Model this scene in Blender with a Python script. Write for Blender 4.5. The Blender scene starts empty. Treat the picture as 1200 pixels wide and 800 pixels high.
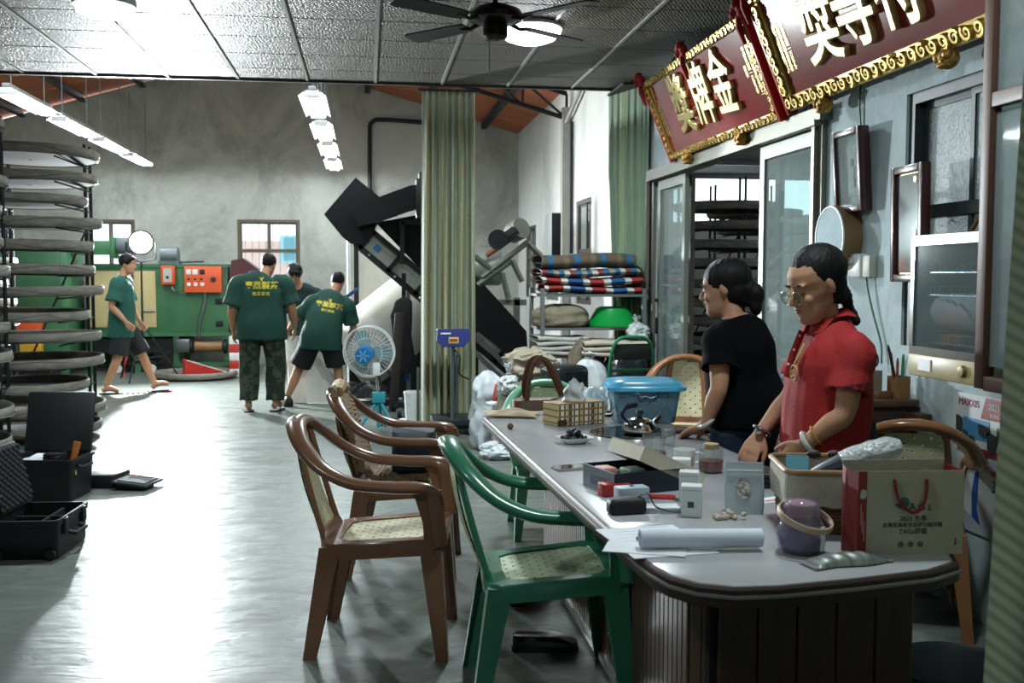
import bpy, bmesh, math, random
from math import sin, cos, pi, sqrt, radians as R
from mathutils import Vector as V, Matrix, Euler, noise
random.seed(7)
SC = bpy.context.scene
COL = SC.collection
# ---------------------------------------------------------------- camera
F, PIT, YAW, ROLL, CH = 1200.0, .0632, .140, .002, 1.42
def ray(px, py):
    x, y = px-600, py-400
    c, s = cos(-ROLL), sin(-ROLL); x, y = c*x-s*y, s*x+c*y
    a, b, d = x/F, 1.0, -y/F
    c, s = cos(PIT), sin(PIT); b, d = c*b+s*d, -s*b+c*d
    c, s = cos(YAW), sin(YAW)
    return V((c*a+s*b, -s*a+c*b, d))
CAMP = V((0, 0, CH))
def on(px, py, ax, val):
    d = ray(px, py); return CAMP + d*((val-CAMP[ax])/d[ax])
def fl(px, py, z=0.0): return on(px, py, 2, z)      # point of a horizontal plane
def dY(px, py, Y): return on(px, py, 1, Y)
def dX(px, py, X=2.5): return on(px, py, 0, X)      # point of the right wall
cam = bpy.data.cameras.new('camera'); cam.lens = 36.0; cam.sensor_width = 36.0; cam.clip_start = .02
camo = bpy.data.objects.new('camera', cam); COL.objects.link(camo)
_f = ray(600, 400); _r = (ray(601, 400)-_f).normalized(); _u = (ray(600, 399)-_f).normalized()
camo.matrix_world = Matrix(((_r.x, _u.x, -_f.x, 0), (_r.y, _u.y, -_f.y, 0), (_r.z, _u.z, -_f.z, CH), (0, 0, 0, 1)))
SC.camera = camo
cam.dof.use_dof = True; cam.dof.focus_distance = 4.6; cam.dof.aperture_fstop = 5.6
# ---------------------------------------------------------------- world, exposure
wd = bpy.data.worlds.new('overcast_sky'); SC.world = wd; wd.use_nodes = True
wd.node_tree.nodes['Background'].inputs[0].default_value = (.86, .95, 1.0, 1)
wd.node_tree.nodes['Background'].inputs[1].default_value = 2.0
vs = SC.view_settings
vs.view_transform = 'Standard'; vs.look = 'None'; vs.gamma = 1.0; vs.use_curve_mapping = False
vs.exposure = 0.75
SC.cycles.max_bounces = 7; SC.cycles.diffuse_bounces = 4; SC.cycles.glossy_bounces = 4
SC.cycles.transparent_max_bounces = 10; SC.cycles.transmission_bounces = 7
SC.cycles.sample_clamp_indirect = 4.0; SC.cycles.caustics_reflective = False; SC.cycles.caustics_refractive = False
# strength of the lamps (used by the lamp builders)
FILM_W, TUBE_E, DOME_E, RING_E = 340.0, 60.0, 12.0, 12.0
FILM_POS = dY(165, 284, 14.4)
# ---------------------------------------------------------------- mesh helpers
def lin(c):
    c = c.lstrip('#'); o = []
    for i in (0, 2, 4):
        v = int(c[i:i+2], 16)/255; o.append(v/12.92 if v <= .04045 else ((v+.055)/1.055)**2.4)
    return (*o, 1.0)
def T(x=0, y=0, z=0): return Matrix.Translation((x, y, z))
def RX(a): return Matrix.Rotation(R(a), 4, 'X')
def RY(a): return Matrix.Rotation(R(a), 4, 'Y')
def RZ(a): return Matrix.Rotation(R(a), 4, 'Z')
def SCL(x, y, z): return Matrix.Diagonal((x, y, z, 1))
_bevcache = {}
class MB:
    def __init__(s): s.v = []; s.f = []
    def add(s, vs, fs, xf=None):
        o = len(s.v)
        s.v += [tuple(xf @ V(p)) for p in vs] if xf is not None else [tuple(p) for p in vs]
        s.f += [tuple(i+o for i in f) for f in fs]; return s
    def box(s, c, d, xf=None, b=0.0, seg=2):
        """box centred on c with size d, edges rounded by b"""
        m = T(*c)
        if xf is not None: m = xf @ m
        hx, hy, hz = d[0]/2, d[1]/2, d[2]/2
        if b <= 0:
            vs = [(x, y, z) for z in (-hz, hz) for y in (-hy, hy) for x in (-hx, hx)]
            return s.add(vs, [(0, 2, 3, 1), (4, 5, 7, 6), (0, 1, 5, 4), (2, 6, 7, 3), (0, 4, 6, 2), (1, 3, 7, 5)], m)
        b = min(b, hx*.95, hy*.95, hz*.95)
        k = (round(d[0], 4), round(d[1], 4), round(d[2], 4), round(b, 4), seg)
        if k not in _bevcache:
            bm = bmesh.new(); bmesh.ops.create_cube(bm, size=1)
            for v in bm.verts: v.co = (v.co.x*d[0], v.co.y*d[1], v.co.z*d[2])
            bmesh.ops.bevel(bm, geom=list(bm.edges), offset=b, segments=seg, profile=.5, affect='EDGES')
            bm.verts.index_update()
            _bevcache[k] = ([v.co[:] for v in bm.verts], [[v.index for v in f.verts] for f in bm.faces]); bm.free()
        return s.add(*_bevcache[k], m)
    def loft(s, rings, cap=True, closed=False, xf=None):
        n = len(rings[0]); vs = [p for r in rings for p in r]; fs = []
        m = len(rings)
        for i in range(m if closed else m-1):
            a, b = i*n, ((i+1) % m)*n
            for j in range(n):
                k = (j+1) % n; fs.append((a+j, a+k, b+k, b+j))
        if cap and not closed:
            fs.append(tuple(range(n-1, -1, -1))); fs.append(tuple((m-1)*n+j for j in range(n)))
        return s.add(vs, fs, xf)
    def tube(s, pts, r, n=8, closed=False, cap=True, xf=None, flat=None, up=None):
        """swept tube; r number or list; flat = (a, b) scale of the two section axes"""
        P = [V(p) for p in pts]; m = len(P)
        rr = r if isinstance(r, (list, tuple)) else [r]*m
        fa, fb = flat or (1, 1); rings = []; prev = None
        for i in range(m):
            if closed: t = P[(i+1) % m]-P[i-1]
            elif i == 0: t = P[1]-P[0]
            elif i == m-1: t = P[-1]-P[-2]
            else: t = (P[i+1]-P[i]).normalized()+(P[i]-P[i-1]).normalized()
            if t.length < 1e-9: t = V((0, 0, 1))
            t.normalize()
            if up is not None: a = V(up).cross(t)
            elif prev is None: a = t.cross(V((0, 0, 1)) if abs(t.z) < .9 else V((1, 0, 0)))
            else: a = prev - t*prev.dot(t)
            if a.length < 1e-6: a = t.orthogonal()
            a.normalize(); b = t.cross(a); prev = a
            rings.append([P[i]+(a*cos(2*pi*k/n)*fa+b*sin(2*pi*k/n)*fb)*rr[i] for k in range(n)])
        return s.loft(rings, cap, closed, xf)
    def lathe(s, prof, n=24, xf=None, cap=True):
        return s.loft([[(r*cos(2*pi*k/n), r*sin(2*pi*k/n), z) for k in range(n)] for r, z in prof], cap, False, xf)
    def cyl(s, c, r, h, n=20, xf=None, r2=None):
        m = T(*c); m = xf @ m if xf is not None else m
        return s.lathe([(r, -h/2), (r if r2 is None else r2, h/2)], n, m)
    def ball(s, c, r, nu=14, nv=9, xf=None):
        r = r if isinstance(r, (tuple, list)) else (r, r, r)
        rings = []
        for i in range(nv+1):
            a = -pi/2+pi*i/nv; q = max(cos(a), .02)
            rings.append([(c[0]+r[0]*q*cos(2*pi*k/nu), c[1]+r[1]*q*sin(2*pi*k/nu), c[2]+r[2]*sin(a)) for k in range(nu)])
        return s.loft(rings, True, False, xf)
    def prism(s, poly, z0, z1, xf=None):
        n = len(poly); vs = [(x, y, z0) for x, y in poly]+[(x, y, z1) for x, y in poly]
        fs = [tuple(range(n-1, -1, -1)), tuple(range(n, 2*n))]+[(i, (i+1) % n, n+(i+1) % n, n+i) for i in range(n)]
        return s.add(vs, fs, xf)
    def grid(s, fn, nu, nv, xf=None, thick=0.0):
        """surface fn(u, v), u and v in 0..1; thick gives it two sides"""
        P = [[V(fn(i/nu, j/nv)) for i in range(nu+1)] for j in range(nv+1)]
        vs = [p for r in P for p in r]; w = nu+1
        fs = [(j*w+i, j*w+i+1, (j+1)*w+i+1, (j+1)*w+i) for j in range(nv) for i in range(nu)]
        if thick:
            N = len(vs); nor = []
            for j in range(nv+1):
                for i in range(nu+1):
                    a = P[j][min(i+1, nu)]-P[j][max(i-1, 0)]; b = P[min(j+1, nv)][i]-P[max(j-1, 0)][i]
                    q = a.cross(b); nor.append(q.normalized() if q.length > 1e-12 else V((0, 0, 1)))
            vs = vs+[p-q*thick for p, q in zip(vs, nor)]
            fs = fs+[tuple(N+k for k in reversed(f)) for f in fs]
            for i in range(nu):
                fs.append((i+1, i, N+i, N+i+1)); o = nv*w; fs.append((o+i, o+i+1, N+o+i+1, N+o+i))
            for j in range(nv):
                a, b = j*w, (j+1)*w; fs.append((a, b, N+b, N+a)); a += nu; b += nu; fs.append((b, a, N+a, N+b))
        return s.add(vs, fs, xf)
    def mesh(s, name, ang=38):
        me = bpy.data.meshes.new(name); me.from_pydata(s.v, [], s.f); me.update()
        if ang is not None:
            me.polygons.foreach_set('use_smooth', [True]*len(me.polygons)); me.set_sharp_from_angle(angle=R(ang))
        return me
def link(name, me, m=None, parent=None, loc=(0, 0, 0), rot=(0, 0, 0)):
    o = bpy.data.objects.new(name, me); COL.objects.link(o)
    if m is not None: me.materials.clear(); me.materials.append(m)
    o.location = loc; o.rotation_euler = rot
    if parent is not None: o.parent = parent
    return o
def part(name, mb, m, parent=None, ang=38, loc=(0, 0, 0), rot=(0, 0, 0), label=None):
    o = link(name, mb.mesh(name, ang), m, parent, loc, rot)
    if label: o['label'] = label
    return o
def tag(o, label, cat, group=None):
    o['label'] = label; o['category'] = cat
    if group: o['group'] = group
    return o
def thing(name, label, cat, loc=(0, 0, 0), rz=0.0, group=None, rot=None):
    o = bpy.data.objects.new(name, None); COL.objects.link(o); o.empty_display_size = .1
    o.location = loc; o.rotation_euler = rot if rot else (0, 0, R(rz))
    return tag(o, label, cat, group)
def single(name, mb, m, label, cat, loc=(0, 0, 0), rz=0.0, group=None, ang=38, rot=None):
    o = part(name, mb, m, None, ang, loc, rot if rot else (0, 0, R(rz))); return tag(o, label, cat, group)
def struct(name, mb, m, parent=None, ang=38):
    o = part(name, mb, m, parent, ang)
    if parent is None: o['kind'] = 'structure'
    return o
def sroot(name, loc=(0, 0, 0)):
    o = bpy.data.objects.new(name, None); COL.objects.link(o); o.location = loc; o['kind'] = 'structure'; return o
def dup(o, loc=None, rz=None, label=None, parent=None, group=None):
    c = o.copy(); COL.objects.link(c); c.parent = parent
    for ch in list(o.children): dup(ch, parent=c)
    if loc is not None: c.location = loc
    if rz is not None: c.rotation_euler = (0, 0, R(rz))
    if label: c['label'] = label
    if group: c['group'] = group
    return c
def text_mesh(body, size, ext=.0015, align='CENTER', spacing=1.0, line=1.0, bev=0.0, off=0.0):
    c = bpy.data.curves.new('t', 'FONT'); c.body = body; c.size = size; c.extrude = ext; c.align_x = align; c.align_y = 'CENTER'
    c.space_character = spacing; c.space_line = line; c.resolution_u = 3; c.bevel_depth = bev; c.bevel_resolution = 1; c.offset = off
    o = bpy.data.objects.new('t', c); COL.objects.link(o)
    dg = bpy.context.evaluated_depsgraph_get(); dg.update()
    me = bpy.data.meshes.new_from_object(o.evaluated_get(dg))
    bpy.data.objects.remove(o); bpy.data.curves.remove(c); return me
def text(name, body, size, m, parent, mat4, ext=.0015, **k):
    me = text_mesh(body, size, ext, **k); me.transform(mat4); return link(name, me, m, parent)
def arc(cx, cy, r, a0, a1, n):
    return [(cx+r*cos(R(a0+(a1-a0)*i/n)), cy+r*sin(R(a0+(a1-a0)*i/n))) for i in range(n+1)]
def rrect(w, h, r, n=4):
    """rounded rectangle outline centred on 0"""
    w, h = w/2-r, h/2-r
    return arc(w, h, r, 0, 90, n)+arc(-w, h, r, 90, 180, n)+arc(-w, -h, r, 180, 270, n)+arc(w, -h, r, 270, 360, n)
def spline(P, n=6):
    """Catmull-Rom through points"""
    P = [V(p) for p in P]; o = []
    for i in range(len(P)-1):
        a = P[i-1] if i else P[0]*2-P[1]; b, c = P[i], P[i+1]; d = P[i+2] if i+2 < len(P) else P[-1]*2-P[-2]
        for k in range(n):
            t = k/n; o.append(.5*((2*b)+(c-a)*t+(2*a-5*b+4*c-d)*t*t+(3*b-a-3*c+d)*t**3))
    o.append(P[-1]); return o
def lerpl(a, n):
    """resample a list of numbers to n values"""
    o = []
    for i in range(n):
        t = i/(n-1)*(len(a)-1); k = min(int(t), len(a)-2); o.append(a[k]+(a[k+1]-a[k])*(t-k))
    return o
def remesh(mb, vox, smooth=2, disp=None):
    """voxel union of the overlapping solids in mb -> one continuous mesh"""
    me = bpy.data.meshes.new('u'); me.from_pydata(mb.v, [], mb.f); me.update()
    bm = bmesh.new(); bm.from_mesh(me); bmesh.ops.recalc_face_normals(bm, faces=bm.faces); bm.to_mesh(me); bm.free()
    o = bpy.data.objects.new('u', me); COL.objects.link(o)
    m = o.modifiers.new('r', 'REMESH'); m.mode = 'VOXEL'; m.voxel_size = vox; m.use_smooth_shade = True
    if smooth:
        k = o.modifiers.new('s', 'SMOOTH'); k.factor = .5; k.iterations = smooth
    dg = bpy.context.evaluated_depsgraph_get(); dg.update()
    r = bpy.data.meshes.new_from_object(o.evaluated_get(dg))
    bpy.data.objects.remove(o); bpy.data.meshes.remove(me)
    if disp:
        ns = [v.normal.copy() for v in r.vertices]
        for v, q in zip(r.vertices, ns): v.co += q*disp(v.co)
        r.update()
    r.polygons.foreach_set('use_smooth', [True]*len(r.polygons)); return r
# ---------------------------------------------------------------- materials
_m = {}
def mat(name, col, rough=.55, metal=0.0, var=.12, vs=6.0, bump=0.0, bs=60.0, spec=.5, col2=None, mixlo=.4, mixhi=.65,
        stretch=(1, 1, 1), coat=0.0, trans=0.0, alpha=1.0, emit=None, es=0.0, sss=0.0, ior=1.45, rvar=0.0, world=False):
    if name in _m: return _m[name]
    m = bpy.data.materials.new(name); m.use_nodes = True; nt = m.node_tree; N = nt.nodes; L = nt.links
    b = N['Principled BSDF']; c = lin(col)
    b.inputs['Roughness'].default_value = rough; b.inputs['Metallic'].default_value = metal
    b.inputs['Specular IOR Level'].default_value = spec; b.inputs['IOR'].default_value = ior
    b.inputs['Coat Weight'].default_value = coat; b.inputs['Coat Roughness'].default_value = .12
    b.inputs['Transmission Weight'].default_value = trans; b.inputs['Alpha'].default_value = alpha
    if sss: b.inputs['Subsurface Weight'].default_value = sss; b.inputs['Subsurface Radius'].default_value = (.01, .004, .002)
    if emit: b.inputs['Emission Color'].default_value = lin(emit); b.inputs['Emission Strength'].default_value = es
    tc = N.new('ShaderNodeTexCoord'); mp = N.new('ShaderNodeMapping'); mp.inputs['Scale'].default_value = stretch
    if world:
        g = N.new('ShaderNodeNewGeometry'); L.new(g.outputs['Position'], mp.inputs['Vector'])
    else: L.new(tc.outputs['Object'], mp.inputs['Vector'])
    if var > 0 or col2:
        n1 = N.new('ShaderNodeTexNoise'); n1.inputs['Scale'].default_value = vs; n1.inputs['Detail'].default_value = 6; n1.inputs['Roughness'].default_value = .65
        L.new(mp.outputs[0], n1.inputs['Vector'])
        mr = N.new('ShaderNodeMapRange'); mr.inputs[1].default_value = mixlo if col2 else .3; mr.inputs[2].default_value = mixhi if col2 else .7
        L.new(n1.outputs['Fac'], mr.inputs[0])
        mx = N.new('ShaderNodeMix'); mx.data_type = 'RGBA'
        mx.inputs[6].default_value = c if col2 else tuple([v*(1-var) for v in c[:3]]+[1])
        mx.inputs[7].default_value = lin(col2) if col2 else tuple([min(1, v*(1+var)) for v in c[:3]]+[1])
        L.new(mr.outputs[0], mx.inputs[0]); L.new(mx.outputs[2], b.inputs['Base Color'])
        if rvar:
            r2 = N.new('ShaderNodeMapRange'); r2.inputs[1].default_value = .3; r2.inputs[2].default_value = .7
            r2.inputs[3].default_value = max(.02, rough-rvar); r2.inputs[4].default_value = rough+rvar
            L.new(n1.outputs['Fac'], r2.inputs[0]); L.new(r2.outputs[0], b.inputs['Roughness'])
    else: b.inputs['Base Color'].default_value = c
    if bump:
        n2 = N.new('ShaderNodeTexNoise'); n2.inputs['Scale'].default_value = bs; n2.inputs['Detail'].default_value = 4
        L.new(mp.outputs[0], n2.inputs['Vector'])
        bp = N.new('ShaderNodeBump'); bp.inputs['Strength'].default_value = bump; bp.inputs['Distance'].default_value = .01
        L.new(n2.outputs['Fac'], bp.inputs['Height']); L.new(bp.outputs[0], b.inputs['Normal'])
    _m[name] = m; return m
def nodes(m): return m.node_tree.nodes, m.node_tree.links, m.node_tree.nodes['Principled BSDF']
def glass(name, tint='#ffffff', rough=.03, a=.16):
    """thin pane: mostly see-through with a reflecting skin"""
    if name in _m: return _m[name]
    m = bpy.data.materials.new(name); m.use_nodes = True; N = m.node_tree.nodes; L = m.node_tree.links; N.clear()
    o = N.new('ShaderNodeOutputMaterial'); t = N.new('ShaderNodeBsdfTransparent'); g = N.new('ShaderNodeBsdfGlossy')
    d = N.new('ShaderNodeBsdfDiffuse'); d.inputs[0].default_value = lin(tint); x2 = N.new('ShaderNodeMixShader')
    x2.inputs[0].default_value = a; L.new(t.outputs[0], x2.inputs[1]); L.new(d.outputs[0], x2.inputs[2])
    t.inputs[0].default_value = lin(tint); g.inputs['Roughness'].default_value = rough
    lw = N.new('ShaderNodeLayerWeight'); lw.inputs[0].default_value = .5; pw = N.new('ShaderNodeMath'); pw.operation = 'POWER'; pw.inputs[1].default_value = 4.0
    fr = N.new('ShaderNodeMath'); fr.operation = 'MULTIPLY_ADD'; fr.inputs[1].default_value = .75; fr.inputs[2].default_value = .05
    L.new(lw.outputs['Facing'], pw.inputs[0]); L.new(pw.outputs[0], fr.inputs[0])
    x = N.new('ShaderNodeMixShader'); L.new(fr.outputs[0], x.inputs[0]); L.new(x2.outputs[0], x.inputs[1]); L.new(g.outputs[0], x.inputs[2])
    L.new(x.outputs[0], o.inputs[0]); _m[name] = m; return m
def emitter(name, col, s):
    if name in _m: return _m[name]
    m = bpy.data.materials.new(name); m.use_nodes = True; N = m.node_tree.nodes; N.clear()
    o = N.new('ShaderNodeOutputMaterial'); e = N.new('ShaderNodeEmission'); e.inputs[0].default_value = lin(col); e.inputs[1].default_value = s
    m.node_tree.links.new(e.outputs[0], o.inputs[0]); _m[name] = m; return m
BLACK = mat('black_plastic', '#15181b', .45, var=.15)
BLACKM = mat('black_steel', '#191c1f', .5, .3, var=.2, vs=12)
STEEL = mat('dull_steel', '#6f7678', .35, .8, var=.15)
CHROME = mat('chrome', '#d5d8da', .12, 1.0, var=.03)
WHITEP = mat('white_plastic', '#dfe3e2', .4, var=.04)
# ---------------------------------------------------------------- setting: shell
def wall_boxes(mb, axis, p0, p1, a0, a1, z0, z1, holes):
    """wall slab between p0..p1 on `axis`, running a0..a1, with rectangular holes (a0, a1, z0, z1)"""
    As = sorted({a0, a1, *[h[0] for h in holes], *[h[1] for h in holes]}); Zs = sorted({z0, z1, *[h[2] for h in holes], *[h[3] for h in holes]})
    for i in range(len(As)-1):
        for j in range(len(Zs)-1):
            ca, cz = (As[i]+As[i+1])/2, (Zs[j]+Zs[j+1])/2
            if any(h[0] < ca < h[1] and h[2] < cz < h[3] for h in holes): continue
            da, dz = As[i+1]-As[i], Zs[j+1]-Zs[j]
            if axis == 0: mb.box(((p0+p1)/2, ca, cz), (p1-p0, da, dz))
            else: mb.box((ca, (p0+p1)/2, cz), (da, p1-p0, dz))
def concrete_floor():
    m = mat('polished_concrete', '#5a625e', .3, var=.25, vs=1.2, world=True); N, L, b = nodes(m)
    g = N.new('ShaderNodeNewGeometry'); mp = N.new('ShaderNodeMapping'); mp.inputs['Scale'].default_value = (1, 2.2, 1); mp.inputs['Rotation'].default_value = (0, 0, .35)
    L.new(g.outputs['Position'], mp.inputs[0])
    n = N.new('ShaderNodeTexNoise'); n.inputs['Scale'].default_value = 2.6; n.inputs['Detail'].default_value = 8; n.inputs['Roughness'].default_value = .68; n.inputs['Distortion'].default_value = 1.1
    L.new(mp.outputs[0], n.inputs['Vector'])
    cr = N.new('ShaderNodeValToRGB'); e = cr.color_ramp.elements
    e[0].position = .28; e[0].color = lin('#4b524f'); e[1].position = .74; e[1].color = lin('#7d827b')
    k = e.new(.5); k.color = lin('#626964'); L.new(n.outputs['Fac'], cr.inputs[0]); L.new(cr.outputs[0], b.inputs['Base Color'])
    mr = N.new('ShaderNodeMapRange'); mr.inputs[1].default_value = .3; mr.inputs[2].default_value = .72; mr.inputs[3].default_value = .46; mr.inputs[4].default_value = .24
    L.new(n.outputs['Fac'], mr.inputs[0]); L.new(mr.outputs[0], b.inputs['Roughness'])
    n2 = N.new('ShaderNodeTexNoise'); n2.inputs['Scale'].default_value = 5.5; n2.inputs['Detail'].default_value = 6; n2.inputs['Distortion'].default_value = .8; L.new(mp.outputs[0], n2.inputs['Vector'])
    bp = N.new('ShaderNodeBump'); bp.inputs['Strength'].default_value = .35; bp.inputs['Distance'].default_value = .012
    L.new(n2.outputs['Fac'], bp.inputs['Height']); L.new(bp.outputs[0], b.inputs['Normal']); return m
def plaster(name, base, dark, rust, lo=.5, hi=.72, scale=.9):
    m = mat(name, base, .85, var=.14, vs=.8, world=True, spec=.25); N, L, b = nodes(m)
    src = b.inputs['Base Color'].links[0].from_socket; g = N.new('ShaderNodeNewGeometry')
    mp = N.new('ShaderNodeMapping'); mp.inputs['Scale'].default_value = (1, 1, .8); L.new(g.outputs['Position'], mp.inputs[0])
    for k, (cc, l0, h0, s) in enumerate(((dark, lo, hi, scale), (rust, .64, .76, 3.1))):
        n = N.new('ShaderNodeTexNoise'); n.inputs['Scale'].default_value = s; n.inputs['Detail'].default_value = 9; n.inputs['Roughness'].default_value = .72; n.inputs['Distortion'].default_value = .6
        L.new(mp.outputs[0], n.inputs['Vector']); mr = N.new('ShaderNodeMapRange'); mr.inputs[1].default_value = l0; mr.inputs[2].default_value = h0; mr.inputs[4].default_value = .8
        L.new(n.outputs['Fac'], mr.inputs[0]); mx = N.new('ShaderNodeMix'); mx.data_type = 'RGBA'
        L.new(mr.outputs[0], mx.inputs[0]); L.new(src, mx.inputs[6]); mx.inputs[7].default_value = lin(cc); src = mx.outputs[2]
    L.new(src, b.inputs['Base Color'])
    n2 = N.new('ShaderNodeTexNoise'); n2.inputs['Scale'].default_value = 14; n2.inputs['Detail'].default_value = 7; L.new(g.outputs['Position'], n2.inputs['Vector'])
    bp = N.new('ShaderNodeBump'); bp.inputs['Strength'].default_value = .4; bp.inputs['Distance'].default_value = .015
    L.new(n2.outputs['Fac'], bp.inputs['Height']); L.new(bp.outputs[0], b.inputs['Normal']); return m
FLOORM = concrete_floor()
HALLM = plaster('hall_plaster', '#b2b3ab', '#74766f', '#6d665c', .44, .68)
WHITEW = plaster('whitewashed_plaster', '#d6d7d3', '#a9aaa4', '#96897a', .5, .8)
ROOMW = plaster('pale_blue_plaster', '#b3c2c5', '#8d999a', '#77756d', .5, .72, 1.4)
ALU = mat('bronze_aluminium', '#7d7c72', .4, .55, var=.08)
DARKF = mat('dark_window_frame', '#33393c', .45, .3, var=.1)
WOODF = mat('brown_window_frame', '#5d5244', .6, var=.2, stretch=(1, 1, .2))
PANE = glass('clear_pane', '#e8f2f2', .02, .10)
FROST = mat('frosted_pane', '#cdd8d8', .35, trans=.75, var=0, bump=.9, bs=55, ior=1.2)
struct('floor', MB().box((-1.7, 7, -.05), (8.7, 20.3, .1)), FLOORM)
struct('ground', MB().box((8.65, 7, -.08), (12, 24, .1)), mat('outdoor_concrete', '#8a8b86', .8, var=.2))
HOLES = [(5.42, 8.72, -.01, 2.28), (3.2, 4.54, 1.1, 2.27), (9.85, 10.36, 1.1, 2.28), (11.35, 12.2, 1.1, 2.32), (13.35, 14.3, 1.1, 2.26), (15.2, 16.2, 1.1, 2.2)]
mb = MB(); wall_boxes(mb, 0, 2.5, 2.65, -3.1, 9.42, 0, 3.3, [h for h in HOLES if h[1] < 9.4]); struct('wall_right', mb, ROOMW, ang=None)
mb = MB(); wall_boxes(mb, 0, 2.5, 2.65, 9.42, 17.15, 0, 3.84, [h for h in HOLES if h[0] > 9.4]); struct('wall_right_hall', mb, WHITEW, ang=None)
BW = [(-4.4, -3.65, 1.2, 2.31), (-2.07, -1.08, 1.25, 2.33)]
mb = MB(); wall_boxes(mb, 1, 17.0, 17.15, -6.15, 2.65, 0, 3.72, BW)
mb.prism([(-6.15, 3.72), (2.65, 3.72), (2.5, 3.78), (-1.75, 4.97), (-6, 3.72)], -17.15, -17.0, RX(90)); struct('wall_back', mb, HALLM, ang=None)
struct('wall_left', MB().box((-6.08, 7, 1.9), (.15, 20.3, 3.8)), HALLM)
struct('wall_front', MB().box((-1.7, -3.08, 1.9), (8.7, .15, 3.8)), ROOMW)
# ceiling: plate, embossed panels and light battens
def ceil_mat():
    m = mat('embossed_ceiling_board', '#5e5850', .5, var=.12, vs=9, world=True, spec=.35); N, L, b = nodes(m)
    g = N.new('ShaderNodeNewGeometry'); mp = N.new('ShaderNodeMapping'); mp.inputs['Rotation'].default_value = (0, 0, .5); L.new(g.outputs['Position'], mp.inputs[0])
    w = N.new('ShaderNodeTexWave'); w.inputs['Scale'].default_value = 13; w.inputs['Distortion'].default_value = 4.5; w.inputs['Detail'].default_value = 2; w.inputs['Detail Scale'].default_value = 2.5
    L.new(mp.outputs[0], w.inputs['Vector'])
    bp = N.new('ShaderNodeBump'); bp.inputs['Strength'].default_value = .6; bp.inputs['Distance'].default_value = .014
    L.new(w.outputs['Fac'], bp.inputs['Height']); L.new(bp.outputs[0], b.inputs['Normal']); return m
CEILM = ceil_mat()
BATT = mat('light_batten', '#a9aca8', .4, .2, var=.05)
ceil = struct('ceiling', MB().box((-1.75, 3.16, 3.19), (8.5, 12.48, .05)), mat('ceiling_void', '#2b2c2b', .8))
GX, GY = .08, 7.14
pan = MB().box((0, 0, 0), (.583, .567, .012), b=.003, seg=1).mesh('ceiling_panel', 30)
for i in range(-10, 4):
    for j in range(-4, 4):
        x0 = GX+.595*i; y0 = GY+.58*j
        if x0 < -5.9 or x0+.3 > 2.45: continue
        w = min(.595, 2.5-x0); d = min(.58, 9.37-y0)
        o = link('ceiling_panel', pan, CEILM if i == -10 else None, ceil, (x0+w/2, y0+d/2, 3.157))
        o.scale = (w/.595, d/.58, 1)
struct('ceiling_board', MB().box((-1.75, .91, 3.157), (8.5, 7.8, .012)), CEILM, ceil)
bt = MB().box((0, 0, 0), (.022, 4.64, .012)).mesh('batten', 30)
for i in range(-9, 5):
    x0 = GX+.595*i
    if -5.9 < x0 < 2.45: link('batten', bt, BATT if i == -9 else None, ceil, (x0, 7.07, 3.148))
mb = MB().box((-1.75, 9.4, 3.175), (8.5, .05, .075)).box((-1.75, 9.372, 3.14), (8.5, .02, .012)); struct('trim_1', mb, mat('dark_fascia', '#2e3231', .4, .3))
# hall roof: two slopes of boards on purlins, with a truss at Y = 12.6
ROOFM = mat('terracotta_board', '#a8603c', .8, var=.22, vs=3, stretch=(.4, 3, 1), world=True)
PK = V((-1.75, 0, 4.97))
roofz = lambda x: 4.97-.28*abs(x+1.75)
root = sroot('roof')
for sgn, xe in ((1, 2.62), (-1, -6.1)):
    ang = math.atan2(roofz(xe)-4.97, xe+1.75); ln = abs(xe+1.75)/cos(ang) if sgn > 0 else abs(xe+1.75)/abs(cos(ang))
    for k in range(7):
        y = 9.5+k*1.11; xm = (xe-1.75)/2; zm = (roofz(xe)+4.97)/2
        m4 = T(xm, y+.55, zm+.03) @ RY(math.degrees(-math.atan2(roofz(xe)-4.97, xe+1.75) if sgn > 0 else math.atan2(roofz(xe)-4.97, abs(xe+1.75))))
        part('roof_board', MB().box((0, 0, 0), (ln, 1.09, .03), m4), ROOFM, root, None)
for x in (1.9, .95, 0.0, -.9, -2.6, -3.5, -4.4, -5.3):
    z = roofz(x)-.05
    part('purlin', MB().box((x, 13.25, z), (.05, 7.5, .10)).box((x+.03, 13.25, z-.045), (.06, 7.5, .012)), BLACKM, root, None)
mb = MB()
for sgn in (1, -1):
    xs = [2.45, 1.9, 1.35, .8, .25, -.3, -.85] if sgn > 0 else [-6.0, -5.4, -4.8, -4.2, -3.6, -3.0, -2.4]
    low = [(x, 12.6, roofz(x)-.42) for x in xs]; top = [(x, 12.6, roofz(x)-.12) for x in xs]
    mb.tube(low, .03, 6).tube(top, .03, 6)
    for i in range(len(xs)-1): mb.tube([low[i], top[i+1]], .018, 5).tube([top[i], low[i]], .018, 5)
part('truss', mb, BLACKM, root)
part('wall_post', MB().box((2.44, 12.6, 1.75), (.10, .14, 3.5)), mat('pale_post', '#a5a49d', .7), root, None)
part('wall_brace', MB().tube([(2.44, 12.6, 3.3), (2.44, 11.1, 3.75)], .028, 6), mat('pale_post', '#a5a49d'), root)
for yy, zz in ((12.35, 3.3), (12.9, 3.3)):
    part('conduit', MB().tube([(2.47, yy, 1.7), (2.47, yy, zz)], .022, 6), BLACKM, root)
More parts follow.
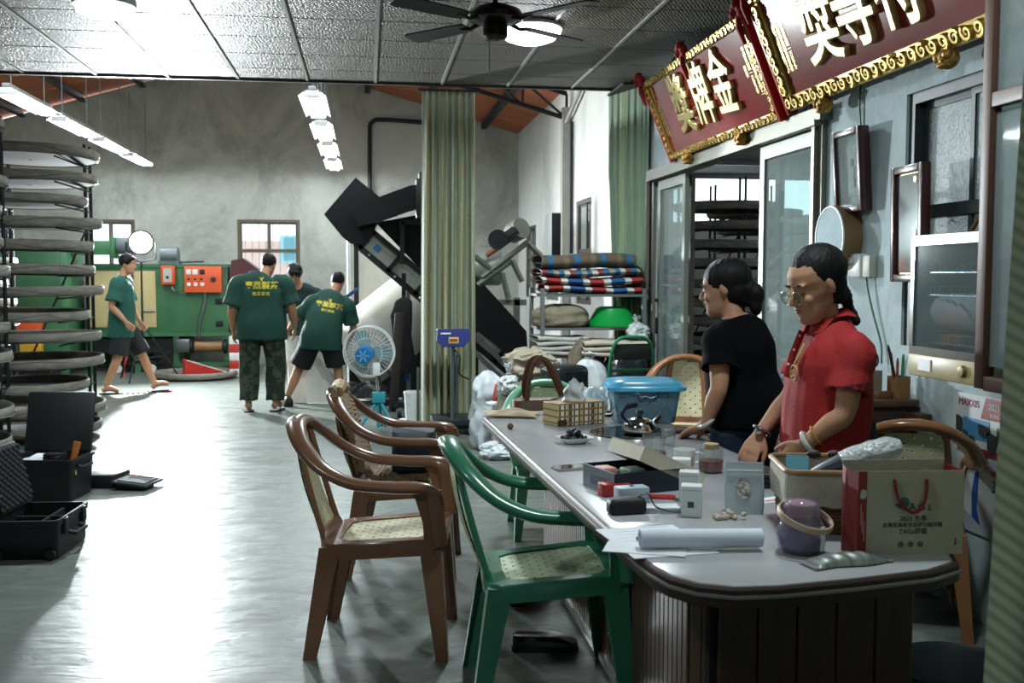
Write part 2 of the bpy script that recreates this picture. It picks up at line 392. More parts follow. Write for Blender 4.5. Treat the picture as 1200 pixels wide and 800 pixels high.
# windows
def win(name, xf, w, h, frame, pane, cols=2, rows=2, fw=.045, d=.09, split=None):
    """window in the XZ plane of xf, lower-left corner at the origin"""
    o = sroot(name); mb = MB()
    for x in (fw/2, w-fw/2): mb.box((x, 0, h/2), (fw, d, h), xf)
    for z in (fw/2, h-fw/2): mb.box((w/2, 0, z), (w-2*fw, d, fw), xf)
    zs = [0, h] if rows == 1 else ([0, split or h*.5, h])
    for z in zs[1:-1]: mb.box((w/2, 0, z), (w-2*fw, d*.8, fw*1.1), xf)
    part('window_frame', mb, frame, o, None)
    for i in range(cols):
        for j in range(len(zs)-1):
            x0, x1 = fw+(w-2*fw)*i/cols, fw+(w-2*fw)*(i+1)/cols; z0, z1 = max(zs[j], fw), min(zs[j+1], h-fw); off = .012*(1 if i % 2 else -1)
            s = .028; sb = MB()
            for x in (x0+s/2, x1-s/2): sb.box((x, off, (z0+z1)/2), (s, .022, z1-z0), xf)
            for z in (z0+s/2, z1-s/2): sb.box(((x0+x1)/2, off, z), (x1-x0-2*s, .022, s), xf)
            part('sash', sb, frame, o, None)
            part('pane', MB().box(((x0+x1)/2, off, (z0+z1)/2), (x1-x0-2*s, .005, z1-z0-2*s), xf), pane, o, None)
    return o
win('window_1', T(-4.4, 17.05, 1.2), .75, 1.11, WOODF, PANE, split=.62)
w2 = win('window_2', T(-2.07, 17.05, 1.25), .99, 1.08, WOODF, PANE, split=.58)
for k in range(1, 9): part('window_bar', MB().tube([(-2.07+.11*k, 17.1, 1.29), (-2.07+.11*k, 17.1, 2.29)], .006, 5), STEEL, w2)
XW = T(2.56, 0, 0) @ RZ(90)      # local x -> +Y on the right wall
HF = mat('grey_window_frame', '#57534a', .6, var=.2)
HP = mat('dusty_pane', '#99a09b', .35, var=.12, vs=3)
for n, (a0, a1, z0, z1) in enumerate(HOLES[2:]):
    win('window_%d' % (4+n), T(2.56, a0, z0) @ RZ(90), a1-a0, z1-z0, HF if n else DARKF, HP if n in (0, 1) else PANE, cols=1 if n == 0 else 2, split=.62)
win('window_3', T(2.56, 3.2, 1.1) @ RZ(90), 1.34, 1.17, DARKF, FROST, cols=3, split=.62, fw=.05)
# sliding door in the right wall
d1 = sroot('door_1')
mb = MB().box((2.53, 7.07, 2.31), (.2, 3.5, .07)).box((2.47, 7.07, 2.265), (.1, 3.4, .03))
part('door_head', mb, ALU, d1, None)
mb = MB().box((2.55, 5.40, 1.14), (.16, .05, 2.28)).box((2.47, 5.44, 1.14), (.05, .04, 2.28)).box((2.55, 8.745, 1.14), (.16, .05, 2.28)).box((2.45, 8.84, 1.14), (.03, .03, 2.28))
part('door_jamb', mb, ALU, d1, None)
part('door_track', MB().box((2.55, 7.07, .012), (.14, 3.3, .024)), ALU, d1, None)
def leaf(y0, y1, x, col=ALU, rail=(.95,)):
    e = part('door_leaf', MB().box((x, y0+.035, 1.14), (.035, .07, 2.2)).box((x, y1-.035, 1.14), (.035, .07, 2.2)).box((x, (y0+y1)/2, 2.2), (.035, y1-y0-.14, .08)).box((x, (y0+y1)/2, .1), (.035, y1-y0-.14, .12)), col, d1, None)
    part('pane', MB().box((x, (y0+y1)/2, 1.16), (.006, y1-y0-.13, 2.0)), PANE, e, None)
    part('door_pull', MB().box((x-.03, y1-.035, 1.0), (.02, .02, .14), b=.004).box((x-.03, y1-.035, 1.22), (.03, .03, .03), b=.004), BLACKM, e)
PALEALU = mat('pale_aluminium', '#83867f', .35, .5, var=.05)
leaf(5.46, 6.3, 2.50, PALEALU); leaf(5.50, 6.22, 2.57); leaf(7.86, 8.62, 2.50, PALEALU); leaf(7.92, 8.72, 2.57)
# the yard beyond the door: house, canopy
hs = thing('neighbour_house', 'pale pink brick house wall with a blue window seen through the back window', 'building', (-2.2, 23.5, 0))
part('wall', MB().box((0, 0, 1.1), (6, .3, 2.2)), mat('pink_brick', '#d9aaa0', .9, var=.2, vs=20, stretch=(1, 1, 4)), hs, None)
w_ = part('window', MB().box((.62, -.17, 2.02), (.66, .06, .6)), mat('pale_blue_frame', '#8fb9c6'), hs, None)
part('pane', MB().box((.48, -.21, 2.02), (.24, .02, .5)).box((.77, -.21, 2.02), (.24, .02, .5)), mat('teal_pane', '#4f8f9f', .1), w_, None)
cn = thing('yard_canopy', 'grey sheet canopy on steel posts over the yard outside the door', 'canopy', (4.4, 9.0, 0))
part('sheet', MB().box((0, 0, 2.78), (3.4, 8.6, .04)), mat('canopy_sheet', '#8a9290', .6), cn, None)
for y in (-4.0, 4.0): part('post', MB().tube([(1.6, y, -.03), (1.6, y, 2.78)], .04, 8), STEEL, cn)
for k in range(6): part('batten', MB().box((0, -4+1.6*k, 2.73), (3.4, .06, .06)), STEEL, cn, None)
struct('wall_yard_shading', MB().box((6.9, 9.5, 1.2), (.15, 16, 2.4)).box((4.75, 3.6, 1.6), (4.2, .15, 3.2)).box((4.9, 14.2, 1.1), (4.0, .15, 2.2)), mat('shading_wall', '#5d5f5b', .9))  # walls added to block daylight and darken the trays and the gaps between
# ---------------------------------------------------------------- lamps
TUBE = emitter('lit_tube', '#eefaff', TUBE_E)
fx = thing('fluorescent_lamp', 'twin tube lamp hanging above the green dryer', 'lamp', (0, 0, 0), group='left row of twin tube lamps')
part('housing', MB().box((0, 0, .07), (.07, 1.3, .04), b=.01), mat('lamp_housing', '#9aa0a0', .5), fx)
part('reflector', MB().prism([(-.13, .0), (-.06, .05), (.06, .05), (.13, .0), (.125, -.004), (.055, .044), (-.055, .044), (-.125, -.004)], -.65, .65, RX(90)), mat('lamp_housing', '#9aa0a0'), fx, 20)
for s in (-1, 1):
    part('tube', MB().tube([(s*.055, -.6, 0), (s*.055, .6, 0)], .018, 8), TUBE, fx)
    part('end_cap', MB().box((0, s*.63, .01), (.15, .035, .06), b=.006), WHITEP, fx)
    part('drop_rod', MB().tube([(0, s*.5, .06), (0, s*.5, .9)], .006, 5), STEEL, fx)
fx.location = (-3.28, 10.74, 3.1)
fx['label'] = 'twin tube lamp above the green dryer, fourth from the back wall'
ORD = ('first', 'second', 'third', 'fourth', 'fifth', 'sixth', 'seventh', 'eighth', 'ninth', 'tenth', 'eleventh', 'twelfth', 'thirteenth')
for k, y in enumerate((12.4, 14.05, 15.65)): dup(fx, (-3.29, y, 3.1), label='twin tube lamp above the green dryer, %s from the back wall' % ORD[2-k])
for k, y in enumerate((10.47, 12.3, 14.05, 15.85)): dup(fx, (-.5, y, 3.1), label='twin tube lamp in the row over the men, %s from the back wall' % ORD[3-k], group='middle row of twin tube lamps')
def down_light(parent, e, size, z):
    """the lamp's own light: a disk just under its diffuser, shining down"""
    l = bpy.data.lights.new('lamp_light', 'AREA'); l.shape = 'DISK'; l.size = size; l.energy = e; l.color = (.86, .97, 1); l.spread = R(170)
    o = bpy.data.objects.new('lamp_light', l); COL.objects.link(o); o.location = (0, 0, z); o.parent = parent
cl = thing('ceiling_lamp', 'round drum ceiling lamp with a lit diffuser, beyond the left fluorescent row', 'lamp', (-1.50, 6.32, 3.15)); cl.scale = (.8, .8, .9)
part('base', MB().lathe([(.05, -.005), (.19, -.005), (.2, -.03), (.175, -.1), (.17, -.13)], 28), mat('brown_base', '#6b6257', .5), cl)
part('rim', MB().lathe([(.17, -.125), (.215, -.13), (.22, -.19), (.2, -.2)], 28), WHITEP, cl)
part('diffuser', MB().lathe([(.2, -.195), (.19, -.235), (.12, -.255), (.02, -.26)], 28), emitter('lit_diffuser', '#f2fbff', RING_E), cl)
down_light(cl, 40, .38, -.27)
for x, y, lb in ((-1.55, 1.6, 'round drum fill lamp added near the front wall'), (1.25, 2.9, 'round drum fill lamp added above the tea table')):
    c2_ = dup(cl, (x, y, 3.15), 0, lb)  # unseen copies of the drum lamp, added to brighten the foreground
    for ch in c2_.children:
        if ch.type == 'LIGHT': ch.data = ch.data.copy(); ch.data.energy = 16 if y > 2 else 16
# ceiling fan with dome lamp
FB = V((0.760, 6.130, 3.15))
cf = thing('ceiling_fan', 'dark brown ceiling fan with a bronze motor hanging over the table', 'fan', FB)
FANM = mat('dark_bronze', '#1d1614', .25, .5, var=.1)
part('rod', MB().lathe([(.06, 0), (.055, -.03), (.02, -.045), (.016, -.12), (.03, -.13)], 16), FANM, cf)
part('motor', MB().lathe([(.03, -.115), (.08, -.13), (.15, -.16), (.168, -.19), (.16, -.215), (.1, -.235), (.06, -.24)], 28), FANM, cf)
part('switch_housing', MB().lathe([(.06, -.235), (.075, -.25), (.075, -.31), (.055, -.33), (.02, -.335)], 20), FANM, cf)
part('pull_chain', MB().tube([(-.04, -.04, -.33), (-.04, -.045, -.52)], .0025, 5), STEEL, cf)
BLADE = mat('fan_blade', '#1b1a19', .5, var=.1)
for k, a in enumerate((36, 132, 213, 312)):
    q = RZ(a)
    br = part('blade_arm', MB().tube([(.13, 0, -.215), (.2, 0, -.235), (.28, 0, -.22)], [.016, .011, .012], 6, xf=q), FANM, cf)
    bl = MB().prism([(.22, -.05), (.3, -.062), (.68, -.072), (.71, -.06), (.715, .055), (.68, .072), (.3, .06), (.22, .045)], -.004, .004, q @ T(0, 0, -.222) @ RX(9))
    part('blade', bl, BLADE, cf)
dm = thing('dome_lamp', 'white glowing dome lamp on the ceiling behind the fan blades', 'lamp', (1.12, 7.08, 3.15))
part('base', MB().lathe([(.2, 0), (.22, -.02), (.22, -.035)], 28), WHITEP, dm)
part('dome', MB().lathe([(.215, -.03), (.21, -.06), (.17, -.1), (.1, -.125), (.02, -.135)], 28), emitter('lit_dome', '#f4fcff', DOME_E), dm)
down_light(dm, 55, .36, -.15)
# film light on its stand
fp = FILM_POS
ft = thing('film_light', 'bright film light on a black tripod stand behind the walking boy', 'lamp', (fp.x, fp.y, 0))
tgt = V((.2, 3.0, 1.0)); dr = (tgt-fp).normalized(); q = dr.to_track_quat('-Z', 'Y').to_matrix().to_4x4()
HX = T(0, 0, fp.z) @ q
part('lamp_head', MB().lathe([(.06, .3), (.1, .28), (.11, .1), (.15, .02), (.17, -.02)], 24, HX), BLACK, ft)
part('lens', MB().lathe([(.02, -.026), (.14, -.026), (.14, -.02)], 24, HX), emitter('film_lens', '#f5fbff', 150), ft)
part('yoke', MB().tube([(-.19, 0, fp.z), (-.19, 0, fp.z-.22), (0, 0, fp.z-.26), (.19, 0, fp.z-.22), (.19, 0, fp.z)], .012, 6), BLACKM, ft)
part('stand_pole', MB().tube([(0, 0, .35), (0, 0, 1.0), (0, 0, fp.z-.26)], [.018, .016, .012], 8), BLACKM, ft)
for a in (20, 140, 260):
    part('stand_leg', MB().tube([(.02*cos(R(a)), .02*sin(R(a)), .75), (.48*cos(R(a)), .48*sin(R(a)), .012)], .011, 6), BLACKM, ft)
    part('stand_strut', MB().tube([(.02*cos(R(a)), .02*sin(R(a)), .3), (.28*cos(R(a)), .28*sin(R(a)), .335)], .007, 5), BLACKM, ft)
la = bpy.data.lights.new('film_light_beam', 'AREA'); la.shape = 'DISK'; la.size = .26; la.energy = FILM_W; la.color = (.9, .98, 1); la.spread = R(150)
lo = bpy.data.objects.new('film_light_beam', la); COL.objects.link(lo); lo.parent = ft; lo.matrix_local = HX @ T(0, 0, -.05)
# ---------------------------------------------------------------- plastic armchairs
def lattice(fn, nu, nv, th, frac=.34):
    """woven panel with one real hole per cell; fn(u, v) -> point"""
    mb = MB(); us, vs = [], []
    for i in range(nu): us += [i/nu, (i+.5-frac/2)/nu, (i+.5+frac/2)/nu]
    us.append(1.0)
    for j in range(nv): vs += [j/nv, (j+.5-frac/2)/nv, (j+.5+frac/2)/nv]
    vs.append(1.0); P = [V(fn(u, v)) for v in vs for u in us]; w = len(us); N = len(P)
    n = (P[1]-P[0]).cross(P[w]-P[0]).normalized(); Q = [p-n*th for p in P]; fs = []
    for j in range(len(vs)-1):
        for i in range(w-1):
            hole = i % 3 == 1 and j % 3 == 1 and (i//3+j//3) % 2 == 0
            a, b, c, d = j*w+i, j*w+i+1, (j+1)*w+i+1, (j+1)*w+i
            if hole:
                for x, y in ((a, b), (b, c), (c, d), (d, a)): fs.append((x, y, y+N, x+N))
            else: fs += [(a, b, c, d), (d+N, c+N, b+N, a+N)]
    mb.add(P+Q, fs); return mb
def armchair(name, label, body, weave, loc, rz, group=None):
    t = thing(name, label, 'chair', loc, rz, group)
    sz = lambda x: .425+.035*(x+.2)/.45                       # seat height
    # seat rim with skirt
    out = [(.245, -.2), (.25, 0), (.245, .2), (.215, .235), (-.17, .215), (-.215, .18), (-.22, 0), (-.215, -.18), (-.17, -.215), (.215, -.235)]
    inn = [(.175, -.15), (.18, 0), (.175, .15), (.15, .175), (-.11, .155), (-.145, .13), (-.15, 0), (-.145, -.13), (-.11, -.155), (.15, -.175)]
    rings = [[(x*.99, y*.99, sz(x)-.062) for x, y in out], [(x*1.01, y*1.01, sz(x)-.012) for x, y in out], [(x*.98, y*.98, sz(x)) for x, y in out],
             [(x*1.03, y*1.03, sz(x)-.001) for x, y in inn], [(x, y, sz(x)-.008) for x, y in inn], [(x, y, sz(x)-.05) for x, y in inn]]
    part('seat_frame', MB().loft(rings, False, True), body, t, 50)
    part('seat_panel', lattice(lambda u, v: (-.152+.334*u, -.178+.356*v, sz(-.15+.33*u)-.007), 12, 14, .006), weave, t, 30)
    # arm and back hoop: one sweep
    h = [(.235, .235, .44), (.225, .262, .56), (.215, .268, .625), (.17, .27, .652), (.05, .272, .655), (-.08, .268, .668), (-.19, .245, .715), (-.275, .19, .79), (-.32, .1, .845), (-.332, 0, .86)]
    h = h+[(x, -y, z) for x, y, z in reversed(h[:-1])]
    wd = [.034, .038, .04, .038, .036, .036, .036, .037, .037, .037]; wd = wd+wd[:-1][::-1]
    P = spline(h, 5); rr = lerpl(wd, len(P)); rg = []
    for i, p in enumerate(P):
        tn = (P[min(i+1, len(P)-1)]-P[max(i-1, 0)]).normalized(); o = V((-(p.x+.05), -p.y, 0)).normalized() if abs(i/len(P)-.5) > .26 else V((p.x+.05, p.y, .02)).normalized()*-1
        a = tn.cross(V((0, 0, 1))) if abs(tn.z) < .75 else tn.cross(V((1, 0, 0)))
        a = o-tn*o.dot(tn); a.normalize(); b = tn.cross(a)
        rg.append([p+a*(cos(2*pi*k/10)*rr[i]*1.05)+b*(sin(2*pi*k/10)*rr[i]*.62) for k in range(10)])
    part('arm_hoop', MB().loft(rg), body, t, 60)
    # front arm posts run down to the seat as flat webs
    for s in (-1, 1):
        part('arm_post', MB().loft([[(x0, s*y0, z), (x1, s*y0, z), (x1, s*(y0+.02), z), (x0, s*(y0+.02), z)] for x0, x1, y0, z in ((.18, .24, .214, .42), (.175, .245, .232, .52), (.15, .25, .246, .61), (.12, .245, .25, .645))]), body, t, 50)
        part('back_stile', MB().tube(spline([(-.205, s*.14, .42), (-.245, s*.135, .55), (-.285, s*.125, .7), (-.318, s*.105, .835)], 4), .022, 8, flat=(1, .5), up=(1, 0, 0)), body, t, 60)
    bx = lambda v: -.212-.105*v-.02*sin(pi*v)
    part('back_panel', lattice(lambda u, v: (bx(v)-.012*sin(pi*u), (-.125+.25*u)*(1-.12*v), .44+.385*v), 7, 14, .006, .3), weave, t, 30)
    part('back_base', MB().loft([[(x-.012, y*(1.0), z), (x+.012, y, z), (x+.012, -y, z), (x-.012, -y, z)] for x, y, z in ((-.2, .17, .40), (-.207, .16, .43), (-.214, .145, .455))]), body, t, 50)
    for sx, sy in ((1, 1), (1, -1), (-1, 1), (-1, -1)):
        x0, y0 = (.2, .195) if sx > 0 else (-.175, .18); x1, y1 = (.245, .235) if sx > 0 else (-.25, .225)
        rgs = []
        for q, w in ((0, .04), (.25, .036), (.6, .03), (1, .023)):
            x, y, z = x0+(x1-x0)*q, (y0+(y1-y0)*q)*sy, .415*(1-q)
            w2 = w*.85
            rgs.append([(x-w*sx, y-w2*sy*.9, z), (x-w*.55*sx, y+w2*sy*.2, z), (x-w*sx, y+w2*sy, z), (x+w*sx, y+w2*sy, z), (x+w*sx, y-w2*sy, z), (x+w*.3*sx, y-w2*.45*sy, z)])
        part('leg', MB().loft(rgs), body, t, 30)
    return t
BRN = mat('brown_chair_plastic', '#73503a', .3, var=.08, vs=14, coat=.3)
WEV = mat('cream_weave_plastic', '#c9c4a2', .4, var=.1, vs=30, bump=.3, bs=120)
GRN = mat('green_chair_plastic', '#2e7157', .28, var=.1, vs=10, coat=.3)
WEG = mat('mint_weave_plastic', '#bcc9a4', .4, var=.1, vs=30, bump=.3, bs=120)
armchair('plastic_armchair', 'empty brown plastic armchair with a bare cream woven seat', BRN, WEV, (.06, 3.98, 0), -9)
chB = armchair('plastic_armchair', 'brown plastic armchair holding a beaded seat cover and a dark bag', BRN, WEV, (.17, 4.98, 0), -8)
armchair('plastic_armchair', 'green plastic armchair pushed up to the plank sided table', GRN, WEG, (.6, 3.42, 0), -2)
armchair('plastic_armchair', 'pale green plastic armchair with a leather handbag, at the far table end', mat('pale_green_plastic', '#5f9a7c', .35), WEG, (1.02, 5.6, 0), -92).scale = (.95, .95, .93)
armchair('plastic_armchair', 'glossy tan plastic armchair drawn up to the dark wooden desk', mat('tan_chair_plastic', '#8a5c3c', .25, coat=.4), WEV, (2.2, 3.93, 0), 65)
# beaded cover over the back and seat of the second brown chair
BEAD = mat('wooden_beads', '#8b7355', .6, var=.3, vs=60)
c_ = thing('beaded_seat_cover', 'tan beaded seat cover draped on the back of the brown armchair', 'seat cover', (.17, 4.98, 0), -8)
P = spline([(-.325, 0, .885), (-.285, 0, .8), (-.235, 0, .66), (-.19, 0, .54), (-.14, 0, .48), (.0, 0, .464), (.12, 0, .474)], 7)
for k, p in enumerate(P):
    w = .16+.03*sin(k*.9)*.3
    part('bead_row', MB().tube([(p.x+.006*sin(j*2.1+k), -w+2*w*j/10, p.z+.004*sin(j*1.7+k)) for j in range(11)], [.017+.003*(j % 2) for j in range(11)], 6), BEAD, c_)
part('knot', MB().tube([(-.3, -.1, .87), (-.31, 0, .89), (-.3, .1, .87)], [.025, .036, .025], 8), mat('raffia', '#a58a60', .7, var=.3, vs=50), c_)
hb = MB().loft([[(x, y*s, z) for x, y in rrect(.2, .3, .06)] for s, z in ((.9, .485), (1, .5), (1.02, .56), (.9, .64), (.6, .67))], xf=T(.05, 0, 0))
single('cloth_bag', MB().add(hb.v, hb.f), mat('navy_cloth', '#17202c', .8, bump=.4, bs=20), 'dark navy bag lying on the seat of the brown armchair', 'bag', (.17, 4.98, .003), -8)
# ---------------------------------------------------------------- tea table
ZT = .75
def tp(px, py, z=0.0): p = fl(px, py, ZT+z); return V((p.x, p.y, ZT))
tb = thing('tea_table', 'long tea table with a pale laminate top and a plank sided base', 'table', (1.1, 3.6, 0))
O = V((1.1, 3.6, 0))
out = [(.545, 4.86), (.56, 4.94), (.61, 5.0), (.7, 5.03), (1.2, 5.05), (1.36, 5.04), (1.375, 4.9), (1.39, 4.0), (1.41, 3.4), (1.43, 2.45), (1.42, 2.3), (1.38, 2.21), (1.28, 2.155), (1.06, 2.11), (.88, 2.085), (.78, 2.09), (.71, 2.125), (.665, 2.19), (.645, 2.28), (.635, 2.45), (.59, 3.6)]
out = [(x-O.x, y-O.y) for x, y in out]; cx, cy = -.08, 0
def ringo(k, z): return [(cx+(x-cx)*(1-k/.42), y*(1-k/1.45), z) for x, y in out]
TOPM = mat('pale_laminate', '#a3a5a8', .22, var=.05, vs=3, spec=.5)
part('table_top', MB().loft([ringo(.012, .72), ringo(.012, .748), ringo(.016, .75)]), TOPM, tb, 30)
part('edge_band', MB().loft([ringo(.03, .7), ringo(.004, .7), ringo(0, .706), ringo(0, .742), ringo(.005, .748), ringo(.013, .7485), ringo(.013, .71)], False, True), mat('brown_edge_band', '#33251d', .55), tb, 40)
part('edge_strip', MB().loft([ringo(-.001, .722), ringo(-.004, .724), ringo(-.004, .73), ringo(-.001, .732)], False, True), mat('bright_edge_strip', '#8a8883', .45, .6), tb, 40)
B0, B1, BY0, BY1 = .85, 1.4, 2.5, 4.85
part('carcass', MB().box(((B0+B1)/2-O.x+.01, (BY0+BY1)/2-O.y, .35), (B1-B0-.03, BY1-BY0-.03, .699)), mat('dark_carcass', '#1b1614', .8), tb, None)
PLK = mat('varnished_plank', '#52392a', .3, var=.35, vs=5, stretch=(6, 6, .6), coat=.35, bump=.15, bs=40)
pl = MB().box((0, 0, .37), (.016, .041, .66), b=.004, seg=1).mesh('plank', 30); n = 52
for k in range(n):
    o = link('plank', pl, PLK if k == 0 else None, tb, (B0-O.x, BY0+.1-O.y+(BY1-BY0-.1)*(k+.5)/n, .0))
for k in range(3): link('plank', pl, None, tb, (B0-O.x+.012+.024*k, BY0-O.y+.075-.03*k, 0), (0, 0, R(35+8*k)))
KN = mat('knotty_board', '#3b2a21', .45, var=.4, vs=4, stretch=(5, 5, .7), coat=.1)
wb = MB().box((0, 0, .37), (.105, .016, .66), b=.004, seg=1).mesh('board', 30)
for k in range(5): link('board', wb, KN if k == 0 else None, tb, (B0-O.x+.125+.108*k-.03, BY0-O.y, 0))
for k in range(21): link('board', wb, None, tb, (B1-O.x, BY0-O.y+.06+.1085*k, 0), (0, 0, R(90)))
part('kick_strip', MB().box((B0-O.x-.012, (BY0+BY1)/2-O.y, .03), (.012, BY1-BY0, .03)), mat('steel_kick', '#9a9c9c', .3, .8), tb, None)
# hob set into the top
hp = tp(741, 507); hob = thing('round_hob', 'black round hob with a steel rim set in the table top', 'hob', hp)
part('rim', MB().lathe([(.165, 0), (.185, .001), (.183, .005), (.166, .004)], 36, cap=False), CHROME, hob)
part('plate', MB().lathe([(.166, .0), (.166, .003), (.01, .003)], 36), mat('black_glass', '#0b0c0d', .1), hob)
ktl = thing('steel_kettle', 'small steel kettle with a black bow handle on the round hob', 'kettle', hp+V((.02, -.04, .0035)), 25)
part('body', MB().lathe([(.06, 0), (.072, .006), (.075, .03), (.062, .055), (.04, .068), (.012, .072)], 28), CHROME, ktl)
part('lid_knob', MB().lathe([(.008, .07), (.014, .085), (.022, .092), (.01, .102)], 14), BLACK, ktl)
part('spout', MB().tube([(.065, 0, .03), (.09, 0, .045), (.115, 0, .065)], [.017, .013, .01], 10), CHROME, ktl)
part('handle', MB().tube(spline([(-.06, 0, .05), (-.095, 0, .085), (-.07, 0, .118), (-.02, 0, .125)], 5), [.006]*5+[.008]*5+[.013]*6, 8), BLACK, ktl)
# ---------------------------------------------------------------- things on the table
PAPER = mat('white_paper', '#d9dde0', .7, var=.03)
# tissue box
def plaid():
    m = mat('plaid_card', '#c9b88a', .6, var=0); N, L, b = nodes(m); tc = N.new('ShaderNodeTexCoord'); src = None
    base = N.new('ShaderNodeRGB'); base.outputs[0].default_value = lin('#c2b184'); src = base.outputs[0]
    for ax, sc, cc, th in (('X', 9, '#4d5f74', .6), ('X', 5.5, '#e6e2cf', .5), ('X', 14, '#5c4534', .75), ('Z', 13, '#8d7442', .8)):
        w = N.new('ShaderNodeTexWave'); w.bands_direction = ax; w.inputs['Scale'].default_value = sc; L.new(tc.outputs['Object'], w.inputs['Vector'])
        g = N.new('ShaderNodeMath'); g.operation = 'GREATER_THAN'; g.inputs[1].default_value = th; L.new(w.outputs['Fac'], g.inputs[0])
        mx = N.new('ShaderNodeMix'); mx.data_type = 'RGBA'; L.new(g.outputs[0], mx.inputs[0]); L.new(src, mx.inputs[6]); mx.inputs[7].default_value = lin(cc); src = mx.outputs[2]
    L.new(src, b.inputs['Base Color']); return m
t = thing('tissue_box', 'plaid card tissue box with a white tissue pulled up', 'tissue box', tp(674, 497)+V((0, .03, 0)), 22)
t.scale = (1.15, 1.15, 1.2)
part('carton', MB().box((0, 0, .043), (.225, .11, .085), b=.003, seg=1), plaid(), t)
part('label', MB().box((-.09, -.0555, .014), (.04, .002, .022)), mat('brown_label', '#43291d'), t, None)
part('tissue', MB().grid(lambda u, v: (-.055+.11*u*(1-.35*v)+.03*v+.008*sin(9*v), .035*sin(2.2*pi*u)*(1-.5*v), .084+.085*v*(1-.55*abs(u-.35))+.006*sin(20*u)), 14, 8, thick=.002), PAPER, t, 60)
# plate of dark berries
pp = tp(673, 519)
t = thing('small_plate', 'small white square dish heaped with dark berries', 'plate', pp, 12)
part('dish', MB().loft([[(x*s, y*s, z) for x, y in rrect(.14, .12, .03)] for s, z in ((.55, 0), (.6, .003), (.98, .022), (1.02, .026), (.97, .026), (.58, .009), (.1, .008))]), mat('white_porcelain', '#dcdfdc', .15, var=.02), t, 60)
bm_ = MB().ball((0, 0, 0), .0125, 8, 6).mesh('dark_berry'); BERRY = mat('berry_skin', '#0f1018', .3, var=.2)
for k in range(34):
    a = k*2.4; r = .047*sqrt((k % 20)/20); z = .02+(.014 if k >= 20 else 0)+(.012 if k >= 30 else 0)
    if k >= 20: r *= .6
    o = link('dark_berry', bm_, BERRY if k == 0 else None, None, pp+V((r*cos(a)*1.1, r*sin(a), z)))
    tag(o, 'small dark berry in the heap on the white dish', 'berry', 'dark berries heaped on the white dish')
# phone
t = thing('mobile_phone', 'mobile phone lying flat beside the open gift box', 'phone', tp(672, 549), 14)
part('case', MB().prism(rrect(.15, .075, .012), 0, .009), mat('silver_phone', '#a9a59d', .3, .5), t, 30)
part('screen', MB().prism(rrect(.143, .069, .01), .009, .0096), mat('phone_glass', '#0d0f12', .06), t, 30)
# open gift box
gp = fl(737, 552, ZT)
t = thing('gift_box', 'open navy and silver gift box with sample packs inside', 'gift box', V((.835, 3.15, ZT)), 16)
NAVY = mat('navy_card', '#182230', .45); SILV = mat('silver_card', '#8f97a3', .35, .3, var=.15, vs=8)
W, D, H = .25, .2, .07
part('tray_wall', MB().box((0, -D/2, H/2), (W, .004, H)).box((0, D/2, H/2), (W, .004, H)).box((W/2, 0, H/2), (.004, D, H)).box((0, 0, .003), (W, D, .006)), NAVY, t, None)
part('silver_side', MB().box((-W/2, 0, H/2), (.004, D, H)), SILV, t, None)
part('side_label', MB().box((-W/2-.003, .0, H*.42), (.002, .1, .028)), mat('grey_label', '#5d6775'), t, None)
part('insert', MB().box((0, 0, H*.45), (W-.01, D-.01, H*.5)), mat('black_insert', '#15191f', .6), t, None)
part('pink_sample', MB().box((-.09, .02, H*.78), (.05, .06, .03), b=.004), mat('pink_pack', '#c99b8f'), t)
part('mint_sample', MB().box((-.02, -.03, H*.78), (.06, .06, .03), b=.004), mat('mint_pack', '#93ab9b'), t)
lx = T(.075, .0, H-.016) @ RY(25)
part('lid', MB().box((0, 0, .045), (.25, .205, .004), lx).box((-.123, 0, .022), (.004, .205, .048), lx).box((.123, 0, .022), (.004, .205, .048), lx).box((0, -.1, .022), (.242, .004, .048), lx).box((0, .1, .022), (.242, .004, .048), lx), mat('cream_card', '#cbc4b0', .6), t, None)
# small packets
RED = mat('red_print', '#a52a25', .45, var=.3, vs=60)
single('red_packet', MB().box((0, 0, .02), (.09, .05, .04), b=.004), RED, 'small red patterned packet behind the pale blue box', 'packet', fl(725, 585, ZT)+V((.0, .06, 0)), 12)
t = thing('pale_blue_box', 'pale blue card box behind the black pouch', 'box', fl(740, 590, ZT)+V((0, .0, 0)), 8)
part('carton', MB().box((0, 0, .026), (.095, .05, .052), b=.003), mat('pale_blue_card', '#9fb0b9', .45), t)
part('seal', MB().cyl((0, 0, .053), .008, .002, 10), CHROME, t)
t = thing('black_pouch', 'small black zipped pouch with a curling wrist strap', 'pouch', fl(736, 603, ZT)+V((0, .02, 0)), 6)
part('pouch', MB().loft([[(x*s, y*s, z) for x, y in rrect(.11, .055, .015)] for s, z in ((.9, 0), (1, .006), (1, .03), (.92, .042), (.6, .046))]), mat('black_leather', '#121517', .55, bump=.3, bs=40), t, 60)
part('strap', MB().tube(spline([(.03, 0, .045), (.06, -.01, .055), (.08, -.02, .02), (.12, -.03, .006), (.16, -.03, .006)], 5), .007, 6, flat=(1, .3)), BLACK, t)
single('red_card', MB().box((0, 0, .003), (.11, .045, .006)), RED, 'flat red card lying between the gift box and white boxes', 'card', fl(770, 583, ZT), -18)
t = thing('paper_packet', 'flat white paper packet with grey edge beside the black pouch', 'packet', fl(775, 597, ZT), -6)
part('sleeve', MB().box((0, 0, .006), (.13, .06, .012), b=.002), PAPER, t)
part('band', MB().box((.055, 0, .0065), (.012, .062, .0125)), mat('grey_band', '#6f747a'), t, None)
WB = mat('white_carton', '#cfd3d2', .45, var=.03)
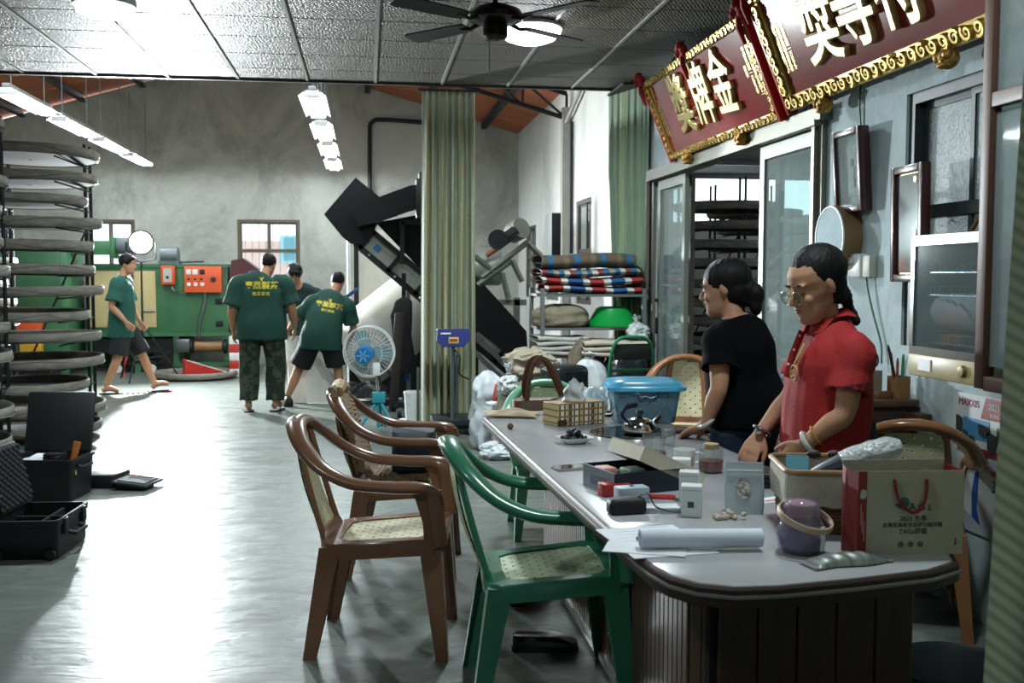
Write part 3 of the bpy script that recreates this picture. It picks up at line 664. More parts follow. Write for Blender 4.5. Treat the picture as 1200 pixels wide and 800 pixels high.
for k, (px, py, h, lb) in enumerate(((809, 606, .088, 'white carton with a small printed square, nearest the paper roll'), (806, 588, .09, 'white carton standing in the middle of the row of three'), (797, 572, .093, 'white carton standing next to the white mug'))):
    t = thing('white_carton', lb, 'box', fl(px, py, ZT)+V((.01, .02, 0)), -20)
    part('carton', MB().box((0, 0, h/2), (.058, .05, h), b=.002, seg=1), WB, t)
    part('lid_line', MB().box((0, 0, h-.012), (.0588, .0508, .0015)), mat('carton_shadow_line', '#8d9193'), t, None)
    if k == 0: part('print', MB().box((-.002, -.0258, .036), (.017, .001, .017)), mat('grey_print', '#40474c'), t, None)
# documents: loose sheets and a rolled sheaf
t = thing('paper_sheets', 'loose printed white sheets with one end rolled up at the table corner', 'papers', V((.74, 2.47, ZT)), -8)
part('sheet', MB().box((-.02, .02, .0012), (.22, .29, .002), RZ(14)), PAPER, t, None)
part('sheet', MB().box((-.04, -.08, .003), (.2, .1, .002), RZ(-14)), PAPER, t, None)
part('print', MB().add(*[[v for k in range(9) for v in ((-.1+.001, -.06+.03*k, .0024), (.07, -.06+.03*k, .0024), (.07, -.055+.03*k, .0024), (-.1+.001, -.055+.03*k, .0024))], [tuple(range(4*k, 4*k+4)) for k in range(9)]], RZ(14)), mat('pale_print', '#b4bac2'), t, None)
def rollf(u, v):
    a = -pi/2+u*2*pi*1.75; r = .019+.006*u
    return (-.08+.3*v, -.062-.02*v+r*cos(a), .0275+r*sin(a))
part('rolled_sheaf', MB().grid(rollf, 44, 3, thick=.0012, xf=RZ(6)), mat('blue_white_paper', '#c8d2dc', .6), t, 60)
single('pen', MB().tube([(-.06, 0, .0055), (.06, 0, .0055)], .0045, 8), BLACK, 'short dark pen lying on the printed sheets', 'pen', V((.73, 2.5, ZT+.003)), 10)
# glass jugs and mug
JUG = glass('jug_glass', '#f4f7f7', .02, .05); TEA = mat('red_tea', '#6e1d0c', .06, var=.05, spec=.6); 
def vessel(name, label, loc, R0, h, tea, rz, lid=None, waist=.0):
    t = thing(name, label, 'jug', loc, rz)
    pr = [(R0*.75, 0), (R0, .006), (R0*1.02, h*.3), (R0*(1-waist), h*.7), (R0*(.96-waist*.5), h)]
    ins = [(r-.0025, z) for r, z in reversed(pr[1:])]+[(R0*.7, .005), (.004, .005)]
    part('glass_body', MB().lathe([(.004, 0)]+pr+ins, 32), JUG, t, 60)
    part('tea', MB().lathe([(R0*.7, .0056), (R0*.96, .009), (R0*.97, tea)], 28), TEA, t, 60)
    part('handle', MB().tube(spline([(R0*.93, 0, h*.85), (R0*1.5, 0, h*.82), (R0*1.65, 0, h*.5), (R0*1.0, 0, h*.25)], 5), .0045, 8), JUG, t)
    part('lip', MB().tube([(-R0*.85, -.012, h), (-R0*1.12, 0, h+.003), (-R0*.85, .012, h)], .003, 6), JUG, t)
    if lid: part('bamboo_lid', MB().lathe([(R0*.55, h-.006), (R0*.62, h), (R0*.62, h+.014), (R0*.2, h+.016)], 20), mat('bamboo', '#a58d63', .6), t)
    return t
vessel('glass_jug', 'round glass tea jug a third full, its handle towards the gift box', tp(766, 541), .046, .1, .038, 170, waist=.12)
vessel('glass_jug', 'straight glass jug half full of red tea with a wooden stopper', tp(833, 553), .042, .085, .042, 100, lid=True)
t = thing('glass_tumbler', 'small empty glass cup behind the round tea jug', 'glass', tp(783, 522))
part('glass_body', MB().lathe([(.004, 0), (.026, 0), (.03, .075), (.0275, .075), (.024, .006), (.004, .005)], 24), JUG, t, 60)
t = thing('white_mug', 'white porcelain mug between the two glass jugs', 'mug', tp(802, 549), -20)
part('cup', MB().lathe([(.004, 0), (.028, 0), (.036, .012), (.038, .07), (.0355, .07), (.033, .014), (.004, .01)], 28), mat('white_porcelain', '#dcdfdc'), t, 60)
part('handle', MB().tube(spline([(.036, 0, .058), (.06, 0, .055), (.062, 0, .03), (.036, 0, .02)], 5), .005, 8), mat('white_porcelain', '#dcdfdc'), t)
t = thing('tea_board', 'dark wooden board lying under the hand of the woman in black', 'board', tp(812, 506), -4)
part('slab', MB().box((0, 0, .008), (.26, .1, .016), b=.004), mat('dark_tea_wood', '#3b2519', .4), t)
part('mat', MB().box((-.02, 0, .0165), (.16, .07, .003)), mat('woven_mat', '#4b3a2c', .8, bump=.5, bs=200), t, None)
# zip pouch of tea
t = thing('zip_pouch', 'standing white zip pouch with an oval picture', 'pouch', tp(868, 603)+V((.02, .03, 0)), -14)
POU = mat('satin_foil', '#b9c6cb', .35, .2, var=.05)
part('bag', MB().loft([[(x*a, y*b, z) for x, y in rrect(.11, .06, .012)] for a, b, z in ((.95, 1, 0), (1, .95, .02), (1, .6, .06), (.98, .25, .105), (.97, .06, .13), (.97, .04, .145))]), POU, t, 60)
part('zip_line', MB().box((0, -.008, .122), (.1, .004, .003)), WHITEP, t, None)
part('picture', MB().prism([(.021*cos(2*pi*k/20), .03*sin(2*pi*k/20)) for k in range(20)], 0, .002, T(-.005, -.0178, .072) @ RX(72)), mat('oval_print', '#5d5a58', .5, var=.6, vs=90, col2='#cfcac0'), t)
t = thing('notebook_stack', 'black notebooks stacked between the zip pouch and the basket', 'notebooks', tp(903, 572)+V((.0, .06, 0)), -10)
for k in range(3): part('notebook', MB().box((.004*k, 0, .008+.016*k), (.1, .14, .014), b=.002, seg=1), BLACK, t)
t = thing('leaflet', 'pink printed leaflet lying beside the wicker basket', 'leaflet', tp(904, 586), 20); part('sheet', MB().box((0, 0, .001), (.09, .06, .002)), PAPER, t, None); part('print', MB().box((0, -.01, .0024), (.07, .02, .0006)), mat('pink_print', '#b97f7c'), t, None)
# pistachio shells
shell = MB().ball((0, 0, .007), (.011, .008, .007), 8, 6).mesh('nut'); NUT = mat('nut_shell', '#b8ab95', .6, var=.4, vs=120)
np_ = tp(853, 607)
for k in range(11):
    o = link('pistachio_nut', shell, NUT if k == 0 else None, None, np_+V((-.04+.08*random.random(), -.025+.05*random.random(), (.008 if k > 7 else 0))), (0, 0, k*1.3))
    tag(o, 'pale pistachio nut in the small pile beside the zip pouch', 'nut', 'pistachio nuts by the zip pouch')
# wicker basket with lace lining
bp_ = V((1.2, 2.6, ZT)); t = thing('wicker_basket', 'brown wicker basket with a lace trimmed cloth lining', 'basket', bp_, -12)
WICK = mat('wicker', '#5b3d28', .5, var=.45, vs=40)
BWX, BWY = .19, .24
for k in range(12):
    z = .008+.0105*k; s = .88+.012*k
    part('wicker_row', MB().tube([(x*s, y*s, z+.003*sin(i*3.14159)) for i, (x, y) in enumerate(rrect(BWX, BWY, .03, 5))], [.006+.0022*((i+k) % 2) for i in range(24)], 6, closed=True), WICK, t, 60)
part('base', MB().prism([(x*.87, y*.87) for x, y in rrect(BWX, BWY, .03)], .0, .008), WICK, t, 30)
LACE = mat('linen_lining', '#a49f92', .8, var=.12, vs=25, bump=.3, bs=90)
def linf(u, v):
    x, y = LP[int(round(u*(len(LP)-1))) % len(LP)]
    w = .5+.5*sin(u*2*pi*14); s = 1.08+(.03+.012*w)*sin(pi*min(v*1.1, 1)); return (x*s, y*s, .165-.085*v-.006*w*v)
LP = []; rr_ = rrect(BWX, BWY, .03, 5)
for i in range(len(rr_)):
    a, b = V((*rr_[i], 0)), V((*rr_[(i+1) % len(rr_)], 0)); m = max(1, int((b-a).length/.012))
    LP += [(a.lerp(b, k/m).x, a.lerp(b, k/m).y) for k in range(m)]
LP.append(LP[0])
part('lining', MB().grid(linf, len(LP)-1, 7, thick=.002), LACE, t, 60)
part('inner_lining', MB().loft([[(x*s, y*s, z) for x, y in rrect(BWX, BWY, .03)] for s, z in ((1.06, .163), (.95, .1), (.85, .02), (.3, .015), (.02, .014))], cap=False), LACE, t, 60)
part('rim', MB().tube([(x*1.1, y*1.1, .167) for x, y in rrect(BWX, BWY, .03, 5)], .0075, 8, closed=True), mat('rim_cane', '#8b6a45', .45, var=.2), t)
for sx, sy in ((.4, .53), (.1, .53)): part('tie', MB().ball((sx*BWX, sy*BWY, .172), (.02, .012, .012)), mat('dark_tie', '#3a2326'), t)
single('blue_card', MB().box((0, 0, .06), (.06, .004, .13), RX(-22)), mat('sky_blue_card', '#5f9fb0', .5), 'light blue card leaning in the wicker basket', 'card', V((1.16, 2.64, ZT+.06)), -25)
t = thing('wrapped_pack', 'long grey pack wrapped in clear film sticking out of the basket', 'pack', V((1.19, 2.52, ZT+.1)), -12)
P = spline([(-.08, .0, .02), (.0, -.01, .07), (.09, -.02, .11), (.18, -.03, .135)], 5)
part('roll', MB().tube(P, [.016, .02, .026, .028, .03, .031, .032, .034, .035, .036, .036, .036, .037, .036, .03, .02], 10, flat=(1, .7)), mat('grey_wrap', '#3d434a', .3, var=.2), t)
part('film', MB().tube([p+V((.0, 0, .002)) for p in P[7:]], [.035, .038, .039, .037, .041, .039, .042, .036, .022], 10, flat=(1, .75)), mat('crinkled_film', '#aeb5b6', .2, var=.3, vs=30, bump=1.0, bs=45), t)
# purple honey jar with a strap handle
t = thing('purple_jar', 'round clear jar of purple liquid with a pink lid and cream strap', 'jar', V((1.045, 2.345, ZT)), 30); t.scale = (1.25, 1.25, 1.28)
part('glass_body', MB().lathe([(.004, 0), (.036, 0), (.046, .012), (.049, .035), (.04, .06), (.034, .068), (.036, .085), (.03, .098), (.01, .102)], 28), glass('lilac_glass', '#d6cfe4', .03, .16), t, 60)
part('purple_liquid', MB().lathe([(.004, .003), (.034, .003), (.044, .014), (.0465, .034), (.004, .0345)], 24), mat('purple_drink', '#453a66', .12, var=.1), t, 60)
part('lid', MB().lathe([(.024, .07), (.027, .075), (.027, .094), (.01, .1)], 20), mat('dusty_pink', '#c08f87', .5), t)
part('label_strip', MB().box((.0, -.0495, .035), (.012, .002, .045)), WHITEP, t, None)
part('strap', MB().tube([(.052*cos(R(a)), .05*sin(R(a))-.008, .068-.018*sin(R(a))*-1) for a in range(0, 360, 20)], .006, 6, closed=True, flat=(.5, 1.2)), mat('cream_strap', '#b59d86', .5), t)
# foil sachet
def sach(u, v):
    e = sin(pi*u)**.5*sin(pi*v)**.5; return (-.1+.2*u, -.035+.07*v+.006*sin(7*u), .004+.022*e+.0022*sin(34*u+5*v)*e)
t = thing('foil_sachet', 'crumpled striped foil sachet lying in front of the purple jar', 'sachet', V((1.11, 2.235, ZT)), 12)
part('pillow', MB().grid(sach, 40, 12, thick=.004), mat('striped_foil', '#747a76', .4, .3, var=.5, vs=18, stretch=(6, 1, 1)), t, 60)
for q in (-1, 1): part('end_seal', MB().box((.102*q, 0, .005), (.016, .068, .003)), mat('foil_seal', '#a7aca4', .3, .5), t, None)
# kraft paper carrier bag
bx0, bx1 = dY(1012, 654, 2.25), dY(1137, 652, 2.25); 
t = thing('paper_carrier_bag', 'kraft paper carrier bag with red rope handle and red side panel', 'bag', V((1.30, 2.335, ZT)), -4)
KR = mat('kraft_paper', '#a09a8e', .75, var=.06, vs=40, bump=.15, bs=150); REDP = mat('dark_red_paper', '#7a1d1f', .55, var=.06)
w, h, d = .262, .205, .1
part('front_panel', MB().box((.0, -d/2, h/2), (w, .0015, h)), KR, t, None)
part('back_panel', MB().box((.0, d/2, h/2+.005), (w, .0015, h+.01)), KR, t, None)
part('side_panel', MB().add([(-w/2, -d/2, 0), (-w/2, -d/2, h), (-w/2-.012, 0, h), (-w/2-.02, 0, 0), (-w/2, d/2, 0), (-w/2, d/2, h)], [(0, 3, 2, 1), (3, 4, 5, 2)]), REDP, t, None)
part('side_panel', MB().box((w/2, 0, h/2), (.0015, d, h)), REDP, t, None)
part('red_edge', MB().box((-w/2+.009, -d/2-.001, h/2), (.022, .001, h)), REDP, t, None)
part('bottom', MB().box((0, 0, .001), (w, d, .002)), KR, t, None)
part('handle', MB().tube(spline([(-.045, -d/2-.004, .185), (-.036, -d/2-.008, .14), (-.008, -d/2-.01, .108), (.018, -d/2-.01, .112), (.033, -d/2-.008, .145), (.036, -d/2-.004, .185)], 6), .0038, 8), mat('red_rope', '#7d1a20', .7), t)
INK = mat('dark_green_ink', '#2e3d3c', .6); XF = T(0.0, -d/2-.0016, 0) @ RX(90)
text('print_text', 'TAGs', .027, INK, t, XF @ T(.012, .117, 0), .0003, spacing=1.3)
text('print_text', '2023 冬季', .016, INK, t, XF @ T(.006, .088, 0), .0003)
text('print_text', '台灣茶葉感官品評分級評鑑', .0125, INK, t, XF @ T(.004, .073, 0), .0003)
text('print_text', 'TAGs評鑑', .016, INK, t, XF @ T(.006, .057, 0), .0003)
part('leaf_emblem', MB().prism([(-.016, -.012), (-.013, .006), (-.004, .016), (.008, .014), (.014, .0), (.006, -.012)], 0, .0006, XF @ T(-.018, .126, 0)).prism([(-.045, .004), (-.032, .009), (-.022, .004), (-.032, -.001)], 0, .0006, XF @ T(0, .118, 0)), mat('teal_ink', '#3f5d60'), t, None)
for k, cc in enumerate(('#1d5b39', '#3b4340', '#3b4340')):
    part('round_mark', MB().lathe([(.0005, 0), (.0068, 0), (.0068, .0006), (.0005, .0006)], 18, XF @ T(-.024+.024*k, .026, 0)), mat('mark_ink_%d' % (k > 0), cc), t, None)
    text('mark_tick', '✓' if k == 0 else ('C' if k == 1 else 'P'), .008, KR, t, XF @ T(-.024+.024*k, .026, .0007), .0002)
text('print_text', '茶\n品\n評', .006, INK, t, XF @ T(.112, .03, 0), .0003)
part('side_emblem', MB().prism([(.009*cos(a*.6)*(1+.3*sin(a)), .012*sin(a*.6)) for a in range(10)], 0, .0006, XF @ T(-w/2+.010, .15, .0006)), mat('mint_ink', '#9fb7b0'), t, None)
for k in range(3): part('side_stroke', MB().box((-w/2+.006+.004*k, -d/2-.0022, .1-.02*k), (.0018, .0006, .05), ), mat('pale_print_red', '#c08f8c'), t, None)
# far end of the table: cloth, nut, cards, clear bags, blue lidded bin
def crump(sx, sy, h, seed, ph=0.0):
    return lambda u, v: (sx*(u-.5)*(1+.12*sin(5*v+seed)), sy*(v-.5)*(1+.15*sin(4*u+seed)), h*(.25+.75*(sin(pi*u)*sin(pi*v))**.6*(.55+.6*noise.noise(V((u*3+seed, v*3, ph))))))
single('tan_cloth', MB().grid(crump(.26, .17, .05, 3), 26, 18, thick=.003), mat('tan_muslin', '#b3a083', .85, var=.15), 'crumpled tan cloth lying on the far corner of the table', 'cloth', V((.68, 4.84, ZT)), -12, ang=60)
single('dried_pod', MB().ball((0, 0, .014), .0145, 12, 8), mat('rough_pod', '#6b5c48', .8, var=.4, vs=120, bump=1, bs=120), 'small round rough dried pod on the table beside the tan cloth', 'pod', tp(598, 503))
t = thing('card_stack', 'black and red card packs stacked beside the tissue box', 'cards', tp(722, 488)+V((0, .05, 0)), 15)
part('pack', MB().box((0, 0, .006), (.11, .07, .012), b=.001, seg=1), BLACK, t)
part('pack', MB().box((.02, .01, .017), (.07, .05, .009), RZ(14), b=.001, seg=1), RED, t)
part('paper', MB().box((-.02, -.03, .0125), (.09, .03, .001)), PAPER, t, None)
bn = V((1.27, 4.62, ZT)); t = thing('plastic_bin', 'clear plastic bin with a sky blue lid holding bagged goods', 'bin', bn, -6)
BLUE = mat('sky_blue_plastic', '#4fb0d8', .25, var=.05, coat=.3); CLR = glass('clear_blue_plastic', '#c4e2ec', .08, .22)
part('tub', MB().loft([[(x*s, y*s, z) for x, y in rrect(.33, .25, .05)] for s, z in ((.8, 0), (.84, .004), (.97, .155), (.955, .155), (.82, .008), (.1, .007))]), CLR, t, 60)
part('lid', MB().loft([[(x*s, y*s, z) for x, y in rrect(.36, .28, .06)] for s, z in ((.98, .15), (1.03, .152), (1.03, .168), (.95, .178), (.9, .192), (.6, .2), (.1, .201))]), BLUE, t, 50)
part('clip', MB().tube([(-.05, -.125, .135), (-.03, -.128, .122), (-.01, -.127, .128), (.01, -.128, .12), (.035, -.128, .126), (.05, -.125, .14)], .005, 6), mat('deep_blue_plastic', '#1d4f86', .3), t)
for k, (x, y, z, r) in enumerate(((-.07, -.02, .045, .05), (.04, .01, .05, .055), (.09, -.04, .04, .035), (-.01, .05, .06, .05))):
    part('clear_bag', MB().ball((x, y, z), (r, r*.8, r*.75), 14, 10), mat('crinkly_bag', '#b9cdd3', .15, var=.4, vs=30, bump=1.0, bs=40), t, 60)
part('green_tie', MB().tube(spline([(.06, -.085, .10), (.085, -.09, .075), (.08, -.09, .045), (.05, -.085, .03)], 4), .005, 6), mat('green_cord', '#2c6b4b'), t)
t = thing('clear_bag', 'clear plastic bag slumped between the cards and the blue lidded bin', 'bag', V((1.1, 4.93, ZT)), 10)
part('bag', MB().loft([[(x*s, y*s, z) for x, y in rrect(.14, .1, .03)] for s, z in ((.8, 0), (1, .02), (.95, .07), (.6, .11), (.2, .13))]), mat('crinkly_bag', '#b9cdd3'), t, 60)
part('dark_goods', MB().box((0, 0, .03), (.1, .07, .05), b=.01), BLACK, t)
# handbag on the far chair
t = thing('handbag', 'brown woven leather handbag with tall strap handles', 'handbag', (.93, 5.42, .43), 5)
HB = mat('brown_leather', '#5e3f2b', .5, var=.25, vs=40)
part('body', MB().loft([[(x*s, y*s, z) for x, y in rrect(.34, .12, .04)] for s, z in ((.85, .04), (.95, .06), (1, .2), (.95, .33), (.85, .335))]), HB, t, 60)
for s in (-1, 1): part('strap', MB().tube(spline([(-.09+.01*s, s*.05, .3), (-.09, s*.05, .42), (-.055, s*.04, .535), (.0, s*.03, .55), (.05, s*.04, .49), (.12, s*.05, .34)], 6), .011, 8, flat=(.5, 1.2)), HB, t)
# ---------------------------------------------------------------- honour boards over the door
GOLD = mat('gold_leaf', '#b59a55', .32, .75, var=.2, vs=40); REDL = mat('red_lacquer', '#741519', .14, var=.18, vs=3, coat=.5, stretch=(1, 4, 1))
REDC = mat('red_cloth', '#8e1419', .75, bump=.5, bs=30); PALEG = mat('pale_gold', '#c2b07a', .35, .6)
def frame4(o, u, v):
    u = V(u).normalized(); v = V(v).normalized(); n = u.cross(v)
    return Matrix(((u.x, v.x, n.x, o[0]), (u.y, v.y, n.y, o[1]), (u.z, v.z, n.z, o[2]), (0, 0, 0, 1)))
curl = MB().tube([(.028*(1-t*.8)*cos(t*9), .028*(1-t*.8)*sin(t*9), .006) for t in [k/16 for k in range(17)]], [.011-.005*k/16 for k in range(17)], 6).mesh('scroll', 60)
def honour_board(label, o, w, h, fw, chars, cs, cols_r, cols_l, sc, cx, xr=.94):
    m4 = frame4(o, (0, -1, 0), (-.385, 0, .923)); t = thing('honour_board', label, 'sign board', o); rt = m4.copy(); rt.translation = V((0, 0, 0)); t.matrix_world = m4
    part('panel', MB().box((w/2, h/2, -.015), (w-.02, h-.02, .03)), REDL, t, None)
    for nm, c, d in (('frame_rail', (w/2, fw/2, .004), (w, fw, .03)), ('frame_rail', (w/2, h-fw/2, .004), (w, fw, .03)), ('frame_rail', (fw/2, h/2, .004), (fw, h-2*fw, .03)), ('frame_rail', (w-fw/2, h/2, .004), (fw, h-2*fw, .03))):
        part(nm, MB().box(c, d, b=.008), GOLD, t)
    k = 0
    for x, y in [(x_, y_) for y_ in (fw/2, h-fw/2) for x_ in [fw*.5+(w-fw)*i/int(w/sc) for i in range(int(w/sc)+1)]]+[(x_, y_) for x_ in (fw/2, w-fw/2) for y_ in [fw*1.5+(h-3*fw)*i/int(h/sc) for i in range(int(h/sc)+1)]]:
        s = link('scroll', curl, GOLD if not curl.materials else None, t, (x, y, .018), (0, 0, k*1.9)); s.scale = (fw/.07,)*3; k += 1
    for x in (-.012, w+.012): part('red_edge', MB().box((x, h/2, .0), (.03, h+.03, .06), b=.006), mat('red_edge_paint', '#a3201f', .35), t)
    for x in (w*.2, w*.72):
        f_ = MB().ball((x, -.03, .03), (.05, .045, .045), 12, 8).ball((x-.035, -.01, .05), .022, 8, 6).ball((x+.035, -.01, .05), .022, 8, 6).ball((x, -.045, .065), (.028, .018, .02), 8, 6).ball((x-.02, -.02, .07), .012, 6, 5).ball((x+.02, -.02, .07), .012, 6, 5)
        part('lion_foot', f_, mat('gilded_lion', '#a07a3a', .4, .5, var=.5, vs=60, bump=.8, bs=60), t, 60)
    for i, c in enumerate(chars): text('gold_character', c, cs, PALEG, t, T(w*cx[i], h*.5, .014) @ RZ(-4) @ SCL(.82, 1.08, 1), .012, bev=.006, off=.004)
    for i, s in enumerate(cols_r): text('small_text', '\n'.join(s), .046, PALEG, t, T(w*xr-.06*i, h*.52, .003), .001, line=.8)
    for i, s in enumerate(cols_l): text('small_text', '\n'.join(s), .042, PALEG, t, T(fw+.05+.05*i, h*.47, .003), .001, line=.8)
    def bow(x, y, k):
        b = MB()
        for a in range(7): b.ball((x+.045*cos(a*.9), y+.035*sin(a*.9), .03+.012*sin(a*2)), (.034, .026, .03), 8, 6, None)
        b.tube([(x, y, .03), (x-.03, y-.1, .045), (x-.02, y-.2, .05)], [.016, .02, .012], 6)
        part('red_bow', b, REDC, t, 60)
    bow(0, h+.03, 0); bow(w*.5, h+.03, 1); bow(w, h+.03, 2)
    part('hanging_cord', MB().tube([(w*.3, h, -.02), (w*.3, h+.12, -.17)], .006, 5).tube([(w*.31, h+.12, -.17), (w*.31, h, -.02)], .006, 5), BLACK, t)
    return t
honour_board('red and gold honour board with three gold characters, beside the green curtain', (2.42, 7.96, 2.35), 2.16, .65, .055, '金牌獎', .42, ['優良茶比賽凍頂茶王', '中華民國一百年春', '春季'], ['鹿谷鄉農會茶葉', '評鑑委員會敬贈'], .062, (.71, .52, .32))
honour_board('larger red honour board in a carved gold frame above the frosted window', (2.42, 5.66, 2.37), 2.25, .72, .085, '特等獎', .46, ['優良茶比賽', '凍頂烏龍茶', '冬季'], ['鹿谷鄉農會優良茶', '比賽評鑑委員會敬', '中華民國一百年冬'], .085, (.63, .46, .3), .82)
# ---------------------------------------------------------------- on the right wall
XN = 2.498
def wallpic(name, label, cat, y0, y1, z0, z1, th, fw, fr, tilt=0.0):
    """framed thing on the wall; local x runs towards the camera, y up, z out"""
    w, h = y1-y0, z1-z0; t = thing(name, label, cat, (XN-.005, y1, z0)); t.matrix_world = T(XN-.005, y1, z0) @ RZ(-90) @ RX(90) @ RX(tilt)
    for c, d in (((fw/2, h/2, th/2), (fw, h, th)), ((w-fw/2, h/2, th/2), (fw, h, th)), ((w/2, fw/2, th/2), (w-2*fw, fw, th)), ((w/2, h-fw/2, th/2), (w-2*fw, fw, th))):
        part('frame_bar', MB().box(c, d, b=.006), fr, t)
    return t, w, h
MAH = mat('dark_red_wood', '#3a1a1a', .3, var=.2, coat=.3)
t, w, h = wallpic('picture_frame', 'tall dark framed picture of a small gold figure, above the wall drum', 'picture', 4.83, 5.13, 1.755, 2.175, .06, .032, MAH, 4)
part('mount', MB().box((w/2, h/2, .012), (w-.06, h-.06, .006)), mat('grey_green_mount', '#7f8a80'), t, None)
part('inner_frame', MB().box((w/2, h*.5, .017), (w*.45, h*.62, .006), b=.002), mat('cream_mount', '#b7ad8d'), t)
part('picture', MB().box((w/2, h*.47, .021), (w*.34, h*.48, .004)).ball((w/2, h*.6, .026), (.02, .02, .006), 10, 6).box((w/2, h*.42, .026), (.05, .1, .006)), mat('red_gold_picture', '#7a4a34', .5, var=.5, vs=30), t, None)
part('pane', MB().box((w/2, h/2, .045), (w-.06, h-.06, .003)), PANE, t, None)
t, w, h = wallpic('framed_mirror', 'framed mirror in dark red wood hanging before the frosted window', 'mirror', 4.2, 4.5, 1.4, 1.925, .045, .035, MAH, 0)
t.matrix_world = T(2.46, 4.5, 1.4) @ RZ(-93) @ RX(91)
part('wall_bracket', MB().box((-.02, h*.75, -.01), (.1, .03, .03)), MAH, t, None)
part('gold_slip', MB().box((w/2, h/2, .02), (w-.065, h-.065, .01)), mat('dull_gold', '#8b7a50', .4, .4), t, None)
part('mirror_glass', MB().box((w/2, h/2, .026), (w-.085, h-.085, .006)), mat('mirror_glass', '#b9c3c7', .06, 1.0, var=0), t, None)
for yy in (.87, .42): part('gold_emblem', MB().lathe([(.006, 0), (.013, .0), (.015, .002), (.013, .004), (.006, .004)], 14, T(w*.72, h*yy, .029), cap=False), PALEG, t)
ck = thing('wall_drum', 'round wooden drum with a pale skin face hung on the wall', 'drum', (XN, 5.1, 1.625)); ck.matrix_world = T(XN, 5.1, 1.625) @ RY(-90)
part('shell', MB().lathe([(.16, 0), (.17, .004), (.172, .05), (.17, .098), (.16, .1)], 36), mat('tan_drum_wood', '#76603f', .4, var=.2, coat=.2), ck)
part('skin', MB().lathe([(.002, .1), (.158, .1), (.16, .104), (.002, .105)], 36), mat('pale_skin', '#8fa6ae', .65, var=.15, vs=9, bump=.2, bs=20), ck)
part('rim', MB().tube([(.163*cos(R(a)), .163*sin(R(a)), .102) for a in range(0, 360, 10)], .006, 6, closed=True), WHITEP, ck)
part('red_seal', MB().box((-.05, .04, .106), (.03, .014, .002)), mat('red_seal', '#9a3b37'), ck, None)
t = thing('wall_socket', 'white double wall socket with a cable, below the picture frame', 'socket', (XN, 4.93, 1.42))
part('plate', MB().box((-.025, 0, .06), (.05, .13, .12), b=.008), WHITEP, t)
part('switch', MB().box((-.054, .02, .085), (.01, .05, .035), b=.003), mat('cream_switch', '#c4c7c0'), t)
part('cable_box', MB().box((-.02, -.11, .055), (.04, .075, .11), b=.005), mat('beige_box', '#b0b1a4', .5), t)
def cable(label, pts, m, r=.005): return single('cable', MB().tube(spline(pts, 6), r, 6), m, label, 'cable')
cable('thin cables running from the gold frame down to the picture frame', [(2.49, 4.98, 2.42), (2.485, 4.98, 2.3), (2.49, 4.97, 2.19)], mat('green_cord', '#2c6b4b'))
cable('tangled wire running down the wall into the socket', [(2.49, 4.96, 1.74), (2.485, 4.97, 1.64), (2.49, 4.95, 1.56)], mat('brown_wire', '#5d4a3a'))
cable('green wire hanging from the socket towards the desk', [(2.485, 4.86, 1.52), (2.475, 4.84, 1.4), (2.48, 4.78, 1.25), (2.485, 4.7, 1.1), (2.48, 4.68, 1.0)], mat('green_cord', '#2c6b4b'))
# dish steriliser on the wall
t = thing('dish_steriliser', 'wall hung dish steriliser with a glass door and cream base', 'dish cabinet', (2.22, 3.7, 1.02))
SY = .5
part('shell', MB().box((.13, 0, .56), (.27, SY, .02), b=.004).box((.13, SY/2-.01, .32), (.27, .02, .48)).box((.13, -SY/2+.01, .32), (.27, .02, .48)).box((.255, 0, .32), (.02, SY, .5)), mat('pale_metal_shell', '#aab0ae', .35, .4), t, None)
part('base', MB().box((.13, 0, .045), (.28, SY, .09), b=.008), mat('cream_base', '#a89a6d', .4, var=.08), t)
part('base_panel', MB().box((-.012, .12, .05), (.006, .09, .045)), WHITEP, t, None)
part('dial', MB().lathe([(.024, 0), (.02, .016), (.004, .017)], 16, T(-.01, -.15, .048) @ RY(-90)), mat('dark_gold_dial', '#7d6f45', .3, .4), t)
dr_ = part('door', MB().box((0, SY/2-.012, .32), (.014, .024, .47)).box((0, -SY/2+.012, .32), (.014, .024, .47)).box((0, 0, .545), (.014, SY-.05, .03)).box((0, 0, .105), (.014, SY-.05, .03)), CHROME, t, None)
part('pane', MB().box((.002, 0, .325), (.004, SY-.05, .41)), glass('steriliser_pane', '#e4ecef', .05, .05), dr_, None)
for z in (.14, .33, .42):
    rk = part('wire_rack', MB().tube([(.03, -SY/2+.03, z), (.03, SY/2-.03, z)], .004, 5), CHROME, t)
    for k in range(14): part('wire', MB().tube([(.03, -.2+.03*k, z), (.03, -.2+.03*k, z+.035), (.22, -.2+.03*k, z+.035)], .002, 4), CHROME, rk)
for k in range(4): tag(part('dish', MB().lathe([(.005, 0), (.04, 0), (.075, .018), (.072, .02), (.038, .005), (.005, .004)], 20, RY(80)), mat('white_porcelain', '#dcdfdc')), 'white dish standing on edge in the steriliser rack', 'dish', 'dishes in the steriliser')
for k, o in enumerate([x for x in COL.objects if x.name.startswith('dish') and x.type == 'MESH' and x.get('category') == 'dish']): o.location = (2.29+.01*k, 3.7+.08-.045*k, 1.02+.262); o.rotation_euler = (0, 0, R(60))
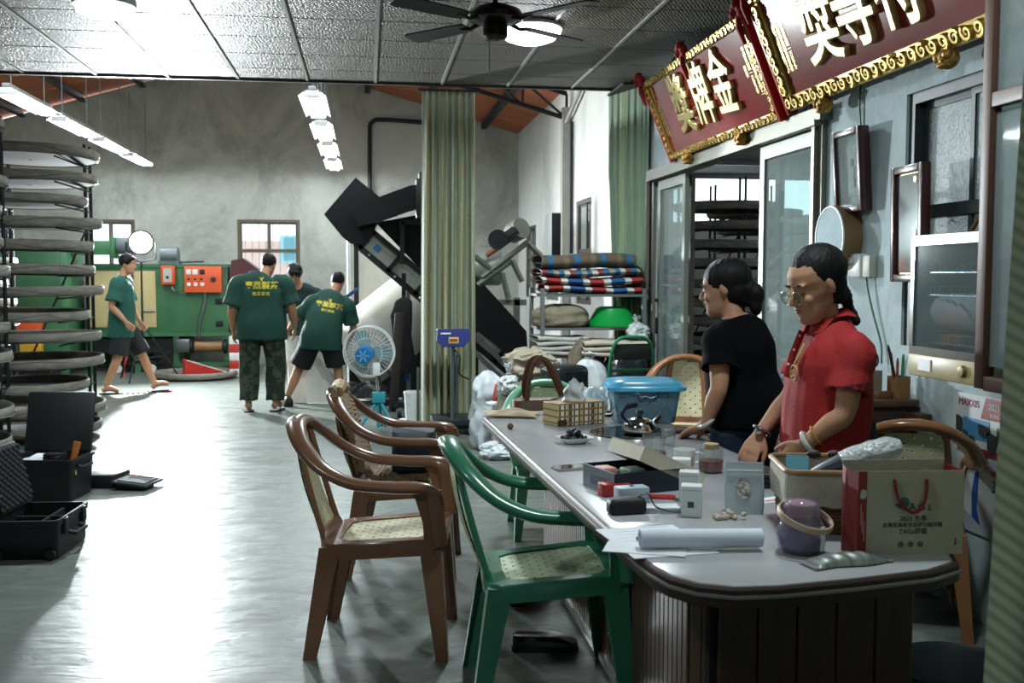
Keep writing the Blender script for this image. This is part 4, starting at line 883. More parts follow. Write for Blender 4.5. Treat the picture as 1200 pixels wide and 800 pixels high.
# tall display cabinet
t = thing('display_cabinet', 'tall brown framed cabinet with glass doors beside the near curtain', 'cabinet', (2.15, 2.86, 1.03))
CW = mat('cabinet_wood', '#4a3328', .45, var=.25, stretch=(4, 4, .5))
for y in (.47, -.47): part('stile', MB().box((0, y, .95), (.045, .05, 1.9), b=.003), CW, t)
for z in (.02, 1.0, 1.88): part('rail', MB().box((0, 0, z), (.04, .89, .05), b=.003), CW, t)
part('body', MB().box((.325, 0, .95), (.015, .98, 1.9)).box((.17, -.485, .95), (.32, .015, 1.9)).box((.17, 0, .01), (.32, .96, .02)).box((.17, 0, 1.89), (.32, .96, .02)), mat('cabinet_inside', '#4d5552', .6), t, None)
part('side_pane', MB().box((.17, .48, .95), (.3, .005, 1.84)), glass('cabinet_pane', '#c9d4d4', .05, .2), t, None)
for z in (.52, 1.44): part('pane', MB().box((.005, 0, z), (.004, .89, .88)), glass('cabinet_pane', '#c9d4d4'), t, None)
for z in (.08, 1.05, 1.5): part('shelf', MB().box((.17, 0, z), (.29, .94, .02)), mat('pale_shelf', '#9ba09c'), t, None)
tag(part('paper_stack', MB().box((2.3, 3.1, 1.03+.09+.035), (.22, .3, .07), b=.004), WHITEP), 'stack of white paper on the bottom cabinet shelf', 'papers')
tag(part('white_folder', MB().box((2.3, 3.05, 1.03+1.06+.045), (.2, .3, .09), b=.004), WHITEP), 'white folders on the upper shelf of the glass cabinet', 'folders')
tag(part('upper_papers', MB().box((0, 0, .16), (.02, .25, .32))
    , PAPER, loc=(2.36, 3.05, 1.03+1.51), rot=(0, .25, 0)), 'white papers leaning on the top cabinet shelf', 'papers')
single('wooden_triangle', MB().tube([(0, -.08, .0), (0, .1, .0), (0, -.08, .17)], .012, 6, closed=True), mat('tan_wood', '#6d5032'), 'small triangular wooden stand on top of the dish steriliser', 'stand', (2.33, 3.62, 1.602))
# desk with pots
t = thing('wooden_desk', 'dark wooden drawer desk against the pale wall', 'desk', (2.24, 4.85, .045))
DK = mat('dark_desk_wood', '#2f211a', .5, var=.3, stretch=(1, 1, 4))
part('top', MB().box((0, 0, .805), (.48, 1.06, .03), b=.004), mat('desk_top_wood', '#4b3628', .45, var=.2), t)
part('carcass', MB().box((0.01, 0, .375), (.44, 1.0, .83), b=.003), DK, t)
dr_ = part('drawer', MB().box((.0, -.505, .71), (.38, .014, .12), b=.003), DK, t); part('knob', MB().ball((0, -.52, .71), .012, 10, 7), STEEL, dr_)
part('ledge', MB().box((.0, -.52, .63), (.44, .03, .012)), mat('desk_top_wood', '#4b3628'), t, None)
part('side_block', MB().box((.22, -.56, .745), (.07, .09, .035)), mat('desk_top_wood', '#4b3628'), t, None)
ZD = .865
def pot(name, label, loc, w, h, m): 
    t = thing(name, label, 'pen pot', loc, 8)
    part('pot_wall', MB().loft([[(x*s, y*s, z) for x, y in rrect(w, w, .006, 2)] for s, z in ((1, 0), (1, h), (.88, h), (.88, .01), (.1, .01))]), m, t); return t
pot('pen_pot', 'grey wooden pot holding scissors and a green cutter', (2.33, 4.52, ZD), .094, .12, mat('grey_wood', '#7d7566', .7, var=.15))
pot('pen_pot', 'tan and brown wooden pot full of pens', (2.43, 4.42, ZD), .076, .1, mat('tan_pot_wood', '#7a5a38', .5, var=.2))
t = thing('scissors', 'dark blue handled scissors standing in the grey wooden pot', 'scissors', (2.335, 4.51, ZD+.012))
for s in (-1, 1):
    part('handle', MB().tube([(.022*s+.016*cos(R(a)), 0, .155+.03*sin(R(a))) for a in range(0, 360, 24)], .005, 6, closed=True), mat('navy_handle', '#243448'), t)
    part('blade', MB().tube([(.012*s, 0, .125), (-.008*s, 0, 0)], .004, 6), STEEL, t)
for k, (x, y, c, l, tl) in enumerate(((2.415, 4.43, '#b9797a', .2, -6), (2.435, 4.41, '#1f7a55', .19, 3), (2.45, 4.43, '#d6d8d4', .18, 7), (2.42, 4.4, '#1b1d20', .24, -14), (2.43, 4.435, '#8d3a34', .17, 0))):
    lb = ('pink pen', 'green marker', 'white pen', 'long black stick', 'dark red pen')[k]
    single('pen', MB().lathe([(.006, 0), (.007, .01), (.007, l-.02), (.004, l)], 8, RY(tl)), mat('pen_%d' % k, c, .4), lb+' standing in the tan wooden pot', 'pen', (x, y, ZD+.012))
single('green_cutter', MB().box((0, 0, .09), (.022, .018, .18), b=.005), mat('dark_green_plastic', '#1d5348', .4), 'dark green cutter standing in the grey wooden pot', 'cutter', (2.3, 4.53, ZD+.012))
t = thing('yellow_tub', 'small yellow tub with a white rim on the far end of the desk', 'tub', (2.06, 5.26, ZD)); part('tub', MB().lathe([(.01, 0), (.055, 0), (.065, .09), (.06, .09), (.05, .01), (.01, .01)], 22), mat('ochre_yellow', '#a8913c', .45), t); part('rim', MB().tube([(.066*cos(R(a)), .066*sin(R(a)), .09) for a in range(0, 360, 15)], .006, 6, closed=True), WHITEP, t)
t = thing('wood_block', 'small reddish wooden block between the two pots', 'block', (2.355, 4.42, ZD), 10)
part('block', MB().box((0, 0, .015), (.09, .05, .03), b=.003), mat('red_brown_wood', '#6b452c', .5), t)
t = thing('tea_tin_row', 'beige open box of packets behind the woman in red', 'box', (2.22, 4.6, ZD))
part('box', MB().box((0, 0, .05), (.07, .14, .1), b=.003), mat('beige_card', '#8d7d5c', .6), t)
part('packet', MB().box((-.0, 0.02, .11), (.05, .06, .03), b=.004), WHITEP, t)
cable('black adaptor lead arching over the grey wooden pot', [(2.24, 4.62, ZD+.19), (2.28, 4.6, ZD+.215), (2.33, 4.57, ZD+.222), (2.37, 4.56, ZD+.21)], BLACK, .006)
# wall calendars
def poster(name, label, y0, y1, z0, z1, m):
    w, h = y1-y0, z1-z0; t = thing(name, label, 'calendar', (XN-.003, y1, z0)); t.matrix_world = T(XN-.003, y1, z0) @ RZ(-90) @ RX(90)
    part('sheet', MB().box((w/2, h/2, .001), (w, h, .002)), m, t, None); return t, w, h
t, w, h = poster('motorcycle_calendar', 'calendar with red MAXXIS lettering and motorcycle riders', 3.7, 4.07, .69, .935, mat('poster_white', '#c2cacd', .4))
part('print_patch', MB().box((w*.45, h*.42, .003), (w*.5, h*.35, .001)), mat('sky_print', '#3f83b0', .4), t, None)
part('red_banner', MB().prism([(w*.53, h*.62), (w*.62, h*.98), (w, h*.98), (w, h*.62)], .002, .003).box((w*.55, h*.06, .003), (w*.9, h*.11, .001)), mat('banner_red', '#8a1f22', .4), t, None)
for k, (x, y, a, b) in enumerate(((.12, .42, .07, .22), (.25, .25, .06, .15), (.38, .2, .06, .12), (.6, .42, .12, .12), (.75, .25, .1, .2), (.9, .4, .07, .15))):
    part('rider_print', MB().prism([(w*x+w*a*cos(i*.79)*(1+.25*sin(i*2.6)), h*y+h*b*sin(i*.79)*(1+.25*cos(i*1.9))) for i in range(8)], .003, .0045), mat('dark_print', '#22262b', .5, var=.5, vs=60), t, None)
text('print_text', 'MAXXIS', .042, mat('maxxis_red', '#b02a2a'), t, T(w*.3, h*.84, .003), .0005)
text('print_text', '2025', .038, PAPER, t, T(w*.78, h*.84, .0035), .0005); text('print_text', 'BUENO', .02, PAPER, t, T(w*.8, h*.7, .0035), .0005)
t, w, h = poster('date_calendar', 'white calendar page with a tall blue stroke, under the motorcycle calendar', 3.68, 3.98, .36, .685, mat('page_white', '#b7c1c8', .5))
part('blue_stroke', MB().prism([(w*.22, h*.2), (w*.2, h*.5), (w*.3, h*.92), (w*.36, h*.9), (w*.33, h*.3), (w*.42, h*.12)], .002, .003), mat('poster_blue', '#1d4f9c', .4), t, None)
text('print_text', 'FRI', .03, mat('maxxis_red', '#b02a2a'), t, T(w*.68, h*.82, .003), .0005); text('print_text', '3', .07, mat('poster_blue', '#1d4f9c'), t, T(w*.7, h*.66, .003), .0005)
part('clip', MB().box((w*.45, h*1.01, .006), (.016, .03, .01)), BLACK, t, None)
# stool and floor things by the wall
t = thing('round_stool', 'dark stool with steel legs under the wall calendar', 'stool', (2.37, 3.28, 0))
part('seat', MB().lathe([(.02, .43), (.11, .43), (.12, .44), (.12, .46), (.11, .468), (.02, .47)], 28), BLACK, t)
for a in (45, 135, 225, 315): part('leg', MB().tube([(.1*cos(R(a)), .1*sin(R(a)), .43), (.12*cos(R(a)), .12*sin(R(a)), .006)], .013, 8), BLACKM, t)
single('blue_cloth_bundle', MB().ball((0, 0, .05), (.08, .08, .05), 14, 9), mat('teal_cloth', '#2f6d70', .8, bump=.6, bs=20), 'teal bundle lying on the dark stool', 'cloth', (2.37, 3.28, .472))
t = thing('plastic_tub', 'dark grey plastic tub on the floor by the near curtain', 'tub', (1.85, 2.95, 0))
part('tub', MB().lathe([(.02, 0), (.15, 0), (.19, .18), (.2, .185), (.195, .2), (.18, .18), (.14, .01), (.02, .01)], 28), mat('dark_tub', '#23272d', .4), t)
t = thing('water_bottle', 'blue ridged plastic bottle behind the near curtain', 'bottle', (1.72, 2.3, 0))
part('bottle', MB().lathe([(.02, 0), (.09, .005), (.095, .1), (.09, .12), (.095, .14), (.095, .3), (.06, .36), (.03, .39)], 20), mat('blue_bottle', '#4d7382', .15, trans=.3, ior=1.1), t)
part('cap', MB().lathe([(.034, .385), (.034, .42), (.01, .422)], 16), WHITEP, t)
t = thing('white_bucket', 'white plastic bucket on a crate before the table end', 'bucket', (.845, 1.86, -.025))
part('crate', MB().box((0, 0, .213), (.2, .2, .375), b=.01), mat('dark_crate', '#22211f', .7), t)
part('bucket', MB().lathe([(.02, .402), (.045, .402), (.055, .62), (.06, .625), (.05, .62), (.02, .61)], 20), WHITEP, t)
# ---------------------------------------------------------------- curtains
def curtain(name, label, p0, p1, z0, z1, folds, depth, m, gather=True, shape=None, seed=0.0, nz=30, band=None):
    p0, p1 = V(p0), V(p1); d = p1-p0; nrm = V((-d.y, d.x, 0)).normalized(); L_ = d.length
    def f(u, v):
        z = z0+(z1-z0)*v; s, e = (0, 1) if shape is None else shape(v)
        a = s+(e-s)*u; amp = depth*(.6+.4*sin(3*v+seed))*(.55 if (gather and v > .965) else 1)
        if gather and .93 < v < .95: amp *= .55
        w = sin(2*pi*folds*u+.6*sin(3.1*v+seed)+seed)+.35*sin(2*pi*folds*1.7*u+2*seed+v)
        return p0+d*a+nrm*amp*w+V((0, 0, z))
    t = thing(name, label, 'curtain', (p0.x, p0.y, 0)); mb = MB().grid(f, int(folds*14), nz, thick=.003)
    mb.v = [(x-p0.x, y-p0.y, z) for x, y, z in mb.v]; part('cloth', mb, m, t, 70)
    if band: part('heading_tape', MB().box((d.x/2, d.y/2, z1-.01), (abs(d.x)+.04, max(abs(d.y), .03), .02)), BLACKM, t, None)
    return t
def curtain_mat(name, a, b, c, sx=7.0):
    m = mat(name, a, .8, var=.1, vs=5); N, L, bs = nodes(m); tc = N.new('ShaderNodeTexCoord'); src = bs.inputs['Base Color'].links[0].from_socket
    for ax, s, cc, th in (('X', sx, b, .78), ('X', sx*.31, c, .93)):
        w = N.new('ShaderNodeTexWave'); w.bands_direction = ax; w.inputs['Scale'].default_value = s; w.inputs['Distortion'].default_value = .6; L.new(tc.outputs['Object'], w.inputs['Vector'])
        g = N.new('ShaderNodeMapRange'); g.inputs[1].default_value = th-.08; g.inputs[2].default_value = th; L.new(w.outputs['Fac'], g.inputs[0])
        mx = N.new('ShaderNodeMix'); mx.data_type = 'RGBA'; L.new(g.outputs[0], mx.inputs[0]); L.new(src, mx.inputs[6]); mx.inputs[7].default_value = lin(cc); src = mx.outputs[2]
    L.new(src, bs.inputs['Base Color'])
    w = N.new('ShaderNodeTexWave'); w.bands_direction = 'DIAGONAL'; w.inputs['Scale'].default_value = 14; w.inputs['Distortion'].default_value = 2; L.new(tc.outputs['Object'], w.inputs['Vector'])
    bp = N.new('ShaderNodeBump'); bp.inputs['Strength'].default_value = .25; bp.inputs['Distance'].default_value = .004; L.new(w.outputs['Fac'], bp.inputs['Height']); L.new(bp.outputs[0], bs.inputs['Normal']); return m
CM = curtain_mat('sage_curtain', '#a3ab94', '#b2b7a2', '#bdb88f')
curtain('pleated_curtain', 'sage green pleated curtain gathered behind the platform scale', (.49, 9.5, 0), (1.0, 9.5, 0), .03, 3.13, 8, .05, CM, shape=lambda v: (-.02+.05*v, 1.0-.02*v), seed=.7, band=True)
curtain('pleated_curtain', 'sage green curtain gathered against the right wall by the doors', (2.26, 9.52, 0), (2.44, 8.92, 0), .25, 3.13, 7, .035, curtain_mat('green_curtain', '#6f8670', '#7d9079', '#8fa07c'), shape=lambda v: (-.02+(.32*(1-v)**2 if v < .72 else .0)+(.06*max(0, .72-v)), 1.1-.05*(1-v)), seed=2.1, band=True)
HB_ = mat('herringbone_curtain', '#7f8d70', .85, var=.12, vs=8)
N, L, b_ = nodes(HB_); tc = N.new('ShaderNodeTexCoord'); wv = N.new('ShaderNodeTexWave'); wv.bands_direction = 'Z'; wv.inputs['Scale'].default_value = 11; wv.inputs['Distortion'].default_value = 0
mp = N.new('ShaderNodeVectorMath'); mp.operation = 'MULTIPLY_ADD'; sx = N.new('ShaderNodeSeparateXYZ'); pp_ = N.new('ShaderNodeMath'); pp_.operation = 'PINGPONG'; pp_.inputs[1].default_value = .05; L.new(tc.outputs['Object'], sx.inputs[0]); L.new(sx.outputs[0], pp_.inputs[0])
cb = N.new('ShaderNodeCombineXYZ'); ad = N.new('ShaderNodeMath'); ad.operation = 'ADD'; L.new(sx.outputs[2], ad.inputs[0]); L.new(pp_.outputs[0], ad.inputs[1]); L.new(ad.outputs[0], cb.inputs[2]); L.new(cb.outputs[0], wv.inputs['Vector'])
mx = N.new('ShaderNodeMix'); mx.data_type = 'RGBA'; mx.inputs[6].default_value = lin('#86937a'); mx.inputs[7].default_value = lin('#b3b698'); L.new(wv.outputs['Fac'], mx.inputs[0]); L.new(mx.outputs[2], b_.inputs['Base Color']); N.remove(mp)
curtain('near_curtain', 'green herringbone curtain hanging beside the table end', (1.145, 1.72, 0), (1.8, 1.66, 0), .03, 3.13, 5, .035, HB_, shape=lambda v: (-.02+.13*v, 1), seed=1.3, nz=24, band=True)
# ---------------------------------------------------------------- bamboo trays and their racks
def tray_mat():
    m = mat('bamboo_weave', '#4f4c45', .8, var=.3, vs=20); N, L, b = nodes(m); tc = N.new('ShaderNodeTexCoord')
    w = N.new('ShaderNodeTexChecker'); w.inputs['Scale'].default_value = 60; L.new(tc.outputs['Object'], w.inputs['Vector'])
    bp = N.new('ShaderNodeBump'); bp.inputs['Strength'].default_value = .5; bp.inputs['Distance'].default_value = .006; L.new(w.outputs['Fac'], bp.inputs['Height']); L.new(bp.outputs[0], b.inputs['Normal']); return m
TRAYB = tray_mat(); TRAYR = mat('grey_bamboo_rim', '#827e76', .75, var=.35, vs=9, stretch=(1, 1, 3), bump=.5, bs=50)
tr0 = thing('bamboo_tray', 'x', 'tray', (0, 0, 0))
part('rim', MB().lathe([(.53, .0), (.55, .012), (.558, .04), (.556, .078), (.545, .085), (.532, .078), (.527, .03), (.525, .006)], 48, cap=False), TRAYR, tr0, 60)
part('base', MB().lathe([(.53, .004), (.3, .0), (.02, -.004), (.02, .0), (.3, .006), (.528, .012)], 48, cap=False), TRAYB, tr0, 60)
part('binding', MB().tube([(.557*cos(R(a)), .557*sin(R(a)), .043+.03*sin(a)) for a in range(0, 360, 6)], .004, 4, closed=True), mat('rim_binding', '#6b675e'), tr0)
first = [True]
def trays(zs, c, jit, label, group, dark=False, sc=1.0):
    for k, z in enumerate(zs):
        o = tr0 if first[0] else dup(tr0); first[0] = False
        o.location = (c[0]+jit*sin(k*2.3), c[1]+jit*.8*cos(k*1.7), z); o.rotation_euler = (.012*sin(k*1.9), .02*sin(k*2.7+1), k*1.1); o.scale = (sc,)*3
        o['label'] = label % (('lowest', 'topmost')[k > 0] if k in (0, len(zs)-1) else ORD[k]+' from the floor'); o['category'] = 'tray'; o['group'] = group
def rack(label, x0, x1, yc, h, zs, m=BLACKM):
    """posts stand behind the trays and carry a pair of arms for each one"""
    xc = (x0+x1)/2; t = thing('tray_rack', label, 'rack', (xc, yc, 0)); a = (x1-x0)/2
    for sx in (-1, 1):
        for y in (.5, .68): part('post', MB().tube([(sx*a, y, 0), (sx*a, y, h)], .016, 8), m, t)
        part('foot', MB().tube([(sx*a, -.45, .018), (sx*a, .68, .018)], .016, 8), m, t)
        for z in zs: part('support_arm', MB().tube([(sx*a, -.42, z-.012), (sx*a, .68, z-.012)], .008, 6), m, t)
    part('diagonal_brace', MB().tube([(-a, .69, .3), (a, .69, h*.75)], .01, 6), m, t)
    return t
ZA = [.1, .273, .467, .676, .885, 1.08, 1.28, 1.47, 1.68, 1.87, 2.06, 2.25, 2.46]; ZA = [z-.04 for z in ZA]
rack('black steel rack full of grey bamboo trays beside the walking boy', -3.28, -2.56, 9.42, 2.62, ZA)
trays(ZA, (-2.92, 9.42), .07, 'grey bamboo tray, %s in the rack beside the walking boy', 'trays in the rack beside the boy')
ZB = [z-.04 for z in (.15, .39, .56, .8, 1.02, 1.2, 1.44, 1.67, 1.92, 2.12, 2.35, 2.55)]
rack('steel rack of pale bamboo trays standing behind the open black case', -3.64, -2.92, 8.15, 2.7, ZB)
trays(ZB, (-3.27, 8.15), .05, 'bamboo tray, %s in the rack behind the open black case', 'trays in the rack behind the cases')
ZC = [.2+.22*k for k in range(10)]
rack('steel tray rack standing between the green machine and the other racks', -4.78, -4.06, 11.9, 2.5, ZC)
trays(ZC, (-4.42, 11.9), .06, 'bamboo tray, %s in the rack in front of the green machine', 'trays in the rack before the green machine')
ZO = [.12+.2*k for k in range(11)]
for cx_, cy_, lb in ((3.85, 10.6, 'nearer'), (4.6, 11.7, 'farther')):
    rack('dark tray rack standing in the yard outside, the %s of two' % lb, cx_-.36, cx_+.36, cy_, 2.55, ZO)
    trays(ZO, (cx_, cy_), .07, 'bamboo tray, %s in the '+lb+' rack out in the yard', 'trays in the %s yard rack' % lb)
# ---------------------------------------------------------------- open cases on the floor
c1 = fl(88, 589); t = thing('storage_box', 'deep black storage box with its lid propped open', 'box', (c1.x-.2, c1.y+.2, 0), -8)
MBLK = mat('matt_black_plastic', '#0f1214', .55, var=.15)
W, D, H = .42, .36, .27
part('box_wall', MB().loft([[(x*s, y*s, z) for x, y in rrect(W, D, .03)] for s, z in ((.9, 0), (.93, .01), (1, H-.02), (1.05, H-.02), (1.05, H), (.95, H), (.9, .02), (.1, .02))]), MBLK, t)
part('lid', MB().box((0, 0, .2), (W*1.05, .04, .4), T(-.03, D/2, H-.01) @ RX(-14), b=.015), MBLK, t)
part('yellow_tag', MB().box((W/2*.97, -.1, H*.68), (.006, .02, .04)), mat('yellow_tag', '#b9a52c'), t, None)
part('lid_handle', MB().tube([(W*.52, -.1, H-.05), (W*.58, -.06, H-.06), (W*.58, .06, H-.06), (W*.52, .1, H-.05)], .01, 6), MBLK, t)
single('white_cloth', MB().grid(crump(.2, .16, .09, 5), 16, 12, thick=.004), PAPER, 'grey white cloth lying in the deep black storage box', 'cloth', (c1.x-.25, c1.y+.18, H-.045), 20, ang=60)
single('cable_coil', MB().tube([((.06+.006*sin(k))*cos(k*.5), (.06+.006*cos(k))*sin(k*.5), .02+.0012*k) for k in range(40)], .008, 6), MBLK, 'black coiled cable in the deep black storage box', 'cable', (c1.x-.15, c1.y+.13, H-.04))
single('orange_handle', MB().tube([(0, 0, 0), (.03, .02, .14)], [.018, .024], 10), mat('orange_wood', '#a5602e', .4), 'orange handle standing out of the deep black storage box', 'tool', (c1.x-.05, c1.y+.14, H-.05))
single('silver_lens_cap', MB().lathe([(.01, 0), (.035, 0), (.035, .03), (.01, .032)], 18), CHROME, 'round silver cap resting on the coiled cable', 'cap', (c1.x-.12, c1.y+.05, H-.03))
c2 = fl(72, 656); t = thing('equipment_case', 'open black wheeled equipment case with egg crate foam lid', 'case', (c2.x-.165, c2.y+.23, 0), -4)
W, D, H = .33, .44, .2
part('case_wall', MB().loft([[(x*s, y*s, z) for x, y in rrect(W, D, .025)] for s, z in ((.94, 0), (.97, .008), (.99, H*.6), (1.0, H-.03), (1.04, H-.03), (1.04, H), (.96, H), (.93, .02), (.1, .02))]), MBLK, t)
lm = T(-W/2+.01, 0, H) @ RY(-104)
part('lid', MB().box((.17, 0, .0), (.34, D*1.03, .07), lm, b=.012), MBLK, t)
fo = MB().grid(lambda u, v: ((.02+.3*u), -D*.45+D*.9*v, -.05-.012*sin(u*2*pi*7)*sin(v*2*pi*7)), 42, 42, lm, thick=.004); part('egg_crate_foam', fo, mat('dark_foam', '#16191c', .95), t, 60)
for y in (-.12, .0): part('divider', MB().box((.02, y, .1), (W*.85, .015, .15)), mat('dark_foam', '#16191c'), t, None)
part('divider', MB().box((.05, 0, .1), (.015, D*.85, .15)), mat('dark_foam', '#16191c'), t, None)
part('handle', MB().tube([(W/2+.005, -.08, H*.55), (W/2+.04, -.07, H*.5), (W/2+.04, .07, H*.5), (W/2+.005, .08, H*.55)], .012, 8), MBLK, t)
for y in (-.13, .13): part('latch', MB().box((W/2+.008, y, H*.78), (.022, .05, .08), b=.006), MBLK, t)
for x in (-.12, .13): part('wheel', MB().cyl((0, 0, 0), .025, .02, 14, T(x, -D/2-.004, .027) @ RX(90)), MBLK, t)
for k, (x, y) in enumerate(((-.1, -.06), (.12, .09))): single('lens', MB().lathe([(.01, 0), (.035, 0), (.037, .07), (.032, .075), (.01, .07)], 18), mat('grey_lens', '#3c4247', .3, .3), ('dark lens in the near bay of the equipment case', 'dark lens in the far bay of the equipment case')[k], 'lens', (c2.x-.165+x*.8, c2.y+.23+y, .03))
c3 = fl(140, 572); t = thing('tool_wallet', 'small black case lying open flat on the bright floor', 'case', (c3.x, c3.y+.05, 0), -14)
part('shell', MB().box((-.13, .05, .045), (.22, .26, .09), b=.012), MBLK, t)
part('lid', MB().box((.11, 0, .055), (.25, .27, .02), RY(6), b=.006), mat('grey_felt_lid', '#2b3036', .7), t)
part('pocket', MB().box((.11, 0, .068), (.19, .2, .006), RY(6)), mat('grey_pocket', '#4a4f55', .8), t, None)
part('red_cord', MB().tube(spline([(.04, .03, .075), (.1, .06, .068), (.16, .02, .062), (.2, .05, .058)], 4), .005, 5), mat('red_cord', '#8b3a34'), t)
part('prop', MB().box((.1, .0, .022), (.18, .2, .044), b=.005), MBLK, t)
# ---------------------------------------------------------------- green dryer and its neighbours
GM = mat('green_machine_paint', '#3a6b47', .45, var=.12, vs=4); CRM = mat('cream_door_paint', '#bfae7f', .5, var=.06); ORG = mat('orange_panel', '#d2552b', .45, var=.05)
g = thing('tea_dryer', 'long green tea dryer with cream doors and orange control boxes', 'machine', (-3.05, 15.6, 0))
part('body', MB().box((0, .5, 1.06), (2.02, 1.0, 1.06), b=.02), GM, g)
part('top_rail', MB().box((0, -.01, 1.57), (2.06, .04, .05)).box((0, -.01, .56), (2.06, .04, .05)), GM, g, None)
for x0, x1 in ((-.98, -.36), (-.34, -.02)):
    d_ = part('door', MB().box(((x0+x1)/2, -.012, 1.08), (x1-x0, .02, .82), b=.006), CRM, g)
    part('latch', MB().box((x1-.1, -.03, .9), (.18, .02, .02), b=.004), STEEL, d_); [part('hinge', MB().cyl((x0+.01, -.025, z_), .012, .08, 8), STEEL, d_) for z_ in (1.4, .76)]
bx_ = part('control_box', MB().box((.17, -.07, 1.43), (.19, .12, .27), b=.01), ORG, g); part('face_plate', MB().box((.17, -.133, 1.43), (.12, .006, .2)), mat('pale_face', '#b9b8b0'), bx_, None)
part('dial', MB().cyl((0, 0, 0), .022, .01, 14, T(.17, -.14, 1.4) @ RX(90)), BLACK, bx_)
bx_ = part('control_box', MB().box((.67, -.07, 1.37), (.52, .14, .38), b=.01), ORG, g)
for k in range(2): part('meter', MB().box((.47+.09*k, -.145, 1.48), (.07, .012, .075), b=.004), WHITEP, bx_)
part('meter', MB().box((.66, -.145, 1.48), (.075, .012, .075), b=.004), BLACK, bx_)
for k in range(3):
    part('button', MB().cyl((0, 0, 0), .016, .02, 12, T(.47+.09*k, -.147, 1.375) @ RX(90)), BLACK, bx_)
    part('button', MB().box((.47+.095*k, -.146, 1.3), (.05, .012, .05), b=.004), WHITEP, bx_)
part('knob', MB().cyl((0, 0, 0), .038, .03, 16, T(.82, -.15, 1.37) @ RX(90)), BLACK, bx_)
part('conduit', MB().tube(spline([(.68, -.06, 1.2), (.68, -.06, 1.05), (.6, -.06, .75), (.58, -.04, .5)], 5), .022, 8), STEEL, g)
part('conduit', MB().tube(spline([(.2, -.05, 1.3), (.25, -.06, 1.2), (.45, -.06, 1.15), (.6, -.05, 1.2)], 5), .012, 6), STEEL, g)
for z in (1.05, .72): part('hinge_block', MB().box((.88, -.02, z), (.1, .05, .08), b=.008), BLACKM, g)
for x in (-.95, -.3, .25, .98): [part('leg', MB().box((x, y_, .27), (.08, .1, .54)), GM, g, None) for y_ in (.05, .95)]
part('under_tray', MB().box((-.3, .5, .4), (1.3, .9, .2)), BLACKM, g, None)
part('gearbox', MB().box((.36, -.02, .4), (.2, .2, .2), b=.02), STEEL, g)
part('roller', MB().cyl((0, 0, 0), .075, .4, 18, T(.72, -.02, .38) @ RY(90)), mat('roller_wood', '#8b6a48', .5, var=.2), g)
for x in (.48, .96): part('roller_end', MB().cyl((0, 0, 0), .1, .05, 16, T(x, -.02, .38) @ RY(90)), BLACKM, g)
part('foot_rail', MB().box((.62, -.02, .12), (.8, .06, .06)), GM, g, None)
part('motor', MB().cyl((0, 0, 0), .13, .25, 18, T(.13, .3, 1.72) @ RY(90)).box((.13, .3, 1.62), (.3, .24, .05)), mat('grey_motor', '#5f6668', .5, .3), g)
part('shaft', MB().tube([(.2, .3, 1.62), (.62, .3, 1.635)], .012, 6), BLACKM, g)
t = thing('maroon_hopper', 'maroon sheet hopper with a pale side at the end of the green dryer', 'hopper', (-1.93, 15.5, 0))
part('hood', MB().prism([(-.08, 1.35), (-.05, 1.65), (.12, 1.68), (.36, 1.5), (.36, 1.3), (.1, 1.25)], -.4, .0, T(0, 0, 0) @ RX(90)), mat('maroon_sheet', '#4a2228', .4), t)
part('stand', MB().box((.12, .2, .65), (.3, .35, 1.3), b=.01), GM, t)
part('chute', MB().box((.05, -.05, 1.3), (.18, .06, .3), RY(20), b=.004), mat('pale_chute', '#97a394', .4), t)
g = thing('green_cabinet_machine', 'tall green sheet metal machine behind the tray racks', 'machine', (-4.9, 15.1, 0))
part('body', MB().box((.1, .45, 1.05), (1.25, .9, 1.75), b=.02), GM, g)
part('panel', MB().box((.35, -.008, 1.35), (.6, .02, .95), b=.006), mat('darker_green_panel', '#2f5a3d', .45), g)
for x in (-.45, .65): part('leg', MB().box((x, .1, .09), (.1, .1, .18)), GM, g, None)
part('duct', MB().box((.98, .35, 1.82), (.65, .26, .2), b=.01), GM, g); part('flange', MB().box((1.3, .35, 1.82), (.05, .34, .3), b=.008), GM, g)
part('motor', MB().cyl((0, 0, 0), .12, .22, 16, T(1.45, .35, 1.85) @ RY(90)), mat('grey_motor', '#5f6668'), g)
part('orange_box', MB().box((.2, -.12, .82), (.42, .2, .3), b=.01), ORG, g); part('box_screen', MB().box((.32, -.224, .85), (.14, .01, .1)), STEEL, g, None)
part('yellow_box', MB().box((.3, -.2, .46), (.26, .2, .2), b=.01), mat('yellow_panel', '#c7972e', .45), g)
part('pale_box', MB().box((-.1, -.2, .5), (.24, .2, .22), b=.01), STEEL, g); part('box_plinth', MB().box((.1, -.2, .18), (.8, .24, .36)), BLACKM, g, None)
t = thing('red_white_crate', 'stack of red and white striped cartons beside the green dryer', 'cartons', (-1.83, 14.9, 0))
for k in range(5): part('carton', MB().box((0, 0, .06+.115*k), (.2, .3, .112), b=.004), (WHITEP, mat('crate_red', '#b4332d', .5))[k % 2], t)
o = dup(tr0, (-2.38, 14.7, .02), 0, 'wide dark bamboo tray lying on the floor under the wooden roller'); o.pop('group', None)
t = thing('red_scoop', 'red plastic scoop lying in the floor tray under the roller', 'scoop', (-2.25, 14.75, .04), 20)
part('pan', MB().prism([(-.3, 0), (-.3, .22), (-.26, .22), (.25, .04), (.25, 0)], -.1, .1, RX(90)), mat('bright_red_plastic', '#c02a23', .4), t)
part('rim', MB().tube([(-.28, -.105, .22), (.25, -.105, .04)], .008, 6), WHITEP, t)
single('red_stick', MB().box((0, 0, .012), (.32, .03, .02)), mat('bright_red_plastic', '#c02a23'), 'thin red stick on the floor beside the striped cartons', 'stick', fl(273, 440), 8)
